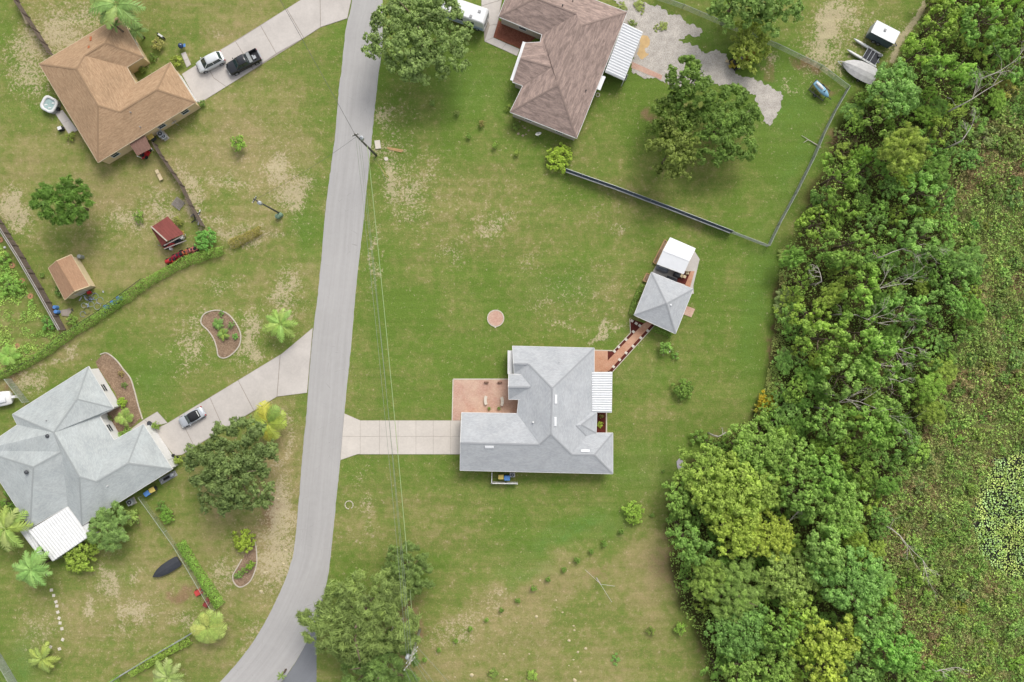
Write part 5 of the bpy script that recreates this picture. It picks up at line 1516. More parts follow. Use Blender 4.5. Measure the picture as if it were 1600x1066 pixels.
# covered boats
def covered_boat(label, px, py, ang, L, Wd, cloth, ht=1.1, trailer=True, name='covered_boat'):
    t = thing(name, label, 'boat', P(px, py, 0), ang)
    st_ = []
    for i, (u, w_, z) in enumerate(((-.5, .78, .9), (-.42, .95, 1.0), (-.2, 1.0, 1.08), (.05, .95, 1.12), (.25, .74, 1.02), (.40, .42, .9), (.49, .10, .8), (.5, .03, .78))):
        x = u * L; w2 = w_ * Wd / 2; zz_ = z * ht
        st_.append([(x, -w2 * .8, .42), (x, -w2, zz_ * .62), (x, -w2 * .5, zz_ * .88 + random.uniform(-.04, .02)), (x, 0, zz_), (x, w2 * .5, zz_ * .88 + random.uniform(-.04, .02)), (x, w2, zz_ * .62), (x, w2 * .8, .42)])
    m = MB(); m.loft(st_); part('cover', m, cloth, t, False, world=False)
    m = MB(); m.loft([[(u * L, -w_ * Wd / 2 * .92, .6), (u * L, 0, b), (u * L, w_ * Wd / 2 * .92, .6)] for u, w_, b in ((-.49, .75, .3), (0, .95, .25), (.3, .7, .28), (.48, .08, .5))]); part('hull', m, M_wh if trailer else cloth, t, world=False)
    if trailer:
        m = MB()
        for s_ in (-1, 1): m.beam((-L * .4, s_ * Wd * .3, .28), (L * .35, s_ * Wd * .2, .28), .08, .08); m.beam((L * .35, s_ * Wd * .2, .28), (L * .62, 0, .32), .08, .08)
        part('trailer_frame', m, M_galv, t, world=False)
        wheels(t, L, Wd * .95, .28, (-L * .12,))
    return t
M_tarp = flat('pale_grey_tarpaulin', D(206, 204, 202), .7, var=.14, scale=2)
M_tarpb = flat('black_tarpaulin', D(66, 68, 74), .6, var=.12, scale=2)
covered_boat('boat under a crumpled pale grey cover beside the catamaran', 1339, 112, R(155), 5.6, 2.9, M_tarp)
covered_boat('boat under a fitted black cover on the grass in the lower left yard', 262, 887, R(212), 4.9, 1.8, M_tarpb, .8, False)
wb = thing('motor_boat', 'white motor boat at the left edge beside the chain-link gate', 'boat', P(2, 624, 0), R(190))
m = MB(); m.loft([[(x, -w_, .9), (x, -w_ * .5, .3), (x, w_ * .5, .3), (x, w_, .9), (x, w_ * .9, 1.05), (x, -w_ * .9, 1.05)] for x, w_ in ((-2.2, 1.0), (-1.4, 1.12), (0, 1.15), (1.4, .9), (2.4, .4), (2.8, .06))]); part('hull', m, M_wh, wb, True, world=False)
m = MB(); m.loft([[(x, -w_, 1.05), (x, -w_ * .7, 1.3), (x, w_ * .7, 1.3), (x, w_, 1.05)] for x, w_ in ((-1.5, .7), (-.4, .8), (.7, .7), (1.5, .35))]); part('cover', m, M_wh_metal, wb, True, world=False)
m = MB(); m.box((-2.75, 0, 1.0), (.7, .45, .5), 0, .8); part('outboard_motor', m, M_wh, wb, world=False)
wheels(wb, 5, 2.0, .3, (-.5,))
# jet ski on its trailer
js = thing('jet_ski_trailer', 'black utility trailer under the jet ski near the gravel end', 'trailer', P(1278, 143, 0), R(-38))
m = MB()
for s_ in (-1, 1): m.beam((-1.4, s_ * .95, .5), (1.4, s_ * .95, .5), .08, .1)
for x in (-1.4, -.5, .5, 1.4): m.beam((x, -.95, .5), (x, .95, .5), .08, .08)
m.beam((-1.4, -.95, .5), (-1.4, -.95, .9), .06, .06); m.beam((-1.4, .95, .5), (-1.4, .95, .9), .06, .06); m.beam((-1.4, -.95, .9), (-1.4, .95, .9), .06, .06)
m.beam((1.4, 0, .5), (2.3, 0, .5), .1, .1); part('frame', m, M_black, js, world=False); wheels(js, 3, 2.1, .3, (0,))
jk = thing('jet_ski', 'pale blue and white jet ski on a black trailer', 'jet ski', P(1282, 141, .55), R(-48))
m = MB(); m.loft([[(x, -w_, .35), (x, -w_ * .6, .02), (x, w_ * .6, .02), (x, w_, .35), (x, w_ * .8, z), (x, -w_ * .8, z)] for x, w_, z in ((-1.5, .42, .45), (-.8, .52, .5), (.2, .55, .6), (.9, .42, .62), (1.4, .2, .5), (1.6, .04, .42))]); part('hull', m, flat('pale_blue_gelcoat', D(150, 200, 226), .3), jk, True, world=False)
m = MB(); m.loft([[(x, -w_, .5), (x, -w_ * .7, z), (x, w_ * .7, z), (x, w_, .5)] for x, w_, z in ((-1.3, .2, .7), (-.6, .24, .85), (.1, .22, .8), (.2, .2, .6))]); part('seat', m, M_wh, jk, True, world=False)
m = MB(); m.tube([(.45, -.4, .95), (.55, 0, .95), (.45, .4, .95)], .04, 6); m.beam((.6, 0, .6), (.55, 0, .95), .12, .12); part('handlebar', m, M_black, jk, world=False)
# ride-on mowers / small tractors
def tractor(label, px, py, ang, paint, s=1.0, cat='mower', z=0, name='ride_on_mower'):
    t = thing(name, label, cat, P(px, py, z), ang, None, s)
    m = MB(); m.loft([[(x, -w_, .35), (x, -w_, .68), (x, -w_ * .7, zt), (x, w_ * .7, zt), (x, w_, .68), (x, w_, .35)] for x, w_, zt in ((.05, .26, .86), (.4, .27, .86), (.8, .25, .8), (.95, .18, .66))]); part('hood', m, paint, t, True, world=False)
    m = MB(); m.box((-.35, 0, .48), (.8, .75, .22), 0, .9); m.box((-.1, 0, .3), (1.9, .3, .12)); part('chassis', m, paint, t, world=False)
    m = MB(); m.box((-.42, 0, .68), (.42, .42, .12), 0, .9); m.box((-.66, 0, .86), (.1, .42, .36)); part('seat', m, M_black, t, world=False)
    m = MB(); m.cyl((-.02, 0, .98), .17, .04, 12); m.beam((.12, 0, .75), (-.02, 0, .97), .04, .04); part('steering_wheel', m, M_black, t, world=False)
    m = MB(); m.box((.15, 0, .2), (.8, 1.05, .16), 0, .85); part('mowing_deck', m, paint, t, world=False)
    for x, r_, y in ((-.5, .27, .42), (.75, .18, .4)):
        for s_ in (-1, 1): m = MB(); m.cyl((x, s_ * y, r_), r_, .2, 12, axis='y'); part('wheel', m, M_tyre, t, world=False)
    return t
tractor('red ride-on mower at the lower left of the machines by the hedge', 271, 407, R(200), M_red, 1.1)
tractor('dark red ride-on mower, second in the row of machines by the hedge', 281.5, 400, R(205), flat('dark_red_paint', D(160, 40, 60), .4), 1.15)
tractor('orange ride-on mower in the row of machines by the hedge', 292.5, 395, R(202), flat('orange_paint', D(214, 122, 80), .5), 1.0)
tractor('faded pink-red ride-on mower nearest the round bright bush', 303, 391, R(204), flat('faded_red_paint', D(214, 128, 120), .6), 1.0)
tractor('red ride-on mower at the mouth of the brown-roofed lean-to', 229, 240.5, R(60), M_red, 1.0)
tractor('red ride-on mower under the front of the red-roofed lean-to', 266, 383, R(20), M_red, 1.0)
tractor('dark ride-on mower under the front of the red-roofed lean-to, beside the pale drum', 277, 377, R(200), M_dgrey, 1.0)
M_jd = flat('yellow_green_paint', D(176, 160, 60), .5)
lo = tractor('old yellow and green loader tractor beside the gravel, under the round olive tree', 1153, 98, R(30), M_jd, 1.7, 'tractor', name='garden_tractor')
m = MB()
for s_ in (-1, 1): m.beam((.1, s_ * .4, .7), (1.3, s_ * .4, .45), .08, .1)
m.box((1.45, 0, .35), (.35, 1.1, .35)); part('loader_arms', m, M_jd, lo, world=False)

# ------------------------------------------------------------------ bins, tanks and yard things
def bin_(label, px, py, ang, lid, body, s=1.0):
    t = thing('wheelie_bin', label, 'bin', P(px, py, 0), ang, None, s)
    m = MB(); m.box((0, 0, .5), (.56, .56, .9), 0, 1.16); part('body', m, body, t, world=False)
    m = MB(); m.box((.02, 0, 1.0), (.76, .70, .07), 0, .92); m.beam((-.38, -.28, 1.0), (-.38, .28, 1.0), .06, .06); part('lid', m, lid, t, world=False)
    for s_ in (-1, 1): m = MB(); m.cyl((-.28, s_ * .28, .12), .12, .06, 10, axis='y'); part('wheel', m, M_black, t, world=False)
    return t
bin_('yellow-lidded bin inside the white vinyl fence', 783, 743.5, 0, M_yellow, M_dgrey, 1.05)
bin_('blue-lidded bin inside the white vinyl fence', 792.5, 745, 0, M_blue, flat('dark_blue_plastic', D(40, 80, 150), .5), 1.12)
bin_('yellow-lidded bin below the grey-roofed house', 243, 763.5, R(28), M_yellow, M_dgrey, 1.1)
bin_('blue-lidded bin below the grey-roofed house', 235, 769, R(35), M_blue, flat('dark_blue_plastic', (1, 1, 1, 1)), 1.1)
bin_('yellow-lidded bin against the wall of the tan-roofed house', 241, 217, R(35), M_yellow, M_dgrey, 1.15)
def ac(label, px, py, ang, s=1.0):
    t = thing('air_conditioner', label, 'air conditioner', P(px, py, 0), ang, None, s)
    m = MB(); m.box((0, 0, .04), (1.1, 1.1, .08)); part('pad', m, M_edge, t, world=False)
    m = MB(); m.box((0, 0, .48), (.85, .85, .8)); part('casing', m, M_lgrey, t, world=False)
    m = MB(); m.cyl((0, 0, .885), .34, .03, 18); g_ = part('fan_guard', m, M_dgrey, t, world=False)
    m = MB(); m.cyl((0, 0, .92), .1, .04, 10); part('hub', m, M_lgrey, g_, world=False)
    return t
ac('grey air-conditioning unit at the wall, right of the yellow bin', 254.5, 211.5, R(35), 1.0)
ac('second grey equipment box at the wall, right of the yellow bin', 259, 215, R(35), .8)
ac('grey cooling unit beside the bushes below the grey-roofed house', 207, 783.5, R(28), 1.0)
ac('grey cooling unit beside the white vinyl fence panel', 800.5, 741, 0, .8)
gp = thing('pool_pump', 'pool pump with round grey tank on a tray at the garage corner', 'pump', P(263, 746), R(30))
m = MB(); m.box((0, 0, .05), (2.9, .9, .1)); part('tray', m, M_gtrim, gp, world=False)
m = MB(); m.cyl((1.0, 0, .5), .27, .8, 14); m.dome((1.0, 0, .9), .27, .27, .12, 14, 3); part('tank', m, M_lgrey, gp, True, world=False)
m = MB(); m.box((-.2, 0, .3), (.8, .35, .35)); m.cyl((.35, 0, .3), .16, .4, 10, axis='x'); part('motor', m, M_black, gp, world=False)
m = MB(); m.tube([(-1.3, -.2, .15), (-.6, .1, .6), (-1.1, .35, .2)], .04, 5); part('hose', m, M_wh, gp, world=False)
# hot tub
ht_ = thing('hot_tub', 'white rounded hot tub at the corner of the tan-roofed house', 'hot tub', P(82.5, 166), R(-28))
def rrect(w_, h_, r_, n=5):
    out = []
    for cx, cy, a0 in ((w_ / 2 - r_, h_ / 2 - r_, 0), (-w_ / 2 + r_, h_ / 2 - r_, 90), (-w_ / 2 + r_, -h_ / 2 + r_, 180), (w_ / 2 - r_, -h_ / 2 + r_, 270)):
        for k in range(n + 1): a = R(a0 + 90 * k / n); out.append((cx + r_ * math.cos(a), cy + r_ * math.sin(a)))
    return out
m = MB(); m.prism(rrect(2.25, 2.25, .7), 0, .66); part('cabinet', m, M_gtrim, ht_, world=False)
m = MB()
o1, i1 = rrect(2.4, 2.4, .75), rrect(1.65, 1.65, .5)
n_ = len(o1); m.add([(x, y, .80) for x, y in o1] + [(x, y, .94) for x, y in o1] + [(x, y, .94) for x, y in i1] + [(x, y, .7) for x, y in i1], [(i, (i + 1) % n_, n_ + (i + 1) % n_, n_ + i) for i in range(n_)] + [(n_ + i, n_ + (i + 1) % n_, 2 * n_ + (i + 1) % n_, 2 * n_ + i) for i in range(n_)] + [(2 * n_ + i, 2 * n_ + (i + 1) % n_, 3 * n_ + (i + 1) % n_, 3 * n_ + i) for i in range(n_)])
part('shell', m, M_wh, ht_, True, world=False)
m = MB(); m.prism(i1, .70, .78); part('water', m, flat('tub_water', D(176, 200, 196), .1, spec=.6), ht_, world=False)
for x, y in ((.45, .45), (-.45, -.3), (.3, -.45)): m = MB(); m.box((x, y, .80), (.5, .22, .08), .5, .8); part('seat_edge', m, M_wh, ht_, world=False)
m = MB(); m.box((.35, -1.45, .3), (.6, .45, .5)); solo('step', m, M_black, 'black step at the side of the white hot tub', 'step', (0, 0, 0)).location = P(92, 172) + Vector((-.35, 1.45, 0))
gl = thing('cooler_box', 'white-topped box beside the hot tub pad', 'box', P(97.5, 202.5), R(20))
m = MB(); m.box((0, 0, .3), (.75, .55, .6)); part('body', m, M_black, gl, world=False); m = MB(); m.box((-.05, .05, .62), (.6, .5, .08)); part('lid', m, M_wh, gl, world=False)
# curved benches, boxes and pots on the salmon patio
def curved_bench(label, px, py, ang):
    t = thing('bench', label, 'bench', P(px, py, .0), ang)
    pts = [(1.5 * math.cos(a) - 1.5, 1.5 * math.sin(a)) for a in [R(x) for x in range(-26, 27, 4)]]
    m = MB()
    o_ = [((1.5 + .22) * math.cos(R(x)) - 1.5, (1.72) * math.sin(R(x))) for x in range(-26, 27, 4)]; i_ = [((1.28) * math.cos(R(x)) - 1.5, (1.28) * math.sin(R(x))) for x in range(26, -27, -4)]
    m.prism(o_ + i_, .40, .48); part('seat', m, M_stone, t, world=False)
    for x in (-18, 18): m = MB(); m.box((1.5 * math.cos(R(x)) - 1.5, 1.5 * math.sin(R(x)), .2), (.3, .16, .4), R(x)); part('leg', m, M_stone, t, world=False)
    return t
curved_bench('left one of the two curved white stone benches on the salmon patio', 758.5, 625.3, R(180)); curved_bench('right one of the two curved white stone benches on the salmon patio', 785.2, 627, 0)
for x, lb in ((760, 'left'), (781, 'right')):
    t = thing('planter', lb + ' one of the two narrow brown planter boxes at the patio edge', 'planter', P(x, 597.6))
    m = MB(); m.box((0, 0, .18), (.62, .24, .36), 0, 1.1); part('box', m, flat('dark_brown_wood', D(112, 62, 56), .8), t, world=False)
    m = MB(); m.box((0, 0, .35), (.52, .16, .06)); part('soil', m, M_mulch, t, world=False)
# dish, meter boxes, boards
def dish(label, px, py, ang, z=0):
    t = thing('satellite_dish', label, 'satellite dish', P(px, py, z), ang)
    m = MB(); m.tube([(0, 0, 0), (0, 0, 1.0)], .04, 6); part('post', m, M_galv, t, world=False)
    m = MB(); c = Vector((0, .05, 1.25)); tl = Matrix.Rotation(R(-45), 3, 'X'); rs_ = [[c + tl @ Vector((r_ * math.cos(a), r_ * math.sin(a), r_ * r_ * .35)) for a in [2 * PI * k / 16 for k in range(16)]] for r_ in (.02, .2, .38, .48)]
    m.loft(rs_, cap=False); part('reflector', m, M_wh, t, True, world=False)
    m = MB(); m.beam(c, c + tl @ Vector((0, 0, .5)), .03, .03); part('feed_arm', m, M_dgrey, t, world=False)
    return t
dish('white satellite dish below the end wall of the mauve-roofed house', 841, 214, R(20)); dish('white satellite dish by the wall of the tan-roofed house', 279, 196, R(30))
m = MB(); q = P(590.5, 226.5); m.box((q.x, q.y, .12), (.85, 1.3, .24), R(8)); solo('utility_box', m, M_stone, 'pale concrete utility pad beside the road pole', 'utility box', q)
m = MB(); m.beam(P(605, 231, .06), P(630, 235.5, .06), .28, .1); m.beam(P(607, 232.6, .06), P(628, 237.5, .06), .2, .08); solo('timber', m, M_wood3, 'tan timber plank lying on the grass near the road pole', 'plank', P(617, 233))
m = MB(); q = P(603.5, 248.5); m.cyl((q.x, q.y, .06), .3, .12, 14); solo('valve_cover', m, M_stone, 'small round pale cover in the grass near the road pole', 'cover', q)
for (x, y, rr, lb, mt) in ((439.5, 336.5, .35, 'green cabinet at the foot of the lawn pole, right one', flat('utility_green', D(128, 156, 130), .6)), (435.5, 339, .38, 'green barrel at the foot of the lawn pole, lower one', flat('utility_green', D(1, 1, 1)))):
    m = MB(); q = P(x, y); m.cyl((q.x, q.y, .35), rr, .7, 14); m.dome((q.x, q.y, .7), rr * .9, rr * .9, .12, 14, 3); solo('utility_box', m, mt, lb, 'utility box', q)
# outdoor wood pile, swing seat, pallets, pipes left yard
t = thing('lounge_chair', 'cream garden lounger near the board fence below the lean-to', 'chair', P(250, 274), R(-65))
m = MB(); m.box((.35, 0, .32), (1.1, .55, .08)); m.box((-.5, 0, .45), (.6, .5, .08), 0); part('cushion', m, M_cream, t, world=False)
m = MB()
for x in (-.7, .8):
    for s_ in (-1, 1): m.beam((x, s_ * .24, 0), (x, s_ * .24, .3), .05, .05)
part('leg', m, M_wood2, t, world=False)
t = thing('pallet', 'weathered slatted pallet lying by the board fence', 'pallet', P(279, 318.5), R(-38))
for k in range(8): m = MB(); m.box((-.75 + k * .21, 0, .14), (.13, 1.5, .03)); part('slat', m, M_wood2, t, world=False)
for y in (-.65, 0, .65): m = MB(); m.box((0, y, .07), (1.65, .1, .09)); part('runner', m, M_wood2, t, world=False)
t = thing('debris_pile', 'heap of white and dark scrap boards along the board fence', 'scrap', P(306, 341))
for k in range(9):
    m = MB(); a = random.uniform(0, 3); m.box((random.uniform(-.7, .7), random.uniform(-1, 1), .1 + k * .03), (random.uniform(.5, 1.1), .14, .05), a); part('board', m, (M_wh, M_black, M_wood2)[k % 3], t, world=False)
for (x, y, r_, h, mt, lb) in ((90, 480.5, .28, .8, M_blue, 'upper blue drum by the silvery board fence'), (92, 487.5, .3, .8, M_blue, 'lower blue drum by the silvery board fence'),
                              (169, 480, .32, .85, M_blue, 'blue drum nearest the shed in the row along the hedge'), (180, 473, .36, .8, M_blue, 'middle blue drum in the row along the hedge'), (189.5, 466.5, .34, .85, M_blue, 'blue drum farthest up the row along the hedge'),
                              (286, 372, .3, .6, M_wh, 'white drum at the corner of the red-roofed lean-to'), (288.5, 367.5, .2, .5, M_wh, 'small white bucket at the corner of the red-roofed lean-to'), (268.5, 389.5, .22, .5, M_wh, 'white bucket in front of the red-roofed lean-to'),
                              (129, 402, .33, .9, M_galv, 'grey water drum at the corner of the tan garden shed')):
    t = thing('drum', lb, 'drum', P(x, y)); m = MB(); m.cyl((0, 0, h / 2), r_, h, 14); part('body', m, mt, t, world=False)
    m = MB(); m.cyl((0, 0, h + .02), r_ * .88, .05, 14); part('lid', m, mt, t, world=False)
t = thing('scrap_heap', 'heap of blue-grey wire and scrap beside the tan garden shed', 'scrap', P(141, 470))
M_bg = flat('blue_grey_scrap', D(150, 162, 182), .6, var=.2)
for k in range(26):
    m = MB(); a = random.uniform(0, 6); r_ = random.uniform(.3, .55); cx, cy = random.gauss(0, 1.0), random.gauss(0, .8)
    if k % 3 == 0: m.tube([(cx + r_ * math.cos(i * .7), cy + r_ * math.sin(i * .7), .1 + k * .008) for i in range(9)], .03, 4)
    else: m.box((cx, cy, .08 + k * .006), (random.uniform(.3, .8), random.uniform(.05, .2), .05), a)
    part('scrap_piece', m, (M_bg, M_lgrey, M_bg, M_dgrey)[k % 4], t, world=False)
m = MB(); q = P(141, 457.5); m.box((q.x, q.y, .25), (.5, .4, .5), .4); solo('crate', m, M_red, 'small red box at the door of the tan garden shed', 'box', q)
m = MB(); q = P(103, 488); m.prism(ragged([p_.xy for p_ in pix([(95, 486), (108, 482), (112, 487), (108, 494), (98, 493)])], .4, .06, 3), -.02, .12); solo('sand_heap', m, flat('grey_sand', D(170, 158, 146), .95, var=.15), 'small grey sand heap beside the lower blue drum', 'sand heap', q)
m = MB(); m.box((0, 0, .35), (1.1, .8, .06)); 
for dx in (-.4, .4):
    for dy in (-.3, .3): m.beam((dx, dy, 0), (dx, dy, .35), .05, .05)
# planting rings in the left garden
for (x, y) in ((35, 439.5), (48, 463), (78, 511), (27, 541), (19.5, 415), (1, 375)):
    t = thing('planting_ring', 'round reddish mulch ring ' + {439: 'level with the top of the tan shed', 463: 'beside the silvery fence, level with the tan shed', 511: 'beside the bright bush at the fence corner', 541: 'above the banana plant at the left edge', 415: 'above the large bright shrub at the left edge', 375: 'at the left edge beside the white globe'}[int(y)], 'mulch ring', P(x, y), 0, 'terracotta mulch rings in the left garden')
    m = MB(); m.cyl((0, 0, .05), .45, .1, 16); part('mulch', m, flat('reddish_mulch', D(190, 146, 106), .95, var=.2, scale=4), t, world=False)
    m = MB(); m.cyl((0, 0, .12), .16, .12, 8, .05); part('stem', m, M_bark, t, world=False)
m = MB(); q = P(8.5, 387); m.dome((q.x, q.y, .1), .2, .2, .25, 8, 4); solo('garden_lamp', m, M_wh, 'small white globe beside the silvery board fence', 'lamp', q)
# long board by the fence, top left
m = MB(); m.beam(P(34, 17, .5), P(43, 37, .5), .45, .1); m.beam(P(34, 17, .2), P(34.4, 18, .5), .3, .3); m.beam(P(43, 37, .0), P(42.6, 36, .5), .3, .3); solo('bench', m, M_cream, 'cream plank bench beside the board fence at the top left', 'bench', P(38, 27))
t = thing('scooter', 'small white and black scooter lying near the palm by the tan roof', 'scooter', P(252.5, 57), R(-35))
m = MB(); m.box((0, 0, .3), (1.0, .32, .3), 0, .8); part('body', m, M_wh, t, world=False)
for x in (-.5, .55): m = MB(); m.cyl((x, 0, .25), .25, .14, 12, axis='y'); part('wheel', m, M_tyre, t, world=False)
t = thing('barbecue', 'dark blue kettle barbecue at the end of the short walk', 'barbecue', P(286, 75))
m = MB(); m.dome((0, 0, .75), .42, .42, .42, 14, 7, full=True); part('bowl', m, flat('navy_enamel', D(40, 62, 104), .25, spec=.6), t, True, world=False)
for a in (0, 2.1, 4.2): m = MB(); m.beam((.3 * math.cos(a), .3 * math.sin(a), 0), (.15 * math.cos(a), .15 * math.sin(a), .5), .04, .04); part('leg', m, M_dgrey, t, world=False)
m = MB(); m.box((.55, .1, .7), (.3, .5, .04)); part('shelf', m, M_blue, t, world=False)
# red items by the lower-left fence
t = thing('toy_car', 'small red play car against the lower-left fence', 'toy', P(311, 925)); m = MB(); m.box((0, 0, .35), (1.1, .95, .5), .5, .75); part('body', m, flat('faded_toy_red', D(206, 78, 74), .5), t, world=False)
for a, b in ((-.4, -.35), (.4, -.35), (-.4, .35), (.4, .35)): m = MB(); m.cyl((a, b, .14), .14, .1, 8, axis='y'); part('wheel', m, M_black, t, world=False)
t = thing('tarp_bundle', 'dark red folded tarp between fence and hedge end', 'tarp', P(324, 941)); m = MB(); m.box((0, 0, .2), (.9, 1.6, .4), R(-28), .8); part('cloth', m, flat('dark_red_cloth', D(150, 66, 64), .8), t, world=False)
m = MB(); m.box((0, .2, .42), (.6, .08, .05), .3); part('strap', m, M_black, t, world=False)
ORD = ['first', 'second', 'third', 'fourth', 'fifth', 'sixth', 'seventh', 'eighth', 'ninth', 'tenth', 'eleventh', 'twelfth', 'thirteenth', 'fourteenth']
# stepping stones in the lower-left lawn
for i_, (x, y) in enumerate(((74, 896.5), (80.5, 922), (84, 930.5), (87.5, 940.5), (89, 947), (90.5, 956.5), (92.5, 966), (94, 973.5), (97, 982.5), (98, 999.5), (93, 1014), (79, 1011))):
    m = MB(); q = P(x, y); m.box((q.x, q.y, .04), (.44, .44, .08), random.uniform(-.5, .5), .93)
    solo('stepping_stone', m, M_stone, ORD[i_] + ' pale square stepping stone counted from the palm down the lower-left lawn', 'stepping stone', q, 'stepping stones across the lower-left lawn')
# rocks
M_limerock = flat('limestone', D(214, 198, 160), .95, var=.16, scale=5)
def rock(px, py, r_, label, group=None, mat=None):
    m = MB(); q = P(px, py); r_ *= .66; m.dome((q.x, q.y, -.03), r_, r_ * random.uniform(.6, 1), r_ * .4, 9, 3, .22); return solo('rock', m, mat or M_limerock, label, 'rock', q, group, True)
for (x, y, r_) in ((838, 963.5, .42), (896, 978, .3), (897.5, 985, .3), (889, 1001, .45), (915, 1013.5, .38), (903, 1019, .32), (896, 1031, .26), (889, 1040, .22), (737, 1055, .5), (791, 1062, .45), (786, 1057, .2), (807.5, 973, .2), (879, 957, .3), (869, 938, .24),
                   (870, 949, .2), (787, 1022, .3), (827, 1022, .25), (898, 1063, .5), (907, 1050, .3), (711, 1058, .24), (844, 907, .24), (890, 879.5, .24), (887, 892, .2), (781, 930, .3), (776, 944, .2), (805, 933, .2), (773, 946, .16), (740, 1026, .2), (886, 932, .16)):
    rock(x, y, r_, 'pale stone lying in the dry grass at the bottom, below the row of small shrubs', 'pale stones in the lower lawn')
for (x, y, r_) in ((413, 895, .35), (446, 860, .5), (443, 881, .4), (417, 894, .3), (408, 924, .45), (432, 904, .25), (418, 910, .25)):
    rock(x, y, r_, 'pale stone in the sandy verge left of the road bend', 'pale stones left of the road bend')
for (x, y, r_) in ((438, 657, .3), (434, 780, .4), (428, 778, .45), (421, 781, .4), (443, 776, .3)):
    rock(x, y, r_, 'white stone at the foot of the big oak beside the road', 'white stones by the big oak')
for (x, y, r_) in ((176, 603, .3), (187, 583, .45), (178, 601, .25), (208, 622, .22), (212, 630, .22), (143, 562, .2), (165, 567, .25), (206, 626, .2)):
    rock(x, y, r_, 'small stone in the curved bed by the grey-roofed house', 'stones in the curved bed', flat('pinkish_rock', D(196, 170, 152), .9, var=.2))
for (x, y, r_) in ((808.5, 742.5, .18), (815, 742.5, .18), (822.5, 743, .16), (803, 740, .14)):
    rock(x, y, r_, 'small pale stone beside the white vinyl fence', 'stones beside the vinyl fence')
for (x, y, r_) in ((788.5, 53.5, .3), (797, 55, .25), (801, 58, .25), (804, 62, .28), (808, 66, .25), (811, 69, .25), (803, 55, .2), (797, 60, .18), (782, 58.5, .2), (815, 62, .25), (825, 56, .22)):
    rock(x, y, r_, 'pale stone in the brick-red bed at the mauve-roofed house', 'stones in the brick-red bed')
for (x, y, r_) in ((812, 190, .3), (820, 200, .35), (826, 204, .3), (810, 209, .35), (817, 212, .4), (817, 197, .25), (822, 210, .3)):
    rock(x, y, r_, 'rock in the border along the end wall of the mauve-roofed house', 'rocks by the end wall', flat('tan_rock', D(186, 168, 142), .9, var=.2))
# stone rings in the lawn
def stone_ring(px, py, r_, label, a0=0, a1=360, mat=M_stone):
    t = thing('stone_ring', label, 'stone ring', P(px, py)); n = int((a1 - a0) / 30)
    for k in range(n):
        a = R(a0 + (k + .5) * 30); m = MB(); m.box((r_ * math.cos(a), r_ * math.sin(a), .05), (.13, r_ * .44, .1), a, .9); part('stone', m, mat, t, world=False)
    return t
stone_ring(1042, 545, .62, 'white stone ring around the young tree below the pavilion'); stone_ring(545.5, 789, .62, 'open ring of cream stones around a grass tuft beside the road', -60, 270, M_edge)
stone_ring(1154.5, 105, .25, 'small white ring on the grass beside the loader tractor'); stone_ring(934, 148.5, .28, 'small white ring beside the east wall of the mauve-roofed house')
m = MB(); m.prism(ragged([p_.xy for p_ in pix([(1057, 722), (1062, 716), (1066, 720), (1068, 730), (1062, 735), (1058, 730)])], .3, .04, 3), -.02, .1); solo('stone_slab', m, flat('lilac_grey_stone', D(188, 180, 188), .9), 'lilac-grey slab at the edge of the big yellow-green trees', 'slab', P(1062, 725))
# covered grill, black range and table on the deck
t = thing('grill', 'large grey barbecue under cover between the shed and the pavilion', 'grill', P(1034, 421), R(-22))
m = MB(); m.loft([[(x, -w_, .1), (x, -w_, .8), (x, -w_ * .6, z), (x, w_ * .6, z), (x, w_, .8), (x, w_, .1)] for x, w_, z in ((-1.0, .3, .95), (-.85, .5, 1.1), (.5, .5, 1.15), (.9, .35, 1.0))]); part('cover', m, flat('charcoal_cover', D(124, 128, 138), .6, var=.1), t, False, world=False)
m = MB(); m.box((-.1, .12, 1.16), (1.3, .16, .05)); part('lid_highlight', m, M_lgrey, t, world=False)
t = thing('bench', 'long dark grey bench along the edge of the pavilion roof', 'bench', P(1049, 436), R(-22)); m = MB(); m.box((0, 0, .42), (1.7, .42, .08)); part('seat', m, M_dgrey, t, world=False)
for x in (-.7, .7): m = MB(); m.box((x, 0, .2), (.08, .4, .4)); part('leg', m, M_dgrey, t, world=False)
t = thing('grill', 'black square gas grill between the shed and the pavilion', 'grill', P(1056, 430.5), R(-22)); m = MB(); m.box((0, 0, .45), (.95, .6, .9)); part('body', m, M_black, t, world=False); m = MB(); m.box((0, 0, .95), (.9, .5, .12), 0, .85); part('lid', m, M_dgrey, t, world=False)
t = thing('table', 'small pale table on the dark red pad beside the shed', 'table', P(1068, 433), R(-22)); m = MB(); m.box((0, 0, .7), (.42, .42, .05)); part('tabletop', m, M_cream, t, world=False)
for a, b in ((-.16, -.16), (.16, -.16), (.16, .16), (-.16, .16)): m = MB(); m.beam((a, b, 0), (a, b, .68), .04, .04); part('leg', m, M_cream, t, world=False)
for x, y, a, lb in ((1064, 431.5, 68, 'pale chair left of the small table on the dark red pad'), (1073, 427, 0, 'pale chair right of the small table on the dark red pad')):
    t = thing('chair', lb, 'chair', P(x, y), R(a)); m = MB(); m.box((0, 0, .42), (.5, .42, .05)); part('seat', m, M_cream, t, world=False); m = MB(); m.box((0, .22, .65), (.5, .05, .45)); part('backrest', m, M_cream, t, world=False)
    m = MB(); [m.beam((p_, q_, 0), (p_, q_, .42), .04, .04) for p_ in (-.2, .2) for q_ in (-.17, .17)]; part('leg', m, M_cream, t, world=False)
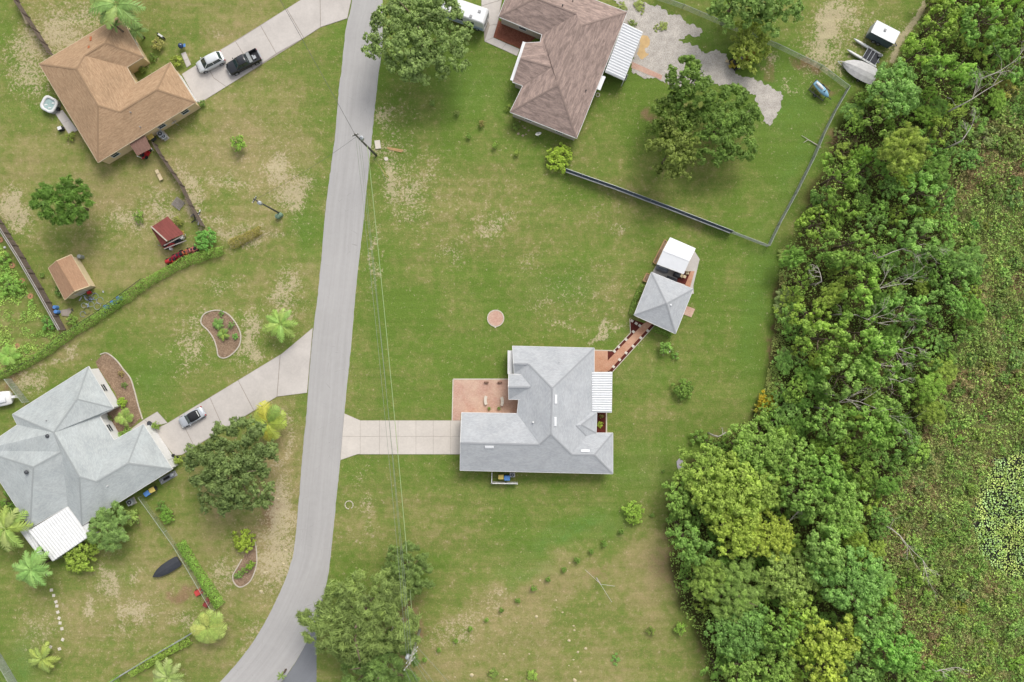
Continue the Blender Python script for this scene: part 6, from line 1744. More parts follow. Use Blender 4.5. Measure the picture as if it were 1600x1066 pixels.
# guy-anchored stub in the brown patch (lower right)
t = thing('tree_stake', 'leaning white stake with guy lines in the pinkish bare patch', 'stake', P(932, 903)); m = MB(); m.tube([(0, 0, 0), (.45, -.5, 1.5)], .08, 6); part('post', m, M_palebark, t, world=False)
m = MB(); m.tube([(.45, -.5, 1.4), (2.9, -1.3, .02)], .02, 4); m.tube([(.45, -.5, 1.4), (2.4, -3.8, .02)], .02, 4); m.tube([(.45, -.5, 1.2), (-1.8, 1.3, .02)], .015, 4); part('guy_line', m, M_wh, t, world=False)
# pots by the garage of the grey house
for x, y, lb in ((272, 711, 'upper'), (279, 714, 'lower')):
    t = thing('pot', lb + ' dark pot beside the sago by the pale grey garage', 'pot', P(x, y)); m = MB(); m.cyl((0, 0, .2), .16, .4, 10, .22); part('body', m, M_black, t, world=False)
t = thing('rock_ornament', 'dark birdbath by the walk to the grey-roofed house', 'birdbath', P(237, 661)); m = MB(); m.cyl((0, 0, .3), .12, .6, 10, .1); part('stem', m, M_dgrey, t, world=False); m = MB(); m.cyl((0, 0, .65), .3, .12, 14, .4); part('bowl', m, M_dgrey, t, world=False)
t = thing('fallen_branch', 'bleached branch lying across the grass at the thicket edge, below the jet ski', 'branch', P(1268, 222))
m = MB(); m.tube([(-1.6, 1.0, .1), (-.6, .3, .2), (.6, -.4, .15), (1.4, -.9, .1)], [.03, .06, .08, .09], 5); m.tube([(-.6, .3, .2), (-1.4, -.2, .3)], [.05, .02], 4); part('limb', m, M_palebark, t, world=False)
m = MB(); m.beam(P(1134, 95, .1), P(1146, 98, .1), .4, .15); solo('timber', m, M_cream, 'cream beam lying on the gravel beside the loader tractor', 'plank', P(1140, 97))
# ------------------------------------------------------------------ individual trees and shrubs of the gardens
tree(655, 52, 72, 'oak', D(136, 156, 92, 1.9), 'big mid-green tree over the motorhome beside the road at the top', hs=1.1)
tree(362, 729, 67, 'oak', D(116, 134, 78, 1.9), 'big dark green oak between the convertible and the road', hs=1.1, var=1)
tree(562, 970, 71, 'feather', D(132, 150, 84, 1.8), 'wide feathery moss-green tree beside the road bend, left half', hs=1.1, sq=1.12, rot=1.6)
tree(634, 894, 40, 'feather', D(126, 148, 82, 1.8), 'feathery green tree under the cables, upper right of the wide one at the bend', hs=1.1, var=1)
tree(592, 1052, 58, 'feather', D(120, 146, 78, 1.8), 'feathery green tree cut by the bottom edge, below the bare white limb', hs=1.0)
tree(1078, 132, 42, 'med', D(114, 140, 66, 1.9), 'upper small-crowned tree on the gravel yard, over the brick apron', hs=1.2)
tree(1134, 194, 55, 'oak', D(114, 141, 66, 1.95), 'largest green tree below the gravel drive, in the fenced yard', hs=.95)
tree(1052, 236, 40, 'med', D(124, 138, 68, 1.9), 'olive-toned open tree at the lower left of the big green one in the fenced yard', hs=1.3)
tree(1052, 186, 36, 'med', D(114, 136, 62, 1.8), 'small olive tree tucked against the left side of the big green one', hs=1.1)
tree(1176, 64, 36, 'round', G(142, 150, 66), 'round olive-green tree on the chain-link fence at the top right', hs=.9, sq=.85)
tree(1150, 2, 44, 'med', G(88, 116, 60), 'dark green tree at the top edge, left of the pair above the round olive tree', hs=1.0)
tree(1208, 2, 44, 'med', G(84, 112, 58), 'dark green tree at the top edge, right of the pair above the round olive tree', hs=1.0)
tree(98, 316, 44, 'wisp', D(104, 136, 60, 1.95), 'spreading dark green pine in the middle of the left yard', hs=1.0, sq=.95)
shrub(873.5, 244, 22, G(150, 172, 54), 'round yellow-green bush at the left end of the screened fence', kind='round', hs=.9)
shrub(992, 803, 18, G(132, 164, 60), 'bright yellow-green round tree at the top end of the row of small shrubs', kind='round', hs=.9)
shrub(1070, 609, 18, G(84, 116, 46), 'dark green round tree standing alone on the lawn right of the house', kind='round', hs=.9)
shrub(1042, 545, 13, G(118, 160, 80), 'thin young tree inside the white stone ring', hs=1.3); shrub(1056, 556, 7, G(100, 150, 70), 'small green shrub at the lower right of the white stone ring')
shrub(368, 222, 15, G(126, 160, 70), 'young bright green tree alone in the dry lawn of the tan-roofed house', hs=1.3)
shrub(316, 373, 18, G(88, 152, 72), 'round bright green bush between the hedge and the red-roofed lean-to', kind='round')
shrub(378, 848, 20, G(140, 156, 48), 'yellow-green round bush at the head of the long stone-edged bed', kind='round')
shrub(392, 884, 8.5, G(84, 116, 30), 'clipped dark green ball in the long stone-edged bed', kind='ball'); shrub(371, 900, 7, G(96, 134, 70), 'small loose plant in the long stone-edged bed'); shrub(380, 893, 6, G(104, 130, 66), 'low plant beside the clipped ball in the long bed')
shrub(188, 629, 9, G(140, 170, 50), 'bright yellow-green shrub in the curved bed beside the white wall strip', kind='round'); shrub(193, 602, 5, G(84, 110, 60), 'small dark shrub in the middle of the curved bed'); shrub(188, 584, 5, G(150, 116, 88), 'reddish shrub in the curved bed')
shrub(243, 666, 8, G(96, 120, 54), 'round clipped shrub where the walk meets the pale grey garage', kind='ball'); shrub(278, 720, 8, G(118, 132, 52), 'round olive shrub at the lower garage corner of the grey-roofed house', kind='ball')
shrub(1201, 629, 17, D(200, 182, 62, 1.9), 'orange-yellow bush at the edge of the thicket', kind='round'); shrub(1186, 640, 9, G(176, 160, 60), 'small yellow bush beside the orange-yellow one')
shrub(775, 227, 6.5, G(112, 140, 60), 'clipped ball bush, upper of two on the lawn left of the big yellow bush', kind='ball'); shrub(809, 239, 6, G(134, 148, 68), 'clipped ball bush, lower of two on the lawn left of the big yellow bush', kind='ball')
shrub(752, 193, 6.5, G(122, 96, 66), 'small reddish-brown shrub on the lawn, left of the mauve-roofed house', kind='ball'); shrub(714, 176, 6, G(96, 104, 62), 'small dull brown-green shrub on the lawn, nearest the big tree at the top', kind='ball'); shrub(676, 161, 6, G(84, 104, 58), 'small dark shrub in the shade below the big tree at the top', kind='ball')
shrub(732, 211, 6, G(98, 132, 56), 'small green shrub on the lawn between the reddish one and the road', kind='ball'); shrub(796, 168, 7, G(110, 126, 52), 'shrub at the west corner of the mauve-roofed house'); shrub(806, 196, 8, G(84, 104, 46), 'dark shrub in the rock border of the mauve-roofed house')
shrub(1017, 988, 9, G(96, 110, 50), 'small dark shrub alone in the dry grass near the thicket'); shrub(1065, 985, 12, G(112, 148, 58), 'bright low shrub at the thicket edge near the bottom'); shrub(1089, 684, 12, G(98, 136, 58), 'small tree in front of the big yellow-green trees'); shrub(1104, 688, 11, G(104, 140, 60), 'second small tree in front of the big yellow-green trees')
shrub(1019, 805, 4.5, G(82, 112, 50), 'tiny shrub right of the bright round tree', kind='ball'); shrub(1037, 735, 3.5, G(82, 112, 50), 'tiny shrub on the lawn near the lilac slab', kind='ball')
shrub(274, 95, 12, G(134, 140, 56), 'yellow-olive shrub by the short walk of the tan-roofed house'); shrub(237, 88, 7, G(84, 110, 50), 'small green shrub at the wing of the tan-roofed house'); shrub(243, 66, 12, G(156, 140, 92), 'tan ornamental grass clump by the tan-roofed house')
shrub(314, 160, 7, G(84, 112, 54), 'small dark shrub at the garage corner of the tan-roofed house'); shrub(108, 212, 8, G(110, 120, 50), 'small olive shrub at the end of the hot tub pad'); shrub(221, 107, 7, G(96, 112, 50), 'small shrub in the entry court of the tan-roofed house')
shrub(281, 366, 8, G(160, 110, 66), 'orange-brown potted bush beside the red-roofed lean-to'); shrub(276, 345, 8, G(134, 128, 70), 'dry olive bush at the upper side of the red-roofed lean-to'); shrub(214, 338, 10, G(104, 134, 60), 'low green shrub in the middle of the left yard')
shrub(764, 638.5, 3.6, G(88, 104, 60), 'left one of the two potted ball plants on the salmon patio', kind='ball'); shrub(779.5, 638.5, 3.6, G(88, 104, 60), 'right one of the two potted ball plants on the salmon patio', kind='ball')
shrub(938, 664, 6.5, G(150, 166, 50), 'lime-green plant in the narrow red bed', hs=.7); shrub(940, 651, 4, G(120, 96, 60), 'small bronze plant in the narrow red bed'); shrub(989, 36, 8, G(108, 124, 60), 'olive shrub at the corner of the mauve-roofed house by the gravel')
for x, y, r_ in ((999, 8, 10), (1002, 14, 7), (973, 10, 8), (1036, 40, 9), (1026, 44, 6)): shrub(x, y, r_, G(126, 132, 76), 'low weedy clump growing in the gravel yard', group='weedy clumps in the gravel', hs=.3)
row = [(662, 1030), (685, 1017), (712, 1000), (735, 984), (759, 969), (785, 953), (809, 938), (834, 920), (858, 906), (881, 890.5), (902, 875), (924, 862), (945, 849), (972, 832)]
for i, (x, y) in enumerate(row):
    shrub(x, y, 5.4 + (.6 if i > 6 else 0) + random.uniform(-.6, .5), G(74, 104, 42) if i > 4 else G(92, 128, 50), ORD[i] + ' small round shrub from the bottom pole in the diagonal row across the lawn', kind='ball', group='diagonal row of small shrubs', hs=1.1)
shrub(770, 1052, 10, G(96, 116, 54), 'dull green low shrub at the bottom edge, left of its brighter neighbour', hs=.5); shrub(833, 1056, 11, G(118, 146, 62), 'brighter green low shrub at the bottom edge', hs=.5); shrub(962, 1032, 9, G(88, 136, 68), 'pale green weed clump in the lower lawn', hs=.4)
tree(168, 826, 34, 'wisp', G(92, 120, 74), 'dark green tree below the valley of the pale grey roof', hs=.8); shrub(200, 812, 17, G(118, 138, 76), 'lighter green bush right of the dark tree below the pale grey roof')
shrub(186, 838, 13, G(168, 182, 160), 'silvery grey-green bush under the dark tree', hs=.6); shrub(117, 870, 29, G(126, 146, 52), 'yellow-green feathery bush at the corner of the white patio roof', kind='round', hs=.9); shrub(8, 785, 16, G(74, 112, 42), 'dark green bush along the left wall of the grey-roofed house'); shrub(20, 806, 13, G(88, 124, 44), 'green bush below the left wall of the grey-roofed house')
shrub(250, 792, 9, G(86, 124, 56), 'upper green bush on the fence line below the bins'); shrub(257, 808, 12, G(90, 136, 48), 'lower and brighter green bush on the fence line below the bins', kind='round')
shrub(285, 853, 5, G(80, 108, 44), 'small dark bush at the head of the fence hedge')
shrub(72, 505, 12, G(92, 150, 70), 'bright green bush at the corner of the long hedge and silvery fence'); shrub(12, 445, 20, G(96, 140, 58), 'bright green shrub in the garden at the left edge', hs=.7); shrub(5, 405, 12, G(104, 150, 60), 'bright green shrub against the silvery fence at the left edge', hs=.7)
shrub(90, 455, 8, G(76, 110, 56), 'small dark bush between silvery fence and tan garden shed'); shrub(109, 500, 11, G(96, 126, 54), 'weedy bush at the lower end of the silvery fence')
shrub(168, 655, 6, G(96, 100, 64), 'small dull plant in the notch of the grey-roofed house'); shrub(64, 430, 5, G(90, 120, 60), 'tiny bush beside the silvery fence')
for x, y, r_, c_ in ((1336, 222, 8, G(120, 110, 76)), (1322, 228, 9, G(110, 120, 70)), (1310, 208, 8, G(120, 138, 84))): shrub(x, y, r_, c_, 'scrubby bush growing through the brush pile below the jet ski', group='bushes in the brush pile', hs=.5)
# bed plants of the kidney-shaped bed
palm(340, 506, 11, [G(66, 110, 44), G(84, 124, 50)], 'dark sago palm, upper one in the kidney-shaped bed', 14, .5, name='sago_palm'); palm(348.5, 522, 11, [G(72, 112, 40), G(110, 130, 44)], 'sago palm, lower one in the kidney-shaped bed', 14, .5, name='sago_palm')
shrub(345, 490, 5, G(88, 138, 70), 'small plant at the top of the kidney-shaped bed'); shrub(360, 508, 6, G(100, 132, 84), 'grey-green plant at the right of the kidney-shaped bed'); shrub(366, 526, 6, G(88, 150, 76), 'bright small plant at the lower right of the kidney-shaped bed')
# palms
palm(438, 506, 30, [G(124, 162, 66), G(112, 156, 66), G(140, 166, 78)], 'light green palm alone beside the road, above the driveway', 9, 3.0)
palm(418, 661, 34, [G(140, 158, 46), G(112, 148, 60), G(196, 180, 50), G(150, 160, 50)], 'palm with yellowing fronds between the road and the big oak', 9, 3.0, True, rot=.5)
palm(325, 981, 28, [G(150, 166, 84), G(176, 176, 92), G(134, 158, 70)], 'yellow-green palm at the end of the lower-left hedge', 13, 3.0, True)
palm(182, 7, 46, [G(96, 136, 70), G(110, 146, 78), G(124, 150, 80)], 'tall palm with drooping fronds behind the tan roof at the top', 11, 6.0)
palm(48, 890, 36, [G(96, 148, 74), G(110, 156, 82)], 'tall green palm with long fronds left of the white patio roof', 12, 4.5, rot=.4)
palm(8, 826, 44, [G(130, 150, 62), G(112, 142, 62), G(140, 150, 90)], 'yellow-green palm at the left edge below the grey roof', 11, 4.0)
palm(262, 1058, 32, [G(128, 150, 80), G(150, 160, 110)], 'pale thin palm at the bottom edge of the left yard', 10, 2.5)
palm(66, 1030, 26, [G(146, 158, 66), G(132, 150, 70)], 'yellowish wispy palm in the lower-left lawn', 9, 1.5); 
palm(195, 652, 15, [G(120, 156, 60), G(150, 172, 84)], 'banana-like plant in the notch bed of the grey-roofed house', 9, 1.2, True, name='banana_plant'); palm(14, 556, 17, [G(110, 170, 60), G(130, 176, 76)], 'bright banana plant against the long hedge at the left edge', 8, 1.5, True, name='banana_plant')
palm(180, 40, 12, [G(84, 120, 62)], 'dark frond clump on the top corner of the tan roof', 5, 5.0)
palm(212, 48, 18, [G(78, 108, 52), G(90, 120, 58)], 'dark palm beside the upper wing of the tan-roofed house', 8, 2.5)
palm(440, 1056, 9, [G(100, 124, 66)], 'tip of a small palm at the inner edge of the road bend', 6, 2.0)
palm(1222, 398, 10, [G(124, 144, 60)], 'small palmetto at the corner of the chain-link fence', 8, .4, name='palmetto')
for x, y, lb in ((1226, 462, 'topmost'), (1230, 490, 'second lowest'), (1228, 558, 'lowest'), (1222, 480, 'leftmost'), (1236, 478, 'rightmost')): palm(x, y, 17, [G(120, 132, 84), G(100, 122, 66)], lb + ' grey-green palmetto fan in the cluster at the thicket edge right of the lawn', 9, .8, group='palmettos along the thicket edge', name='palmetto')
# hedges
hedge([(-14, 592), (60, 556), (104, 524), (160, 489), (230, 440), (290, 407), (350, 390)], 14, 1.3, G(92, 126, 50), 'long clipped green hedge across the left yards', seed=3, dens=110)
hedge([(359, 382), (385, 370), (408, 358)], 15, 1.1, G(126, 98, 58), 'short brown dead hedge beside the lawn pole', seed=5)
hedge([(280, 848), (300, 880), (322, 915), (343, 948)], 15, 1.2, G(98, 140, 54), 'green hedge along the chain-link fence by the red play car', seed=7)
hedge([(298, 1000), (262, 1018), (225, 1040), (205, 1052)], 14, 1.1, G(124, 152, 62), 'light green hedge below the pale-railed fence at the bottom left', seed=9, gaps=.1)
hedge([(188, 1062), (150, 1085)], 13, 1.1, G(96, 136, 52), 'short green hedge end at the bottom left edge', seed=10)
hedge([(1005, 446), (994, 466), (987, 492)], 9, .8, G(84, 112, 44), 'dark low hedge along the left side of the pavilion', seed=11)
hedge([(1020, 513), (1049, 524)], 8, .7, G(84, 116, 44), 'low hedge along the lower side of the pavilion', seed=12)
hedge([(160, 688), (178, 684), (196, 678), (204, 668)], 12, .6, G(98, 136, 56), 'low green hedge in the notch bed of the grey-roofed house', seed=13)
# ornamental ground clumps
def dead_tree(px, py, Lpx, ang, label, z=4.5, seed=1, group=None, mat=None):
    rg = random.Random(seed); q = P(px, py, z)
    t = thing('dead_tree', label, 'dead tree', (q.x, q.y, 0), R(ang), group)
    L = Lpx * .1
    m = MB(); m.tube([(0, 0, 0), (0, 0, z * .6), (.2, 0, z)], [.16, .12, .1], 7); part('trunk', m, mat or M_palebark, t, True, world=False)
    m = MB()
    def br(p_, d, l, r_, dep):
        pts = [p_]; cur = p_.copy(); dd = d.copy(); n = 4
        for i in range(n):
            dd = (dd + Vector((rg.gauss(0, .13), rg.gauss(0, .13), rg.gauss(0, .05)))).normalized(); cur = cur + dd * l / n; pts.append(cur.copy())
        m.tube(pts, [r_ * (1 - .7 * i / n) for i in range(n + 1)], 5)
        if dep > 0:
            for k in range(3):
                j = rg.randint(1, n); a = rg.choice((-1, 1)) * rg.uniform(.3, .75); c_, s_ = math.cos(a), math.sin(a)
                br(pts[j], Vector((dd.x * c_ - dd.y * s_, dd.x * s_ + dd.y * c_, dd.z + rg.uniform(-.1, .15))).normalized(), l * rg.uniform(.45, .65), r_ * .55, dep - 1)
    br(Vector((.2, 0, z)), Vector((1, 0, .12)), L, .09, 3)
    br(Vector((.1, 0, z * .8)), Vector((-.3, .5, .4)).normalized(), L * .3, .05, 1)
    part('limbs', m, mat or M_palebark, t, True, world=False)
    return t
for i, (x, y, L, a, lb) in enumerate([(1318, 491, 66, -4, 'bare white tree lying toward the marsh, upper one in mid thicket'), (1352, 456, 64, 6, 'bare grey tree in the upper thicket above the forked white one'), (1372, 532, 58, -28, 'forked bare white tree at the marsh edge of the thicket'),
        (1300, 617, 80, -6, 'long bare dark limb across the lower middle thicket'), (1284, 442, 26, 100, 'small bare white snag at the lawn side of the thicket'), (1362, 566, 36, -24, 'small grey snag below the forked bare white tree'), (1372, 588, 34, -12, 'small bleached snag in the lower thicket'),
        (1500, 165, 66, 26, 'bare grey tree in the upper right thicket'), (1540, 120, 50, 22, 'bare grey tree nearest the top right corner'), (1500, 222, 30, 36, 'small white snag near the marsh at the upper right'), (1376, 402, 62, 16, 'slim curved white limb over the middle thicket'),
        (1230, 820, 30, 60, 'crooked white limb in the dark gap between the big yellow-green trees'), (1392, 826, 60, -38, 'bare pale tree fallen in the marsh'), (1120, 683, 14, 20, 'short white snag on top of the big yellow-green trees'), (1290, 640, 40, 20, 'bleached branches at the top of the lower thicket'), (1460, 1050, 26, 20, 'bleached log at the marsh edge near the bottom')]):
    dead_tree(x, y, L, a, lb, 4.5 if i not in (11, 12) else 3.0, 50 + i, mat=None)
dead_tree(598, 936, 26, -62, 'bare white fork showing through the feathery tree at the bend', 6.5, 91); dead_tree(612, 984, 60, 262, 'long bare white limb at the right edge of the feathery trees', 5.5, 92)

# ------------------------------------------------------------------ the thicket: every crown is a tree of its own
rg = random.Random(12)
big = [  # hand-placed large crowns: x, y, radius, colour, label
    (1140, 765, 52, G(136, 156, 66), 'broad yellow-green tree in the middle of the big clump'), (1100, 735, 40, G(124, 148, 66), 'yellow-green tree at the upper left of the big clump'), (1190, 700, 46, G(112, 144, 66), 'green tree at the top of the big clump'),
    (1185, 760, 42, G(130, 152, 68), 'yellow-green tree right of the middle of the big clump'), (1152, 820, 44, G(146, 162, 62), 'brightest yellow-green tree in the big clump'), (1198, 835, 40, G(150, 160, 58), 'golden-green tree at the lower right of the big clump'),
    (1078, 850, 30, G(88, 128, 60), 'dark green tree at the left edge of the big clump'), (1062, 780, 26, G(104, 138, 62), 'green tree bulging toward the lawn from the big clump'), (1240, 715, 38, G(104, 138, 62), 'green tree right of the top of the big clump'),
    (1255, 770, 36, G(100, 136, 64), 'mid-green tree at the right of the big clump'), (1290, 740, 34, G(96, 138, 58), 'bright green tree facing the marsh, upper'), (1310, 800, 44, G(112, 148, 70), 'large light green tree facing the marsh'), (1330, 905, 50, G(96, 142, 76), 'large fresh-green leafy tree at the marsh edge'),
    (1290, 860, 36, G(104, 140, 72), 'green tree left of the leafy one at the marsh edge'), (1232, 905, 42, G(122, 142, 76), 'grey-green tree in the middle of the lower wood'), (1150, 925, 44, G(108, 134, 70), 'soft feathery green tree at the lawn side of the lower wood'),
    (1108, 905, 30, G(116, 138, 66), 'olive feathery tree at the lawn edge of the lower wood'), (1165, 990, 42, G(80, 122, 64), 'dark green tree in the lower wood'), (1130, 985, 26, G(84, 126, 68), 'dark green small-crowned tree at the lawn edge near the bottom'), (1222, 985, 34, G(100, 138, 60), 'mid-green tree in the lower wood right of the dark one'),
    (1252, 960, 30, G(124, 148, 56), 'yellow-green tree in the lower wood beside the dark gap'), (1262, 1010, 30, G(132, 152, 54), 'yellow-green tree at the bottom of the lower wood'), (1300, 1000, 38, G(146, 158, 56), 'golden-green tree near the bottom edge'), (1295, 1050, 34, G(150, 160, 58), 'golden-green tree cut by the bottom edge'),
    (1370, 975, 38, G(98, 142, 72), 'fresh-green tree below the leafy one'), (1400, 1020, 36, G(92, 146, 64), 'bright green tree near the bottom at the marsh'), (1350, 1045, 36, G(96, 132, 68), 'green tree at the bottom edge beside the golden one'), (1160, 1048, 34, G(102, 134, 60), 'green tree cut by the bottom edge at the lawn side'),
    (1215, 1045, 30, G(108, 140, 62), 'green tree cut by the bottom edge in the middle of the wood'), (1440, 1055, 26, G(100, 146, 64), 'small bright green tree at the bottom marsh edge'), (1380, 555, 36, G(104, 144, 66), 'green tree with white limbs at the marsh edge'), (1420, 480, 30, G(98, 142, 72), 'blue-green tree at the marsh edge, middle'),
    (1345, 520, 34, G(102, 140, 58), 'green tree between the bare white ones'), (1395, 610, 30, G(112, 148, 72), 'light green tree at the marsh edge above the clump'), (1320, 590, 34, G(108, 142, 72), 'green tree in the lower thicket'), (1288, 530, 36, G(112, 144, 56), 'yellow-green tree at the lawn side of the thicket'),
    (1270, 490, 28, G(124, 150, 54), 'bright yellow-green tree near the lawn edge'), (1350, 450, 32, G(108, 146, 58), 'bright green tree in the middle thicket'), (1300, 660, 34, G(98, 136, 62), 'green tree between the thicket and the big clump'), (1370, 665, 34, G(100, 142, 58), 'green tree at the marsh edge beside the clump'),
    (1440, 370, 34, G(106, 146, 78), 'pale blue-green tree at the marsh edge, upper'), (1330, 380, 32, G(112, 146, 66), 'green tree with paler top in the upper thicket'), (1280, 350, 28, G(120, 148, 54), 'yellow-green tree at the fence corner'), (1440, 300, 30, G(102, 148, 72), 'fresh-green pair of crowns by the marsh, left'), (1470, 310, 24, G(98, 146, 74), 'fresh-green pair of crowns by the marsh, right'),
    (1415, 235, 36, G(134, 146, 66), 'olive willow-like tree in the upper thicket'), (1310, 275, 32, G(104, 138, 54), 'green tree right of the chain-link fence'), (1400, 140, 40, G(106, 148, 84), 'large blue-green tree beside the covered boat'), (1370, 185, 32, G(104, 132, 58), 'green tree below the covered boat'),
    (1440, 80, 30, G(118, 150, 56), 'yellow-green tree right of the box trailer'), (1470, 30, 30, G(126, 152, 60), 'yellow-green tree at the top edge of the thicket'), (1540, 30, 34, G(98, 142, 66), 'green tree at the top edge right of the yellow-green one'), (1580, 70, 28, G(92, 132, 60), 'dark green tree near the top right corner'), (1490, 110, 32, G(104, 144, 58), 'green tree in the middle of the upper right thicket')]
placed = []
for x, y, r_, c_, lb in big:
    kd = 'big' if r_ >= 40 else ('loose' if rg.random() < .35 else 'med')
    if y < 660 and kd != 'big': kd = 'scrub'
    if 'feathery' in lb or 'willow' in lb: kd = 'feather' if r_ >= 40 else 'wisp'
    tree(x, y, r_ * 1.0, kd, c_, lb, hs=rg.uniform(1.1, 1.5) if r_ < 40 else 1.15)
    placed.append((x, y, r_))
def in_poly1(x, y, poly):
    c = False; n = len(poly)
    for i in range(n):
        x1, y1 = poly[i]; x2, y2 = poly[(i + 1) % n]
        if (y1 > y) != (y2 > y) and x < (x2 - x1) * (y - y1) / (y2 - y1) + x1: c = not c
    return c
tones = [(G(112, 146, 58), 'yellow-green'), (G(96, 136, 62), 'mid-green'), (G(84, 124, 56), 'dark green'), (G(104, 146, 78), 'pale blue-green'), (G(128, 146, 60), 'olive-green')]
def sector(x, y):
    if y < 130: return 'in the thicket at the upper right, beside the sandy track'
    if y < 300: return 'in the thicket right of the jet ski yard'
    if y < 480: return 'in the thicket right of the fence corner'
    if y < 660: return 'in the middle thicket among the bare white trees'
    if y < 860: return 'in the wood around the big yellow-green clump'
    return 'in the lower wood near the bottom edge'
tries = 0; cnt_t = 0; used_lb = {}
while tries < 9000 and cnt_t < 210:
    tries += 1
    x, y = rg.uniform(1040, 1640), rg.uniform(-30, 1095)
    if not in_poly1(x, y, WOOD) or in_poly1(x, y, MARSH): continue
    r_ = rg.uniform(13, 25)
    # keep clear of the lawn edge and of the yard things
    if any(not in_poly1(x + r_ * .75 * math.cos(a), y + r_ * .75 * math.sin(a), WOOD) for a in (0, 1.2, 2.4, 3.14, 3.9, 5.1)): continue
    if math.hypot(x - 1340, y - 110) < 45 or math.hypot(x - 1380, y - 60) < 40: continue
    if any(math.hypot(x - a, y - b) < (.62 * (r_ + c_)) for a, b, c_ in placed): continue
    placed.append((x, y, r_)); cnt_t += 1
    col, nm = rg.choice(tones); k = rg.uniform(.85, 1.15); col = tuple(q * k for q in col[:3]) + (1,)
    sz = 'small ' if r_ < 19 else ''
    for la in sorted((b for b in big if len(b[4].split()) <= 9), key=lambda b: math.hypot(b[0] - x, b[1] - y)):
        dx, dy = x - la[0], y - la[1]
        side = ('upper ' if dy < 0 else 'lower ') + ('left of' if dx < 0 else 'right of') if .45 < abs(dx) / (abs(dy) + 1e-6) < 2.2 else (('left of' if dx < 0 else 'right of') if abs(dx) > abs(dy) else ('above' if dy < 0 else 'below'))
        base = '%s%s tree %s the %s' % (sz, nm, side, la[4])
        if base not in used_lb and len(base.replace('-', ' ').split()) <= 16: break
    used_lb[base] = 1
    root = tree(x, y, r_ * rg.uniform(.9, 1.15), rg.choice(('scrub', 'scrub', 'scrub', 'wisp', 'loose')), col, base, group='young trees of the thicket', sq=rg.uniform(.62, 1.15), hs=rg.uniform(.65, 1.45))

# shrubs of the marsh that stand apart
mb = [(1520, 372, 14), (1555, 290, 16), (1590, 225, 18), (1590, 310, 14), (1545, 350, 10), (1500, 510, 14), (1480, 545, 16), (1520, 560, 10), (1590, 560, 20), (1595, 600, 16), (1480, 640, 14), (1500, 610, 12), (1450, 720, 13), (1440, 760, 12), (1450, 900, 20), (1448, 870, 16), (1452, 935, 14), (1490, 915, 18), (1505, 930, 14),
      (1480, 1005, 14), (1475, 1020, 10), (1535, 985, 12), (1420, 890, 14), (1590, 985, 20), (1595, 1040, 16), (1540, 1050, 12), (1560, 640, 12), (1520, 250, 20), (1540, 215, 18), (1575, 140, 20), (1555, 170, 14), (1600, 120, 20), (1500, 840, 12), (1470, 810, 12), (1430, 850, 14), (1425, 800, 12), (1500, 690, 12), (1470, 400, 14), (1485, 425, 12), (1460, 1040, 12), (1520, 1020, 10), (1575, 440, 12), (1560, 480, 12), (1590, 410, 10)]
q_ = 0
while q_ < 70:
    x, y = rg.uniform(1400, 1640), rg.uniform(150, 1090)
    if in_poly1(x, y, MARSH) and not in_poly1(x, y, pond) and all(math.hypot(x - a, y - b) > 17 for a, b, c_ in mb): mb.append((x, y, rg.uniform(6, 12))); q_ += 1
seen_lb = {}
for i, (x, y, r_) in enumerate(mb):
    col, nm = tones[i % 5]
    marks = [((1585, 800), 'the lily pond'), ((1420, 840), 'the fallen pale tree in the marsh'), ((1600, 300), 'the open marsh at the right edge'), ((1470, 310), 'the fresh-green pair of crowns'), ((1420, 480), 'the blue-green tree at the marsh edge'), ((1395, 610), 'the light green tree at the marsh edge'), ((1330, 905), 'the large leafy tree at the marsh edge'), ((1440, 1055), 'the small bright tree at the bottom'), ((1600, 560), 'the middle of the right edge'), ((1600, 1066), 'the bottom right corner')]
    sz = 'tiny' if r_ < 8 else ('small' if r_ < 12.5 else 'broad')
    for (ax_, ay_), mk in sorted(marks, key=lambda m_: math.hypot(m_[0][0] - x, m_[0][1] - y)):
        dx, dy = x - ax_, y - ay_
        side = ('upper ' if dy < 0 else 'lower ') + ('left of' if dx < 0 else 'right of') if .45 < abs(dx) / (abs(dy) + 1e-6) < 2.2 else (('left of' if dx < 0 else 'right of') if abs(dx) > abs(dy) else ('above' if dy < 0 else 'below'))
        base = '%s %s marsh bush %s %s' % (sz, nm, side, mk)
        if base not in seen_lb: break
    seen_lb[base] = 1
    shrub(x, y, r_ * 1.1, tuple(q * rg.uniform(.75, 1.0) for q in col[:3]) + (1,), base, name='wild_bush', group='bushes standing apart in the marsh', hs=.7, sq=rg.uniform(.6, 1.1))

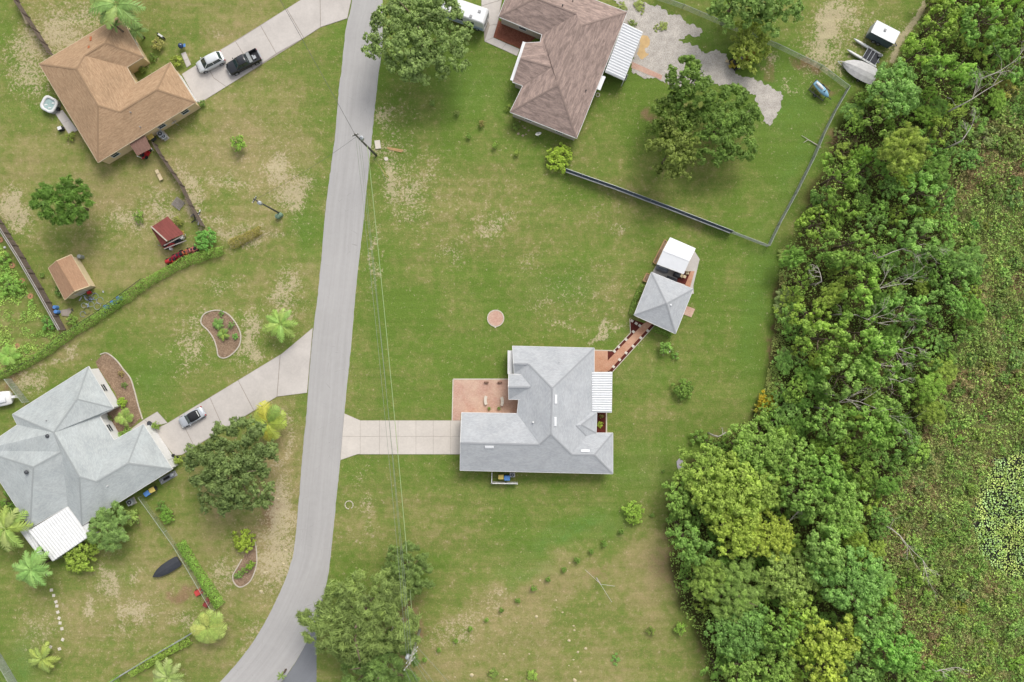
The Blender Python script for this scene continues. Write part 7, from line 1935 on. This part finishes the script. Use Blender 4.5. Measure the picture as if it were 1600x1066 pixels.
# ------------------------------------------------------------------ uncountable growth
def scatter_pts(poly, n, rs, clump=0):
    xs_ = [a for a, b in poly]; ys_ = [b for a, b in poly]
    out = []
    while sum(len(o) for o in out) < n:
        X = rs.uniform(min(xs_), max(xs_), n); Y = rs.uniform(min(ys_), max(ys_), n)
        k = inpoly(X, Y, poly)
        if clump: k &= (vnoise(X / 13, Y / 13, clump) + .35 * vnoise(X / 4, Y / 4, clump + 1)) > rs.uniform(.45, .95, n)
        out.append(np.stack([X[k], Y[k]], 1))
    return np.concatenate(out)[:n]
def to_world(A): return (A[:, 0] - 800) * .1, (533 - A[:, 1]) * .1
rs = np.random.RandomState(77)
def growth(name, poly, n, hmax, leaf, cols, seed, clump, blade=False, exclude=None, hs_=16, tn=7):
    A = scatter_pts(poly, n, rs, clump)
    if exclude is not None: A = A[~inpoly(A[:, 0], A[:, 1], exclude)]
    x, y = to_world(A); n = len(x)
    hn = vnoise(A[:, 0] / hs_, A[:, 1] / hs_, seed) * .7 + vnoise(A[:, 0] / 5, A[:, 1] / 5, seed + 1) * .6
    z = np.clip((hn - .42) * 1.9, .04, 1.1) * hmax * rs.uniform(.35, 1, n)
    C = np.stack([x, y, z], 1)
    Nn = unit(rs.normal(size=(n, 3)) * (1.2 if blade else .8) + np.array([0, .0, .55 if blade else .8]))
    Ls = leaf * rs.uniform(.5, 1.5, n); Wd = Ls * (.14 if blade else .55)
    tone = .5 + .6 * (vnoise(A[:, 0] / tn, A[:, 1] / tn, seed + 3) - .5) + .8 * (vnoise(A[:, 0] / 26, A[:, 1] / 26, seed + 8) - .5) + rs.normal(0, .07, n)
    me = quads_mesh(name, C, Nn, Ls, Wd, tone, rs, cols)
    o = link(name, me); o['kind'] = 'stuff'; return o
def two_tone(name, c1, c2, c3, sc=.35, big=None):
    n = NB(name, .7, spec=.15); p_ = n.pos('world'); a = n.noise(p_, sc, 4, .6); b = n.noise(p_, sc * 4, 3)
    t = n.attr('tone'); cc = n.mix(n.ramp(a, .42, .6), c1, c2); cc = n.mix(n.ramp(b, .55, .7), cc, c3)
    if big: cc = n.mix(n.ramp(n.noise(p_, .09, 4, .6, .6), .50, .62), cc, big)
    n.color(n.scale_col(cc, n.ramp(t, 0, 1, .62, 1.4))); return n.m
VIS_MARSH = [(1680, 60), (1600, 110), (1540, 190), (1500, 250), (1480, 320), (1490, 390), (1520, 430), (1500, 520), (1460, 600), (1440, 680), (1390, 760), (1360, 840), (1390, 900), (1390, 960), (1410, 1010), (1460, 1066), (1470, 1120), (1680, 1120)]
growth('marsh_grass', VIS_MARSH, 90000, .7, .5, two_tone('marsh_grass_blades', D(138, 150, 82, 1.6), D(162, 156, 108, 1.5), D(120, 146, 70, 1.55), .35, D(172, 146, 108, 1.25)), 31, 9, True, pond, 22)
growth('marsh_weeds', VIS_MARSH, 70000, 1.4, .28, two_tone('marsh_weed_leaves', D(112, 146, 68, 1.8), D(132, 148, 80, 1.7), D(98, 138, 60, 1.65), .18, D(150, 134, 92, 1.4)), 41, 5, False, pond, 9, 5)
growth('marsh_herbs', VIS_MARSH, 14000, 1.1, .22, two_tone('pale_herb_leaves', D(146, 166, 104, 1.3), D(150, 168, 84, 1.3), D(162, 170, 134, 1.2), .5), 43, 14, False, pond, 6, 4)
growth('undergrowth', [(x if x < 1700 else 1660, y) for x, y in WOOD], 100000, 1.8, .30, two_tone('undergrowth_leaves', G(88, 122, 52, .85), G(112, 132, 58, .85), G(74, 106, 46, .8), .6), 51, 0)
# low weeds and tussocks crumbling over the lawn edges
growth('hedge_bottom_weeds', [(1196, 600), (1216, 470), (1218, 392), (1236, 372), (1226, 470), (1226, 600), (1200, 660), (1180, 655)], 5000, .4, .2, two_tone('edge_weeds', G(110, 120, 66), G(150, 124, 92), G(96, 120, 54)), 61, 3)
growth('garden_weeds', [(-20, 400), (0, 380), (60, 480), (95, 520), (60, 548), (0, 575), (-20, 580)], 6000, .35, .2, two_tone('garden_weed_leaves', G(104, 150, 62), G(122, 140, 66), G(88, 130, 56)), 63, 6)
# brush pile
m = MB(); rq = random.Random(3); q0 = P(1322, 222)
for k in range(70):
    a = rq.uniform(-1.2, 1.2) + (PI if rq.random() < .5 else 0); c0 = Vector((q0.x + rq.gauss(0, 1.1), q0.y + rq.gauss(0, .9), rq.uniform(.05, .5))); L = rq.uniform(.5, 1.7)
    m.tube([c0, c0 + Vector((math.cos(a), math.sin(a), rq.uniform(-.1, .15))) * L * .5, c0 + Vector((math.cos(a + .3), math.sin(a + .3), rq.uniform(-.1, .2))) * L], [.04, .03, .01], 4)
bp = struct('brush_pile', m, flat('dead_twigs', D(150, 116, 98), .9, var=.25, scale=4)); bp['kind'] = 'stuff'
# lily pads on the pond
gx, gy = np.meshgrid(np.arange(1505, 1690, 3.3), np.arange(695, 920, 3.3)); A = np.stack([gx.ravel(), gy.ravel()], 1) + rs.normal(0, .85, (gx.size, 2))
pr = ragged([Vector(q) for q in pond], 5, 3, 8); A = A[inpoly(A[:, 0], A[:, 1], [(q.x, q.y) for q in pr])]
keep = (vnoise(A[:, 0] / 11, A[:, 1] / 11, 91) * .5 + vnoise(A[:, 0] / 4, A[:, 1] / 4, 92) * .6) > rs.uniform(.18, .38, len(A))
A = A[keep & (A[:, 0] < 1690)]; x, y = to_world(A); n = len(x)
k = 7; an = np.arange(k) / k * 2 * PI
rr = rs.uniform(.11, .17, n); rot = rs.rand(n) * 6.28; tx, ty = rs.normal(0, .13, n), rs.normal(0, .13, n); zz_ = rs.uniform(.05, .16, n)
ca, sa = np.cos(an[None] + rot[:, None]), np.sin(an[None] + rot[:, None])
rad = rr[:, None] * np.where(np.arange(k) == 0, .35, 1.0)[None]
V_ = np.stack([x[:, None] + rad * ca, y[:, None] + rad * sa, zz_[:, None] + rad * (tx[:, None] * ca + ty[:, None] * sa) + .03], -1).reshape(-1, 3)
me = bpy.data.meshes.new('lily_pads'); fast_mesh(me, V_, np.arange(n * k).reshape(n, k))
tn = np.clip(.5 + .6 * (vnoise(A[:, 0] / 12, A[:, 1] / 12, 95) - .5) + rs.normal(0, .2, n), 0, 1)
at = me.attributes.new('tone', 'FLOAT', 'POINT'); at.data.foreach_set('value', np.repeat(tn, k).astype(np.float32))
lm = NB('lily_pad_leaf', .45, spec=.4); t = lm.attr('tone'); yn = lm.noise(lm.pos(), .25, 3)
cc = lm.mix(lm.ramp(yn, .45, .6), D(166, 198, 124, 1.7), D(184, 200, 108, 1.7)); lm.color(lm.scale_col(cc, lm.ramp(t, 0, 1, .65, 1.25)))
me.materials.append(lm.m); o = link('lily_pads', me); o['kind'] = 'stuff'
